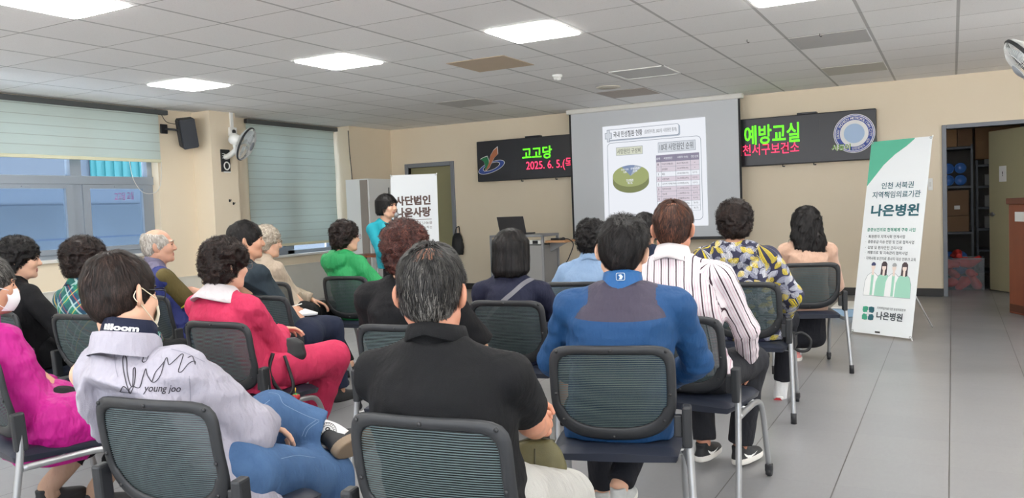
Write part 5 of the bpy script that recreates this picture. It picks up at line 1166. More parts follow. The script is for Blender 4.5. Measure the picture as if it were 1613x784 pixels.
# ------------------------------------------------------------------ projection screen and its slide
PY = 11.30
a = wall_xz(896, 180, PY); bq = wall_xz(1165.5, 150, PY); SX0, SX1, SZ0 = a[0], bq[0], wall_xz(900, 379, PY)[1]
t = thing('projection_screen', 'pulled-down projection screen showing a slide with a pie chart and table', 'screen', ((SX0+SX1)/2, PY, 0)); T0 = ((SX0+SX1)/2, PY, 0)
def local(m): m.v = [v-np.array(T0) for v in m.v]; return m
local(MB().box((SX0+.03, PY, SZ0+.03), (SX1-.03, PY+.004, H-.06))).build('screen_fabric', mat('screen_white', '#c9cccf', .8), t)
local(MB().box((SX0, PY-.002, SZ0), (SX0+.03, PY+.004, H-.06)).box((SX1-.03, PY-.002, SZ0), (SX1, PY+.004, H-.06))).build('black_border', M_DARK, t)
local(MB().box((SX0-.02, PY-.012, SZ0-.01), (SX1+.02, PY+.012, SZ0+.03), b=.008)).build('bottom_bar', M_BLACK, t)
local(MB().box((SX0-.04, PY-.03, H-.07), (SX1+.04, PY+.06, H), b=.015)).build('housing', M_OFFW, t)
c0 = wall_xz(949, 200, PY); c1 = wall_xz(1111, 184, PY); c3 = wall_xz(1116, 355, PY); c2 = (c0[0]-.01, c3[1]+.005)
def UV(u, v):   # slide coordinates, v downwards
    p = np.array(c0)*(1-u)*(1-v)+np.array(c1)*u*(1-v)+np.array(c2)*(1-u)*v+np.array(c3)*u*v; return (float(p[0]), float(p[1]))
SM = [emit('slide_'+n, c, s_) for n, c, s_ in (('paper', '#f3f6fd', .92), ('ink', '#44474f', .5), ('grey', '#8c96a8', .7), ('pink', '#e6dbe6', .85), ('header', '#a39cb4', .7), ('olive', '#b3bd7e', .75), ('olive_side', '#99a16b', .62), ('blue', '#8ea1c6', .75), ('cream', '#e2e5d2', .85), ('pale', '#dde2ea', .85), ('shadow', '#b9c3d2', .8))]
def rect(u0, v0, u1, v1): return [UV(u0, v0), UV(u1, v0), UV(u1, v1), UV(u0, v1)]
def rr2(u0, v0, u1, v1, r): return [UV((u0+u1)/2+x, (v0+v1)/2+y) for x, y in rrect(u1-u0, v1-v0, r, 4)]
sl = [(rect(0, 0, 1, 1), 0), (rr2(.045, .165, .955, .945, .04), 2), (rr2(.049, .169, .951, .941, .037), 0), (rr2(.055, .045, .765, .150, .02), 10), (rr2(.045, .035, .755, .140, .02), 2), (rr2(.049, .039, .751, .136, .017), 0),
      (rect(.045, .035, .075, .155), 2), (rect(.025, .065, .095, .125), 2), (rect(.049, .04, .071, .15), 9), (rect(.029, .07, .091, .12), 9), (rect(.135, .215, .40, .295), 2), (rect(.138, .218, .397, .292), 8), (rect(.55, .20, .905, .295), 2), (rect(.553, .203, .902, .292), 9)]
cxp, cyp, rx, ry = .275, .50, .18, .105
side = [UV(cxp+rx*math.cos(a), cyp+ry*math.sin(a)) for a in np.linspace(0, PI, 24)]; sl += [([UV(cxp-rx, cyp), UV(cxp+rx, cyp)]+[UV(cxp+rx*math.cos(a), cyp+.06+ry*math.sin(a)) for a in np.linspace(0, PI, 24)], 6)]
sl += [([UV(cxp+rx*math.cos(a), cyp+ry*math.sin(a)) for a in np.linspace(0, 2*PI, 48, endpoint=False)], 5), ([UV(cxp, cyp)]+[UV(cxp+rx*math.cos(a), cyp+ry*math.sin(a)) for a in np.linspace(-PI*.66, -PI*.42, 10)], 7), ([UV(cxp, cyp)]+[UV(cxp+rx*math.cos(a), cyp+ry*math.sin(a)) for a in np.linspace(-PI*.42, -PI*.28, 10)], 10)]
tu = (.53, .575, .715, .855, .935); sl += [(rect(tu[0], .32, tu[-1], .385), 4)]
for r_ in range(10): sl += [(rect(tu[0], .385+r_*.047, tu[-1], .385+(r_+1)*.047), 3 if r_ not in (2, 4, 8, 9) else 0)]
for u in tu: sl += [(rect(u-.0012, .32, u+.0012, .855), 2)]
for r_ in range(11): sl += [(rect(tu[0], .384+r_*.047, tu[-1], .386+r_*.047), 2)]
m = MB()
for i, (o, mi) in enumerate(sl): d = PY-.006-.0003*i; m.prism(o, d, d+.0002, mi)
so = local(m).build('projected_slide', SM, t)
m = MB()
def stext(txt, u0, v0, u1, v1, mi=1, bold=.0):
    p, q = UV(u0, v1), UV(u1, v0); v, f = fit_text(txt, p[0], q[0], p[1], q[1], bold); sl_ = (UV(u1, v0)[1]-UV(u0, v0)[1])/(q[0]-p[0]); v[:, 1] += (v[:, 0]-p[0])*sl_-(q[1]-UV(u0, v0)[1])*(v[:, 1]-p[1])/(q[1]-p[1]); m.add(v, f, mi, M=WALLM, T=(0, PY-.0255, 0))
stext('국내 만성질환 현황', .115, .058, .405, .118, 1, .01); stext('(질병관리청, 2023년 사망원인 통계)', .425, .068, .735, .112); stext('사망원인 구성비', .15, .232, .385, .28); stext('10대 사망원인 순위', .57, .215, .885, .28, 1)
stext('만성질환', .235, .53, .305, .555, 0, .02); stext('78.1%', .245, .56, .295, .58, 0, .02); stext('손상·기타', .185, .425, .26, .445, 0, .02); stext('7.8%', .205, .452, .24, .470, 0, .02); stext('감염성질환', .28, .42, .37, .44, 0, .02); stext('4.2%', .305, .447, .345, .464, 0, .02)
for tx, a, b in (('순위', .535, .57), ('사망원인', .605, .685), ('사망자 수(%)', .735, .835), ('전년 순위', .862, .928)): stext(tx, a, .342, b, .365, 0, .01)
rows_ = [('악성신생물(암)', '85,271명(24.2%)', '-'), ('심장질환', '33,147명(9.4%)', '-'), ('폐렴', '29,422명(8.3%)', '1(+1)'), ('뇌혈관질환', '24,194명(6.9%)', '1(+1)'), ('고의적 자해(자살)', '13,978명(4.0%)', '1(+1)'), ('알츠하이머병', '11,109명(3.2%)', '1(+1)'), ('당뇨병', '11,058명(3.1%)', '1(+1)'), ('고혈압성 질환', '7,988명(2.3%)', '1(+1)'), ('패혈증', '7,809명(2.2%)', '2(+2)'), ('코로나19', '7,442명(2.1%)', '3(-7)')]
for i, (p, q, r_) in enumerate(rows_):
    v0 = .385+i*.047+.014; stext(str(i+1), .546, v0, .554, v0+.02); stext(p, .585, v0, .585+.0135*len(p), v0+.02); stext(q, .73, v0, .835, v0+.02); stext(r_, .875 if len(r_) > 1 else .89, v0+(.008 if r_ == '-' else 0), .915 if len(r_) > 1 else .90, v0+(.011 if r_ == '-' else .02))
stext('* 손상 및 기타 : 사고, 자살, 타살 등', .07, .90, .36, .92)
local(m).build('slide_lettering', [SM[0], SM[1]], so)
# ------------------------------------------------------------------ banner stands
M_VINYLW = mat('banner_vinyl', '#e4e8ea', .45); M_TEALT = mat('banner_dark_teal', '#1d5a66', .5); M_INK = mat('banner_ink', '#3f474d', .6); M_TG = mat('banner_green', '#3fa07f', .5); M_MINT = mat('banner_mint', '#9fd3bd', .5); M_BROWN = mat('banner_brown', '#5c4640', .6)
def banner(label, org, ax, tilt, wd_, ht):
    ax = np.array(ax, float)/np.linalg.norm(ax); bk = np.array([-ax[1], ax[0], 0]); up = np.array([0, 0, 1])*math.cos(tilt)+bk*math.sin(tilt); n = np.cross(ax, up); MM = np.stack([ax, up, n], 1); org = np.array(org, float)+[0, 0, .02]
    t = thing('banner_stand', label, 'banner', (org[0], org[1], 0)); o0 = np.array([org[0], org[1], 0])
    def put(m): m.v = [v@MM.T+org-o0 for v in m.v]; return m          # x across, y up, z towards the viewer
    def uv(px, py): p = on_plane(px, py, org, n)-org; return float(p@ax), float(p@up)
    put(MB().box((0, 0, -.001), (wd_, ht, .001))).build('printed_panel', M_VINYLW, t)
    m = MB()
    for cx_, cy_ in ((.012, .012), (wd_-.012, .012), (.012, ht-.012), (wd_-.012, ht-.012)): m.tube([(cx_+.010*math.cos(q), cy_+.010*math.sin(q), .003) for q in np.linspace(0, 2*PI, 13)], .003, 6, closed=True)
    put(m).build('eyelet', M_STEEL, t)
    st = MB(); c = np.array([wd_/2, ht*.42, -.05])
    for p in ((-.005, -.02, -.005), (wd_+.005, -.02, -.005), (.0, ht+.01, -.005), (wd_, ht+.01, -.005)): st.tube([c, p], .006, 8)
    put(st); m2 = put(MB().lathe([(.03, -.02), (.03, .02)], 12, T=c)); st.v += m2.v; st.f += [tuple(i+st.n for i in q) for q in m2.f]; st.m += m2.m; st.sm += m2.sm; st.n += m2.n
    cw = MM@c+org-o0; ft = cw+bk*.62; ft[2] = .006; st.tube([cw, ft], .006, 8); st.build('cross_frame', M_WHITE, t)
    return t, put, uv
BLp = np.array([8.055, 8.337, 0]); t, put, uv = banner('white banner stand with a green corner and Korean hospital lettering, on the open floor', BLp, (.8643, -.503, 0), math.radians(11.3), .614, 1.842)
def btext(m, txt, px0, py0, px1, py1, mi, bold=.0):
    """text between two photo points on the banner plane (left top, right bottom)"""
    a, b = uv(px0, py0), uv(px1, py1); v, f = fit_text(txt, a[0], b[0], min(a[1], b[1]), max(a[1], b[1]), bold); m.add(v, f, mi, T=(0, 0, .0035))
def bxt(m, txt, x0, x1, ya, yb, mi, bold=.0): v, f = fit_text(txt, x0, x1, ya, yb, bold); m.add(v, f, mi, T=(0, 0, .0035))
m = MB()
def zone(px, py): return uv(px, py)
def shape(pts, mi, z): 
    o = list(pts); ar = sum(o[i][0]*o[(i+1) % len(o)][1]-o[(i+1) % len(o)][0]*o[i][1] for i in range(len(o))); o = o[::-1] if ar < 0 else o
    m.add([(x, y, z) for x, y in o], [tuple(range(len(o)))], mi)
c_ = [uv(1366, 293), uv(1378, 278), uv(1392, 260), uv(1410, 243), uv(1428, 230), uv(1441, 218.5)]
shape([(0.001, c_[0][1])]+[(0.001, 1.841)]+[(c_[-1][0], 1.841)]+[tuple(q) for q in c_[::-1]], 0, .0015); shape([(.0, 1.842-.0), (c_[3][0]*.75, 1.8415), (c_[2][0]*.9, c_[3][1]), (.001, c_[2][1])][::-1], 0, .0016)
put(m).build('green_corner', [mat('banner_corner_green', '#58b394', .5, noise=.25, nscale=2)], t)
def rowbox(y, dy, x0, x1):   # a text row: photo y at the banner's middle -> local
    return None
m = MB()
def rowtext(txt, pxl, pyl, pxr, pyr, hgt, mi, bold=.0):
    """row of text whose baseline runs between two photo points"""
    a, b = uv(pxl, pyl), uv(pxr, pyr); yb = (a[1]+b[1])/2; q = MB(); bxt(q, txt, a[0], b[0], yb, yb+hgt, 0, bold); put(q).build('text_line', TXM[mi], t)
TXM = [M_TEALT, mat('banner_mid_green', '#2f8f78', .5), M_INK]
rowtext('인천 서북권', 1388.5, 298, 1439, 295.5, .062, 0, .012); rowtext('지역책임의료기관', 1374, 313, 1450, 309.5, .064, 0, .012); rowtext('나은병원', 1371.5, 342, 1447, 339, .115, 0, .035)
rowtext('공공보건의료 협력체계 구축 사업', 1366, 366, 1442, 363.5, .036, 1, .018)
for tx, xl, xr, yy in (('·  퇴원환자 지역사회 연계사업', 1364.5, 1425.5, 375.5), ('·  중증응급 이송·전원 및 진료 협력사업', 1363.5, 1440, 384), ('·  감염 및 환자안전 관리사업', 1363, 1421, 393), ('·  재활의료 및 지속관리 협력사업', 1362.5, 1429.5, 401), ('·  지역사회 보건의료 종사자 대상 전문가 교육', 1361, 1443, 410.5)): rowtext(tx, xl, yy, xr, yy-.8, .031, 2, .004)
rowtext('지역책임의료기관 공공의료본부', 1381.5, 488.5, 1427, 489, .024, 2, .008); rowtext('나은병원', 1380, 504.5, 1421.5, 505, .075, 2, .03)
m = MB()   # leaf cross logo
cx_, cy_ = uv(1367.5, 493); lw = .062
def leafp(sx, sy): return [(cx_+sx*q[0]*lw, cy_+sy*q[1]*lw) for q in ((0.05, .1), (0.05, .95), (.45, 1.05), (.95, .95), (1.0, .4), (.8, .1))]
shape(leafp(-1, 1), 0, .0015); shape(leafp(1, 1), 1, .0015); shape(leafp(-1, -1), 0, .0015); shape(leafp(1, -1), 1, .0015)
for a_, b_ in ((.45, .16), (.16, .45)): shape([(cx_-a_*lw, cy_-b_*lw), (cx_+a_*lw, cy_-b_*lw), (cx_+a_*lw, cy_+b_*lw), (cx_-a_*lw, cy_+b_*lw)], 2, .003)
put(m).build('leaf_cross_logo', [M_TG, M_TEALT, M_VINYLW], t)
m = MB()   # drawing of four medical staff
bx0 = uv(1363, 465); sc_ = (uv(1430, 465)[0]-bx0[0])
def fig(u, hair_m, coat, hgt, longh=False):
    x = bx0[0]+u*sc_; y = bx0[1]; z = .0015+.0004*u
    def P(p): return [(x+a_*sc_, y+b_*sc_) for a_, b_ in p]
    shape(P([(-.19, 0), (-.18, .32), (-.13, .45), (-.04, .52), (.04, .52), (.13, .45), (.18, .30), (.19, 0)]), 4, z); shape(P([(-.182, .01), (-.172, .315), (-.125, .44), (-.04, .51), (.04, .51), (.125, .44), (.172, .295), (.182, .01)]), coat, z+.0002)
    if coat == 0: shape(P([(-.03, .02), (-.03, .50), (.03, .50), (.03, .02)]), 1, z+.0004)
    shape(P([(-.025, .46), (-.025, .58), (.025, .58), (.025, .46)]), 3, z+.0005)
    if longh: shape(P([(-.075, .48), (-.068, .72), (-.03, .77), (.03, .77), (.068, .72), (.075, .48), (.04, .46)]), hair_m, z+.0004)
    shape([(x+sc_*.048*math.cos(q), y+sc_*(.64+.070*math.sin(q))) for q in np.linspace(0, 2*PI, 20, endpoint=False)], 3, z+.0006)
    shape([(x+sc_*.056*math.cos(q), y+sc_*(.68+.068*math.sin(q))) for q in np.linspace(0.15, PI-.15, 14)]+[(x-sc_*.04, y+sc_*.665), (x+sc_*.04, y+sc_*.67)][::1], hair_m, z+.0008)
fig(.13, 2, 0, 1); fig(.39, 5, 1, 1, True); fig(.63, 6, 0, 1); fig(.87, 5, 1, 1, True)
put(m).build('staff_drawing', [mat('drawing_white', '#f0f2f2', .6), M_MINT, mat('drawing_navy', '#3a4068', .6), mat('drawing_skin', '#ead9cf', .6), mat('drawing_line', '#9aa2a6', .6), mat('drawing_hair', '#4a3f44', .6), mat('drawing_grey', '#a5a8aa', .6)], t)
MB_ = MB(); MB_.box((.25, .015, .001), (.30, .03, .004)); put(MB_).build('clip', M_DARK, t)
# second banner, behind the speaker
pA = on_plane(615, 278, CAM+CF*10.5, CF); pB = on_plane(688, 276, CAM+CF*10.5, CF); ax = pB-pA; ax[2] = 0; L_ = float(np.hypot(ax[0], ax[1])); a_ = ax/L_; bk = np.array([-a_[1], a_[0], 0]); tl = math.radians(5)
org = pA-bk*math.sin(tl)*1.79; org[2] = 0
t, put, uv = banner('white banner stand with brown Korean lettering, behind the woman with the microphone', org+a_*.0, a_, tl, L_, 1.79)
m = MB()
TXM = [M_BROWN]
rowtext('사단법인', 623, 324.5, 678.5, 322, .125, 0, .042); rowtext('나은사랑', 624, 343, 679, 341, .128, 0, .042)
a, b = uv(633, 347), uv(680, 346); shape([(a[0], a[1]), (b[0], a[1]), (b[0], a[1]+.006), (a[0], a[1]+.006)], 0, .003)
rowtext('인권, 복지 나눔을', 640, 354, 681, 353, .04, 0, .0); rowtext('만들고자 하는', 652, 360.5, 681, 359.5, .035, 0, .0)
put(m).build('ruled_line', [M_BROWN], t)
# ------------------------------------------------------------------ wall fans
M_FANG = NT('fan_guard'); M_FANG.col(lin('#d9dbda')); M_FANG.set(Roughness=.4); M_FANG = M_FANG.m; M_BLADE = NT('fan_blade'); M_BLADE.col(lin('#c3ccd0')); M_BLADE.set(Roughness=.25, Alpha=.75); M_BLADE = M_BLADE.m
def fan(label, c, n, wall_pt, plate):
    n = np.array(n, float); n /= np.linalg.norm(n); MR = frame_to(n, (0, 0, 1)); c = np.array(c); t = thing('wall_fan', label, 'fan', tuple(wall_pt)); o0 = np.array(wall_pt, float); R_ = .225
    def put(m): m.v = [v@MR.T+c-o0 for v in m.v]; return m
    a = np.linspace(0, 2*PI, 49); put(MB().tube([(R_*math.cos(q), 0, R_*math.sin(q)) for q in a], .008, 8, closed=True).tube([(R_*math.cos(q), -.012, R_*math.sin(q)) for q in a], .007, 8, closed=True)).build('guard_rim', M_CHAR, t)
    g = MB()
    for k in range(72):
        q = 2*PI*k/72; cq, sq = math.cos(q), math.sin(q)
        g.tube([(r*cq, d, r*sq) for r, d in ((.06, .075), (.14, .068), (.20, .035), (.225, .0))], .0014, 4, cap=False); g.tube([(r*cq, d, r*sq) for r, d in ((.06, -.085), (.15, -.075), (.21, -.04), (.225, -.01))], .0014, 4, cap=False)
    for r, d in ((.06, .075), (.17, .055)): g.tube([(r*math.cos(q), d, r*math.sin(q)) for q in a], .0018, 5, closed=True)
    put(g).build('guard', M_FANG, t)
    put(MB().lathe([(.062, .07), (.058, .085), (.03, .095), (0, .097)], 24, M=rotm(-PI/2))).build('badge_cap', M_GREYP, t)
    for k in range(5):
        q = 2*PI*k/5; P = [[(r*math.cos(q+s_*.42+(.15-r)*.6), s_*.035, r*math.sin(q+s_*.42+(.15-r)*.6)) for s_ in np.linspace(-1, 1, 7)] for r in np.linspace(.04, .195, 6)]; put(MB().grid(P)).build('blade', M_BLADE, t)
    put(MB().lathe([(.055, -.08), (.075, -.12), (.078, -.19), (.06, -.225), (0, -.235)], 24, M=rotm(-PI/2))).build('motor_housing', M_WHITE, t)
    b = c-n*.16-o0+np.array([0, 0, -.07]); wv = np.array(plate[0]); m = MB(); m.tube(arc([b, b+np.array([0, 0, -.07]), wv*.5+np.array([0, 0, b[2]-.13])*.5+b*.0+np.array([b[0]*.25, b[1]*.25, 0]), wv*.02+np.array([0, 0, b[2]-.13])], 5), .035, 12); m.build('arm', M_WHITE, t)
    return t
FC = on_plane(388, 227, CAM+CF*10.72, CF); fz = float(FC[2])
t = fan('white wall fan with a dark rim, high on the pillar between the blinds', FC, (.79, .43, -.43), (.32, 7.86, fz-.15), ((0, 0, 0),))
m = MB().box((.0, -.075, -.19), (.02, .075, .11), 0, .004).box((.02, -.05, -.20), (.03, .07, -.185), 1); m.tube([(.022, .045*math.cos(q)*1.0+.01, -.11+.05*math.sin(q)) for q in np.linspace(0, 2*PI, 25)], .009, 8, 1, closed=True)
for z in (-.01, .02, .05): m.box((.02, -.06, z), (.024, -.02, z+.008), 1)
m.build('wall_plate', [M_BLACK, M_WHITE], t)
struct(MB().box((9.95, 6.55, 0), (10.35, 6.95, H)).build('wall_right_pillar', M_WALL))
FR = on_plane(1619, 101, CAM+CF*6.0, CF); t = fan('wall fan cut off by the photo edge, above the brown lectern', FR, -.66*CR-.60*CU+.36*CF, (9.95, 6.75, FR[2]-.1), ((0, 0, 0),))
MB().box((-.02, -.06, -.15), (.0, .06, .1), b=.004).build('wall_plate', M_BLACK, t)
# ------------------------------------------------------------------ loudspeaker, socket, hooks, cords
t = thing('wall_loudspeaker', 'black loudspeaker tilted on a bracket, beside the half-lowered blind', 'speaker', (0, 7.16, 2.5)); MR = rotm(.16, .22, -.5)
p = [(-.13, -.10), (.13, -.10), (.10, .10), (-.10, .10)]; m = MB(); bm = bmesh.new(); vs = [bm.verts.new((x, y, z)) for z in (-.19, .19) for x, y in p]
for f in ((3, 2, 1, 0), (4, 5, 6, 7), (0, 1, 5, 4), (1, 2, 6, 5), (2, 3, 7, 6), (3, 0, 4, 7)): bm.faces.new([vs[i] for i in f])
bmesh.ops.bevel(bm, geom=bm.edges[:], offset=.012, segments=2, affect='EDGES'); m.bm(bm, 0, False, M=MR, T=(.17, .24, -.04)); m.build('cabinet', mat('speaker_black', '#34383f', .6, bump=.1, bscale=300), t)
MB().box((-.108, -.108, -.165), (.108, -.104, .165), b=.003, M=MR, T=(.17, .24, -.04)).build('grille', mat('speaker_grille', '#2b2f36', .7, bump=.5, bscale=600), t)
MB().box((0, -.04, -.05), (.02, .06, .07), b=.004).tube([(.02, .01, .01), (.1, .1, .0), (.16, .2, -.03)], .014, 8).build('bracket', M_BLACK, t)
tag(MB().tube(arc([(.03, 7.12, 2.70), (.03, 7.2, 2.60), (.06, 7.32, 2.58), (.12, 7.40, 2.60)], 5), .004, 6).build('speaker_cord', M_DARK), 'thin black cord hanging from the ceiling edge to the loudspeaker', 'cord')
t = thing('power_socket', 'white surface socket with conduit to the ceiling, above the pillar fan', 'socket', (.32, 8.0, 2.5)); MB().box((0, -.06, -.06), (.045, .06, .06), b=.008).build('socket_box', M_WHITE, t); MB().box((0, -.025, .06), (.025, .025, .26), b=.004).build('conduit', M_WHITE, t); MB().lathe([(.03, 0), (.028, .012), (.0, .014)], 16, M=rotm(0, PI/2), T=(.045, 0, .0)).build('plug', M_CHAR, t)
for y, z, lab in ((7.9, 1.57, 'upper small black hook on the pillar below the fan'), (7.965, 1.53, 'lower small black hook on the pillar below the fan')): tag(MB().box((0, -.012, -.018), (.012, .012, .018), b=.004).tube(arc([(.01, 0, .01), (.03, 0, 0), (.035, 0, .015)], 3), .004, 6).build('wall_hook', M_DARK, None, (.32, y, z)), lab, 'hook')
tag(MB().tube(arc([(.31, 10.46, 2.68), (.312, 10.47, 2.3), (.316, 10.49, 2.0), (.318, 10.49, 1.6)], 6), .006, 6).build('power_cable', M_DARK), 'black cable running down the wall to the locker top', 'cord')
t = thing('wall_switch', 'slim white wall switch between the banner stand and the storeroom door', 'switch', (8.675, BW, 1.42)); MB().box((-.028, -.012, -.075), (.028, 0, .075), b=.004).build('plate', M_WHITE, t); MB().box((-.012, -.016, -.03), (.012, -.01, .03), b=.003).build('rocker', M_OFFW, t)
# ------------------------------------------------------------------ locker, table, podium, lectern
t = thing('storage_locker', 'tall white storage locker in the far corner, behind the woman with the microphone', 'locker', (.32, 10.3, 0)); MLK = mat('locker_white', '#eeefee', .45); MLD = mat('locker_edge', '#9c928a', .5)
MB().box((0, .02, .04), (.44, 1.2, 1.88), b=.004).box((.02, .04, 0), (.42, 1.18, .04)).build('carcass', MLK, t); MB().box((.30, .0, .06), (.44, .02, 1.86), b=.003).build('edge_panel', MLD, t)
for a, b in ((.03, .60), (.62, 1.19)):
    for z0, z1 in ((.08, .82), (.84, 1.50), (1.52, 1.86)):
        d = MB().box((.44, a, z0), (.458, b, z1), b=.003).build('locker_door', MLK, t); MB().box((.458, b-.07, (z0+z1)/2-.05), (.47, b-.05, (z0+z1)/2+.05), b=.003).build('door_pull', M_CHAR, d)
t = thing('side_table', 'small brown-topped table with metal legs, between green jacket and teal blazer', 'table', (1.30, 9.62, 0)); MB().box((-.28, -.25, .69), (.34, .25, .72), b=.006).build('table_top', M_WOOD, t)
for sx in (-.24, .30):
    for sy in (-.21, .21): MB().tube([(sx, sy, 0), (sx, sy, .69)], .014, 8).build('leg', M_STEEL, t)
MB().box((-.24, -.21, .25), (.30, .21, .265), b=.004).build('lower_shelf', MLD, t)
t = thing('media_podium', 'grey steel media podium with an open top shelf, under the dark laptop', 'podium', (3.58, 10.0, 0)); M_POD = mat('podium_grey', '#8f9092', .45, .3); M_PODP = mat('podium_panel', '#9b9a98', .5, .15)
MB().box((-.40, -.02, .04), (.40, .46, .80), b=.004).build('cabinet_body', M_PODP, t)
m = MB()
for sx in (-.42, .39): m.box((sx, -.035, 0), (sx+.035, .0, .95), b=.006).box((sx, .44, 0), (sx+.035, .48, .95), b=.006)
m.box((-.42, -.035, .915), (.425, .48, .95), b=.008); m.box((-.42, -.035, .02), (.425, .48, .05), b=.006); m.build('steel_frame', M_POD, t)
MB().box((-.36, .0, .80), (.36, .45, .81)).build('shelf', M_CHAR, t)
m = MB()
for z in (.62, .45, .28): m.lathe([(.006, 0), (.006, .004)], 8, M=rotm(PI/2), T=(.12, -.02, z))
m.build('screw_holes', M_DARK, t)
wt = MB().prism([(.425, .83), (.72, .83), (.72, .86), (.425, .86)], .03, .38).build('side_wing', mat('podium_wing_wood', '#b98a5f', .5, noise=.15), t); MB().prism([(.425, .83), (.70, .83), (.425, .70)], .18, .20).build('wing_bracket', M_POD, wt)
t = thing('adapter_box', 'small white and black adapter box on the podium shelf', 'adapter', (3.86, 10.05, .81)); MB().box((-.12, 0, 0), (.06, .08, .06), b=.006).build('case', M_WHITE, t); MB().box((-.06, -.004, .008), (.02, 0, .052)).build('front_panel', M_DARK, t)
t = thing('laptop', 'dark open laptop on the podium, lid turned to the audience', 'laptop', (3.46, 10.12, .95)); MB().box((-.21, .0, 0), (.21, .28, .018), b=.004).build('keyboard_base', M_CHAR, t); MB().box((-.21, -.006, 0), (.21, .006, .255), b=.004, M=rotm(.32), T=(0, .0, .012)).build('lid', mat('laptop_lid', '#3d3b3c', .45), t)
t = thing('microphone', 'black wireless microphone lying on the podium wing', 'microphone', (4.14, 10.14, .876)); MB().lathe([(.012, -.10), (.016, .02), (.016, .06)], 14, M=rotm(0, PI/2)).build('handle', M_BLACK, t); MB().ell((.085, 0, 0), (.03, .024, .024)).build('mesh_head', M_CHAR, t)
tag(MB().tube(arc([(4.20, 10.14, .872), (4.31, 10.12, .872), (4.40, 10.08, .80), (4.34, 10.05, .62), (4.28, 10.04, .50), (4.42, 10.02, .40), (4.50, 10.04, .42), (4.44, 10.1, .36), (4.20, 10.15, .28), (4.04, 10.2, .30)], 7), .007, 7).build('black_cable', M_DARK), 'black cable drooping from the podium wing towards the floor', 'cable')
LO = np.array([9.444, 10.164, 0]); la = math.atan2(-.230, .118); t = thing('wooden_lectern', 'reddish-brown wooden lectern at the photo edge, in front of the storeroom door', 'lectern', tuple(LO), la); M_LEC = mat('lectern_wood', '#8b4a32', .4, noise=.18, nscale=6)
MB().box((0, .0, 0), (.75, .48, 1.16), b=.006).build('cabinet_body', M_LEC, t); MB().box((-.02, -.02, 1.16), (.77, .5, 1.225), b=.01).build('lectern_top', mat('lectern_top_wood', '#6f3a28', .4, noise=.15), t); MB().box((.12, -.006, .98), (.34, -.001, 1.08)).build('paper_label', M_PAPER, t); MB().box((.02, -.008, .02), (.73, -.002, .10), b=.003).build('plinth', mat('lectern_plinth', '#5c3020', .45), t)
t = thing('floor_box', 'low blue and white crate on the floor behind the banner stand', 'crate', (7.93, 9.75, 0)); MB().box((-.18, -.3, 0), (.18, .3, .09), b=.01).build('crate_body', mat('crate_blue', '#9cb9d3', .4), t); MB().box((-.19, -.31, .09), (.19, .31, .105), b=.006).build('crate_lid', M_WHITE, t)
t = thing('black_bag', 'black bag hanging by the olive door, at the edge of the brown-lettered banner', 'bag', (1.63, 11.545, 1.0)); G = Field((-.2, -.15, -.5), (.2, .15, .1), .009); G.loft([(-.42, .09, .05, 0, 0), (-.3, .11, .06, 0, 0), (-.12, .085, .045, 0, 0), (-.06, .05, .03, 0, 0)], .02); G.noisy(.006, (20, 20, 20), 3, ridge=True); P, Q = G.mesh(); mesh_obj('bag_body', relax(P, Q, 2), Q, [M_BAGB], t); MB().tube(arc([(-.05, 0, -.08), (-.03, .02, .02), (0, .05, .05), (.03, .02, .02), (.05, 0, -.08)], 5), .008, 8).build('strap', M_BAGB, t)
# ------------------------------------------------------------------ storeroom
M_RACK = mat('rack_dark_steel', '#4a4d52', .5, .5); M_CARD = mat('cardboard', '#a07d5a', .8, noise=.08); M_CARD2 = mat('cardboard_dark', '#7d6148', .8, noise=.08); M_ROLL = mat('blue_tub_plastic', '#3f74c4', .4)
def rack(label, x0, x1, y0, y1, zs, top):
    t = thing('storage_rack', label, 'rack', ((x0+x1)/2, (y0+y1)/2, 0)); X, Y = (x1-x0)/2, (y1-y0)/2
    for sx in (-1, 1):
        for sy in (-1, 1): MB().box((sx*X-.02*(sx > 0), sy*Y-.003, 0), (sx*X+.02*(sx < 0), sy*Y+.003, top)).box((sx*X-.003, sy*Y-.02*(sy > 0), 0), (sx*X+.003, sy*Y+.02*(sy < 0), top)).build('upright', M_RACK, t)
    for z in zs: MB().box((-X, -Y, z), (X, Y, z+.035), b=.004).build('shelf', M_RACK, t)
    return t
rack('dark steel rack with blue tubs, just inside the storeroom doorway', 8.30, 9.17, 12.95, 13.45, (.12, .72, 1.36, 1.90), 1.96); rack('dark steel rack further right in the storeroom, with grey shelf fronts', 9.22, 10.0, 13.3, 13.8, (.15, .45, .75, 1.05, 1.35, 1.65), 1.75)
def carton(label, lo, hi, mt, mark=False):
    t = thing('cardboard_box', label, 'box', ((lo[0]+hi[0])/2, (lo[1]+hi[1])/2, lo[2])); X, Y, Z = (hi[0]-lo[0])/2, (hi[1]-lo[1])/2, hi[2]-lo[2]
    MB().box((-X, -Y, 0), (X, Y, Z), b=.004).build('carton', mt, t); MB().box((-X-.001, -.025, Z-.06), (X+.001, .025, Z+.001)).build('tape', mat('packing_tape', '#b59a72', .35), t)
    if mark: MB().box((X*.1, -Y-.002, Z*.25), (X*.45, -Y-.0005, Z*.4)).build('box_label', M_PAPER, t)
carton('tan cardboard box on top of the tub rack, beside a darker one', (8.62, 12.98, 1.94), (8.98, 13.4, 2.40), M_CARD); carton('dark brown cardboard box on top of the tub rack', (8.99, 12.98, 1.94), (9.17, 13.4, 2.42), M_CARD2)
carton('large tan cardboard box on top of the further rack', (9.21, 13.32, 1.76), (9.75, 13.75, 2.32), M_CARD); carton('wide brown cardboard box below the upper blue tubs', (8.72, 12.97, .98), (9.12, 13.35, 1.33), M_CARD2, True); carton('flat brown cardboard box under the labelled one on the tub rack', (8.70, 12.97, .757), (9.12, 13.35, .975), M_CARD2)
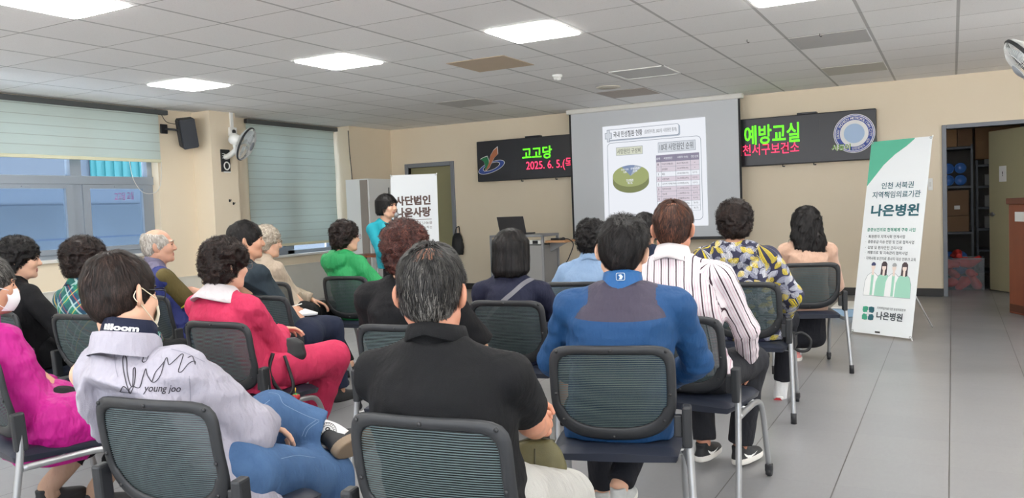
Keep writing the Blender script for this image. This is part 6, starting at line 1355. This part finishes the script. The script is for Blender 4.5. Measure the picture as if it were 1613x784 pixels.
for zi, (z, nm) in enumerate(((1.40, 'upper'), (.16, 'lower'))):
    for j in range(2):
        for i in range(3):
            x = 8.72+i*.15; zz = z+.075+j*.165
            o = MB().lathe([(.0, -.2), (.070, -.2), (.072, -.02), (.075, -.018), (.075, .0), (.066, .003), (.064, -.004), (0, -.004)], 24, M=rotm(PI/2), T=(0, 0, 0)).build('blue_tub', M_ROLL, None, (x, 13.0, zz))
            tag(o, 'blue tub on the %s rack shelf, %s tier, %s from the wall side' % (nm, 'bottom' if j == 0 else 'top', ('first', 'second', 'third')[i]), 'tub', 'blue tubs on the storeroom rack')
for k, z in enumerate((1.085, 1.385, 1.685, .785)): tag(MB().box((-.28, 0, 0), (.28, .3, .16), b=.006).build('paper_bundle', mat('paper_bundle_grey', '#a9a9a6', .7), None, (9.60, 13.4, z+.001)), 'pale bundle on the further rack, %s shelf' % ('fourth', 'fifth', 'topmost', 'third')[k], 'bundle', 'pale bundles on the further rack')
t = thing('plastic_bin', 'clear plastic bin holding red boxing gloves in the storeroom', 'bin', (9.02, 12.55, 0)); CL = NT('clear_bin_plastic'); CL.col(lin('#9aa0a6')); CL.set(Roughness=.2, Alpha=.2); m = MB(); X, Y, Z = .26, .18, .42
for a, b in (((-X, -Y, 0), (X, -Y+.004, Z)), ((-X, Y-.004, 0), (X, Y, Z)), ((-X, -Y, 0), (-X+.004, Y, Z)), ((X-.004, -Y, 0), (X, Y, Z)), ((-X, -Y, 0), (X, Y, .006))): m.box(a, b)
m.build('bin_body', CL.m, t); MB().tube([(X, Y, Z), (-X, Y, Z), (-X, -Y, Z), (X, -Y, Z), (X, Y, Z)], .008, 6).build('bin_rim', mat('bin_rim', '#8a9096', .4), t)
G = Field((-.12, -.12, -.12), (.12, .16, .12), .008); G.ell((0, .03, 0), (.065, .085, .055), .02); G.cone((0, -.09, 0), (0, -.03, 0), .042, .045, .03); G.cone((-.05, -.01, .01), (-.065, .05, .02), .024, .022, .015); P, Q = G.mesh(); P = relax(P, Q, 1); M_RED = mat('red_glove_leather', '#c8342f', .4)
rg = random.Random(5)
for k in range(9):
    x, y, z = ((-.15, -.05, .08), (.02, -.07, .08), (.16, -.06, .09), (-.1, .06, .2), (.1, -.02, .22), (-.14, -.05, .34), (.0, .0, .36), (.13, .03, .36), (-.05, -.03, .47))[k]
    o = mesh_obj('boxing_glove', P, Q, [M_RED], None); o.location = (9.02+x, 12.55+y, z); o.rotation_euler = (rg.uniform(-1, 1), rg.uniform(-1, 1), rg.uniform(0, 6)); tag(o, 'red boxing glove heaped in the clear storeroom bin', 'glove', 'red boxing gloves in the bin')
# ------------------------------------------------------------------ lettering on clothes, bags and small things
D = PEOPLE['jacket']; me = D['shirt']
def jpt(px, py, D=D): 
    """photo point -> point on the person's back plane"""
    return D['R'].T@(on_plane(px, py, D['O']+D['R']@V3(0, -.2, 0), CF)-D['O'])
def project(D, pts, wd_, mt, name, closed=False):
    """line work stitched on a garment: photo polyline -> ribbons on the cloth"""
    shirt = D['shirt']; bv = BVHTree.FromPolygons([tuple(v.co) for v in shirt.data.vertices], [tuple(p.vertices) for p in shirt.data.polygons]); m = MB(); c0 = D['R'].T@(CAM-D['O'])
    for pl in pts:
        q = arc(np.array(pl, float), 7) if len(pl) > 2 else np.array(pl, float); out = []
        for x, y in q:
            d = D['R'].T@ray(x, y); h = bv.ray_cast(Vector(c0), Vector(d/np.linalg.norm(d)), 6.0)
            if h[0] is not None: n_ = np.array(h[1])*(1 if np.dot(h[1], d) < 0 else -1); out.append((np.array(h[0])+n_*.0015, n_))
        if len(out) > 2:
            P = np.array([o[0] for o in out]); N_ = np.array([o[1] for o in out]); t_ = np.gradient(P, axis=0); b_ = np.cross(t_, N_); b_ /= np.linalg.norm(b_, axis=1)[:, None]+1e-9; V = np.concatenate([P+b_*wd_/2, P-b_*wd_/2]); n = len(P)
            m.add(V, [(i, i+1, i+1+n, i+n) for i in range(n-1) if np.linalg.norm(P[i+1]-P[i]) < .05])
    return m.build(name, mt, shirt)
M_STITCH = mat('dark_embroidery', '#2b2730', .7)
def Z(p): return [(100+x*.3623, 500+y*.3623) for x, y in p]     # read off an enlarged view of the photograph
project(D, [Z([(248, 318), (262, 300), (285, 318), (290, 325), (275, 290), (262, 230), (258, 180), (266, 165), (275, 185), (278, 240), (290, 290), (300, 300), (303, 260), (304, 225), (312, 222), (312, 260), (305, 300), (292, 328), (285, 318), (300, 300), (330, 305), (345, 260), (355, 230), (360, 225), (365, 250), (385, 280), (405, 275), (425, 245), (440, 190), (450, 175), (455, 195), (462, 205), (490, 180), (512, 160), (520, 165), (508, 205), (500, 235), (515, 235), (545, 200), (570, 190), (572, 205)]), Z([(248, 318), (250, 322), (290, 325)]), Z([(345, 185), (352, 160), (366, 153), (370, 168), (360, 190), (347, 195), (342, 185)]),
            Z([(540, 175), (560, 170), (572, 205)]), Z([(385, 280), (400, 240), (420, 215), (440, 190)])], .0028, M_STITCH, 'embroidered_script')
def script_text(D, txt, px0, py0, px1, py1, bold, mt, name, slope=0.0, shear=.25):
    shirt = D['shirt']; bv = BVHTree.FromPolygons([tuple(v.co) for v in shirt.data.vertices], [tuple(p.vertices) for p in shirt.data.polygons]); c0 = D['R'].T@(CAM-D['O']); v, f = text_geo(txt, 1.0, bold); lo, hi = v.min(0), v.max(0); out = []
    for x, y, _ in v:
        u = (x-lo[0])/(hi[0]-lo[0]); w_ = (y-lo[1])/(hi[1]-lo[1]); d = D['R'].T@ray(px0+(px1-px0)*u+shear*w_*(py1-py0), py1+(py0-py1)*w_+slope*u); h = bv.ray_cast(Vector(c0), Vector(d/np.linalg.norm(d)), 6.0)
        out.append(np.array(h[0])+np.array(h[1])*(.0016 if np.dot(h[1], d) < 0 else -.0016) if h[0] is not None else np.zeros(3))
    ok = [np.linalg.norm(o) > 1e-6 for o in out]; F2 = [q for q in f if all(ok[i] for i in q)]
    return mesh_obj(name, np.array(out), F2, [mt], shirt, smooth=False)
script_text(D, 'young joo', 225, 606, 283, 621, .012, M_STITCH, 'embroidered_name')
project(D, [[(180, 549), (182, 575), (186, 594)], [(298, 592), (300, 620), (300, 640)], [(180, 549), (165, 545)], [(270, 550), (292, 556), (322, 570)]], .0025, mat('jacket_seam', '#8a8894', .7), 'stitched_seam')
script_text(dict(D, shirt=INNER), 'illoom', 164, 509, 218, 519, .045, mat('white_script', '#e4e4e6', .6), 'collar_lettering', 4, .2)
# yoke badge on the blue top
D = PEOPLE['navy']; c = D['N']+V3(0, -.075, .055); m = MB(); o = rrect(.030, .026, .005, 3); m.tube([(x, 0, z) for x, z in o]+[(o[0][0], 0, o[0][1])], .0014, 5, closed=True); m.prism([(-.006, -.009), (.004, -.009), (.009, .0), (.002, .009), (-.008, .006), (-.002, -.001)], -.001, .001); m.build('collar_badge', mat('reflective_silver', '#b9c4cc', .3, .5), D['body'], tuple(c))
# sneaker marks
def on_shoe(key, name, pts, mt, side=1, z0=.0):
    so, MR, an = PEOPLE[key]; me = so.data; bv = BVHTree.FromPolygons([tuple(v.co) for v in me.vertices], [tuple(p.vertices) for p in me.polygons]); out = []
    for y, z in pts:
        o = an+MR@V3(side*.2, y, z-.09); h = bv.ray_cast(Vector(o), Vector(MR@V3(-side, 0, 0)), .4); out.append(np.array(h[0])+MR@V3(side*.002, 0, 0) if h[0] is not None else None)
    if any(q is None for q in out): return
    return mesh_obj(name, np.array(out), [tuple(range(len(out)))], [mt], so, smooth=False)
sw_ = [(-.02, .056), (.004, .043), (.03, .039), (.06, .042), (.095, .046), (.055, .036), (.025, .030), (.0, .031), (-.014, .042)]
for k in ('stripe_shoeR', 'stripe_shoeL'): on_shoe(k, 'swoosh_mark', sw_, M_WHITE)
so, MR, an = PEOPLE['floral_shoeR']; P = [an+MR@q for q in (V3(-.022, -.078, -.045), V3(.022, -.078, -.045), V3(.03, -.070, -.02), V3(.012, -.06, -.005), V3(-.012, -.06, -.005), V3(-.03, -.070, -.02))]
mesh_obj('red_heel_tab', np.array(P), [(0, 1, 2, 3, 4, 5)], [mat('red_heel', '#b52a35', .5)], so, smooth=False)
# printed sock of the man in the pale jacket
so, MR, an = PEOPLE['jacket_shoeL']; sock = [c for c in so.parent.children if c.name.startswith('sock')]
best = min(sock, key=lambda s: min((np.linalg.norm(np.array(v.co)-an) for v in s.data.vertices)))
bv = BVHTree.FromPolygons([tuple(v.co) for v in best.data.vertices], [tuple(p.vertices) for p in best.data.polygons]); DJ = PEOPLE['jacket']; c0 = DJ['R'].T@(CAM-DJ['O']); m = MB(); nrm = None
def sk(x, y):
    d = DJ['R'].T@ray(x, y); h = bv.ray_cast(Vector(c0), Vector(d/np.linalg.norm(d)), 6.0); return None if h[0] is None else np.array(h[0])+np.array(h[1])*.0015
def skline(pts, wd_):
    P = [q for q in (sk(*p) for p in pts) if q is not None]
    if len(P) > 2: m.tube(P, wd_, 5)
SC = px_an = None
q = (an@DJ['R'].T)+DJ['O']-CAM; ac = (806.5+FPX*(q@CR)/(q@CF)-6, 392-FPX*(q@CU)/(q@CF)-5)
for r in (14, 9.5): skline([(ac[0]+r*math.cos(a), ac[1]+r*.95*math.sin(a)) for a in np.linspace(0, 2*PI, 40)], .0009)
for k in range(22): a = 2*PI*k/22; skline([(ac[0]+10.6*math.cos(a), ac[1]+10.6*math.sin(a)), (ac[0]+11.8*math.cos(a+.06), ac[1]+11.8*math.sin(a+.06)), (ac[0]+12.8*math.cos(a), ac[1]+12.8*math.sin(a))], .0009)
skline([(ac[0]+3*math.cos(a), ac[1]-3+2.6*math.sin(a)) for a in np.linspace(0, 2*PI, 14)], .0022); skline([(ac[0]-4, ac[1]+5), (ac[0], ac[1]+3), (ac[0]+4, ac[1]+1)], .0011); skline([(ac[0]-4, ac[1]+1), (ac[0], ac[1]+3), (ac[0]+4, ac[1]+5)], .0011)
if m.n: m.build('sock_print', M_DARK, best)
# white script on the inner collar
# ---- things held or carried
def world(D, p): return D['R']@np.array(p, float)+D['O']
def blob(name, label, cat, loc, rows, mt, rz_=0.0, noise=.006, n=3.0, tilt=None, group=None, extra=None):
    t = thing(name, label, cat, tuple(loc), rz_); R = np.array(rows, float); a, b = R[:, 1].max()+.04, R[:, 2].max()+.04; G = Field((-a, -b, R[0, 0]-.04), (a, b, R[-1, 0]+.04), .006); G.loft(rows, .02, n)
    if noise: G.noisy(noise, (16, 16, 16), 4, ridge=True)
    P, Q = G.mesh(); mesh_obj('pouch_body' if 'pouch' in name else 'bag_body', relax(P, Q, 2), Q, [mt], t); return t
D = PEOPLE['polo']; p = on_plane(845, 722, D['O']+D['R']@V3(0, .34, 0), CF)
t = blob('olive_pouch', 'olive zip pouch on the lap of the man in the black polo shirt', 'pouch', (p[0], p[1], p[2]-.055), [(0, .085, .05, 0, 0), (.03, .092, .055, 0, 0), (.07, .08, .045, 0, 0), (.115, .05, .02, 0, 0)], mat('olive_nylon', '#55502f', .6, bump=.2, bscale=300), math.radians(30), .003)
MB().tube(arc([(-.06, 0, .108), (0, 0, .122), (.06, 0, .108)], 5), .004, 6).build('zip', mat('olive_zip', '#3d3a26', .5), t); MB().tube([(-.01, -.058, .0), (-.008, -.058, .05), (-.006, -.045, .10)], .003, 6).build('seam_piping', mat('olive_piping', '#3f3b24', .6), t)
p = on_plane(838, 772, D['O']+D['R']@V3(0, .24, 0), CF); t = blob('black_shoulder_bag', 'black bag with a looped strap beside the white trousers, at the bottom edge', 'bag', (p[0], p[1], p[2]-.10), [(0, .07, .05, 0, 0), (.05, .075, .055, 0, 0), (.12, .06, .04, 0, 0)], M_BAGB, .3, .005)
MB().tube(arc([(-.05, -.02, .10), (-.02, -.05, .16), (.03, -.055, .13), (.05, -.05, .06)], 6), .008, 8, flat=.4).build('strap', M_BAGB, t)
D = PEOPLE['crimson']; p = on_plane(452, 552, D['O']+D['R']@V3(.34, .20, 0), CF)
t = blob('black_bag', 'black shoulder bag with a strawberry charm on the lap of the crimson suit', 'bag', (p[0], p[1], p[2]-.06), [(0, .085, .05, 0, 0), (.04, .095, .055, 0, 0), (.10, .08, .04, 0, 0), (.125, .05, .02, 0, 0)], M_BAGB, math.radians(40), .004)
def wl(px, py, dep): return on_plane(px, py, D['O']+D['R']@V3(.47, dep, 0), CF)-np.array([p[0], p[1], p[2]-.06])
rzi = rz(-math.radians(40)); MB().tube([rzi@q for q in arc([wl(430, 556, .10), wl(424, 580, .08), wl(432, 604, .08), wl(447, 620, .08), wl(458, 620, .09), wl(462, 606, .11), wl(455, 580, .13), wl(448, 560, .14)], 6)], .014, 10, flat=.55).build('strap', M_BAGB, t)
ch = rzi@wl(466, 626, .08); cb = MB().lathe([(0, -.028), (.012, -.02), (.022, .0), (.02, .014), (0, .02)], 14, T=ch).build('strawberry_charm', mat('charm_red', '#b5222c', .5), t); m = MB()
for k in range(5): a = 2*PI*k/5; m.tube([ch+V3(0, 0, .018), ch+V3(.018*math.cos(a), .018*math.sin(a), .014)], (.006, .002), 6)
m.tube([ch+V3(.0, 0, .02), ch+V3(0, 0, .05)], .003, 6, 1); m.build('charm_leaves', [mat('charm_green', '#3f9a4a', .5), M_GOLD], cb)
D = PEOPLE['tee']; p = on_plane(466, 492, D['O']+D['R']@V3(.1, .42, 0), CF); t = thing('paper_stack', 'white papers on the lap of the man in the dark green tee', 'papers', tuple(p), D['body'].rotation_euler[2]-.3); MB().box((-.15, -.11, -.004), (.15, .11, .004)).build('sheets', M_PAPER, t); MB().box((-.148, -.108, -.012), (.148, .108, -.004)).build('booklet', mat('booklet_grey', '#c9ccd2', .6), t)
p = p+np.array([-.02, .0, .03]); tag(MB().tube([(-.06, 0, 0), (.06, .02, .03)], .004, 8).build('pen', M_WHITE, None, tuple(p)), 'white pen held over the papers by the man in the dark green tee', 'pen')
D = PEOPLE['cream']; p = on_plane(449, 482, D['O']+D['R']@V3(.1, .30, 0), CF); t = blob('cream_handbag', 'small cream handbag on the lap of the white-haired woman', 'bag', (p[0], p[1], p[2]-.09), [(0, .09, .04, 0, 0), (.05, .095, .045, 0, 0), (.12, .08, .03, 0, 0)], mat('cream_leather', '#d9cdb4', .5), -.3, .002); MB().tube(arc([(-.05, 0, .11), (-.04, 0, .18), (0, 0, .205), (.04, 0, .18), (.05, 0, .11)], 6), .008, 8).build('handle', mat('cream_handle', '#d9cdb4', .5), t)
D = PEOPLE['denim']; p = on_plane(876, 467, D['O']+D['R']@V3(-.2, .05, 0), CF); t = thing('white_sheet', 'white paper sheets held beside the pale denim shirt', 'papers', tuple(p), .3); MB().box((-.09, -.003, -.10), (.06, .003, .05), M=rotm(-.5)).build('sheets', M_PAPER, t); MB().box((-.07, -.005, -.08), (.08, .0, .06), M=rotm(-.6)).build('back_sheet', M_PAPER, t)
D = PEOPLE['magenta']; p = on_plane(112, 632, D['O']+D['R']@V3(.1, .36, 0), CF); t = thing('booklet', 'brown patterned booklet on the lap of the person in magenta', 'booklet', tuple(p), -.3); MB().box((-.11, -.08, -.008), (.11, .08, .002)).build('pages', M_PAPER, t); MB().box((-.112, -.082, .002), (.112, .082, .006)).build('cover', mat('brown_cover', '#5b4438', .5, noise=.5, nscale=40), t)
# crossbody strap of the navy top
D = PEOPLE['bob']; sh = project(D, [[(846, 436), (836, 440), (824, 447), (808, 461), (796, 471), (780, 486), (768, 500)]], .026, mat('grey_strap_webbing', '#6a6a70', .7), 'bag_strap')
# pink strap on a chair back
cx, cy_, ch_, _ = CHAIRS['green']; rr_ = rz(math.radians(ch_)); p = rr_@V3(.235, -.20, .72)+V3(cx, cy_, 0); t = thing('pink_strap', 'magenta strap hanging down the chair back of the green jacket', 'strap', tuple(p), math.radians(ch_))
MB().tube(arc([(.02, -.01, .02), (.03, -.02, -.06), (.035, -.02, -.2), (.03, -.01, -.32)], 5), (.012,)*1+tuple(np.linspace(.02, .026, 15)), 10, flat=.6).build('fabric_sleeve', mat('magenta_cloth', '#a02a72', .7), t); MB().tube(arc([(.02, -.01, .02), (0, .0, .05), (-.015, .01, .02)], 4), .005, 7).build('hook_loop', mat('magenta_loop', '#7d2058', .7), t)
cx, cy_, ch_, _ = CHAIRS['floral']; rr_ = rz(math.radians(ch_)); p = rr_@V3(.27, .02, .43)+V3(cx, cy_, 0); t = thing('black_handbag', 'black bag with a looped strap hanging at the seat of the leaf-print jacket', 'bag', tuple(p), math.radians(ch_)); MB().tube(arc([(-.02, 0, .05), (.03, .02, .06), (.08, .02, .02), (.07, .02, -.04), (.02, .0, -.05), (-.03, 0, -.02)], 6), .009, 8).build('strap', M_BAGB, t); MB().box((-.06, -.08, -.04), (.0, .09, .06), b=.02).build('bag_body', M_BAGB, t)
# hand microphone
D = PEOPLE['speaker']; a, e, w_ = D['A'][1]; mo = D['HC']+D['RH']@V3(.01, .135, -.075); hd = w_+(w_-e)/np.linalg.norm(w_-e)*.06; dr = mo-hd; dr /= np.linalg.norm(dr); t = thing('microphone', 'black hand microphone at the mouth of the woman in the teal blazer', 'microphone', tuple(world(D, mo)), D['body'].rotation_euler[2]); MR = frame_to(dr, (0, 0, 1)); m = MB().lathe([(.012, -.20), (.015, -.06), (.017, -.035)], 14, M=MR@rotm(-PI/2)); m.build('handle', M_BLACK, t); MB().ell((0, 0, 0), (.024, .03, .024), M=MR, T=-dr*.012).build('mesh_head', mat('mic_mesh', '#8a8d90', .4, .7, bump=.6, bscale=500), t)
# blazer opening, lapels and dark top of the speaker
D = PEOPLE['speaker']; N_ = D['N']
def vgrid(f0, f1, z0, z1, n=9, k=5):
    V = []; F = []
    for i in range(n):
        t_ = i/(n-1); a_, b_ = f0(t_), f1(t_)
        for j in range(k): V.append((a_+(b_-a_)*j/(k-1), z0+(z1-z0)*t_, 0))
    for i in range(n-1):
        for j in range(k-1): F.append((i*k+j, (i+1)*k+j, (i+1)*k+j+1, i*k+j+1))
    return V, F
org = N_+V3(0, .0, -.02)
V, F = vgrid(lambda q: -.062*(1-q)-.004, lambda q: .062*(1-q)+.004, -.0, -.30); decal(D['shirt'], 'inner_top', V, F, org, (1, 0, 0), (0, 0, 1), (0, -1, 0), [mat('black_inner_top', '#15151a', .7)])
for s_ in (-1, 1):
    V, F = vgrid(lambda q: s_*(.062*(1-q)+.004), lambda q: s_*(.062*(1-q)+.004+.055*math.sin(PI*min(1, q*1.15+.12))), 0, -.30); decal(D['shirt'], 'lapel', V, F, org, (1, 0, 0), (0, 0, 1), (0, -1, 0), [mat('teal_lapel', '#1f9aa9', .65)], off=.005)
V, F = ribbon([(0, -.30), (.005, -.45), (.01, -.62)], .006); decal(D['shirt'], 'front_opening', V, F, org, (1, 0, 0), (0, 0, 1), (0, -1, 0), [mat('dark_teal_edge', '#0f5660', .7)])
# jeans seams of the man in the pale jacket
D = PEOPLE['jacket']; JT = dict(D, shirt=PEOPLE['jacket_bottom']); MST = mat('jean_stitch', '#7f97b5', .7); f = .2645
def J(p): return [(347+x*.3176, 535+y*.3176) for x, y in p]
project(JT, [J([(240, 262), (262, 265), (290, 275), (310, 315), (350, 340), (430, 378), (490, 400)]), J([(180, 400), (200, 340), (245, 300)]), J([(420, 480), (440, 440), (490, 405)]), J([(405, 478), (425, 435), (475, 398)])], .0015, MST, 'seam_stitching')
project(JT, [J([(300, 590), (380, 575), (470, 585)])], .0015, MST, 'thigh_stitching')
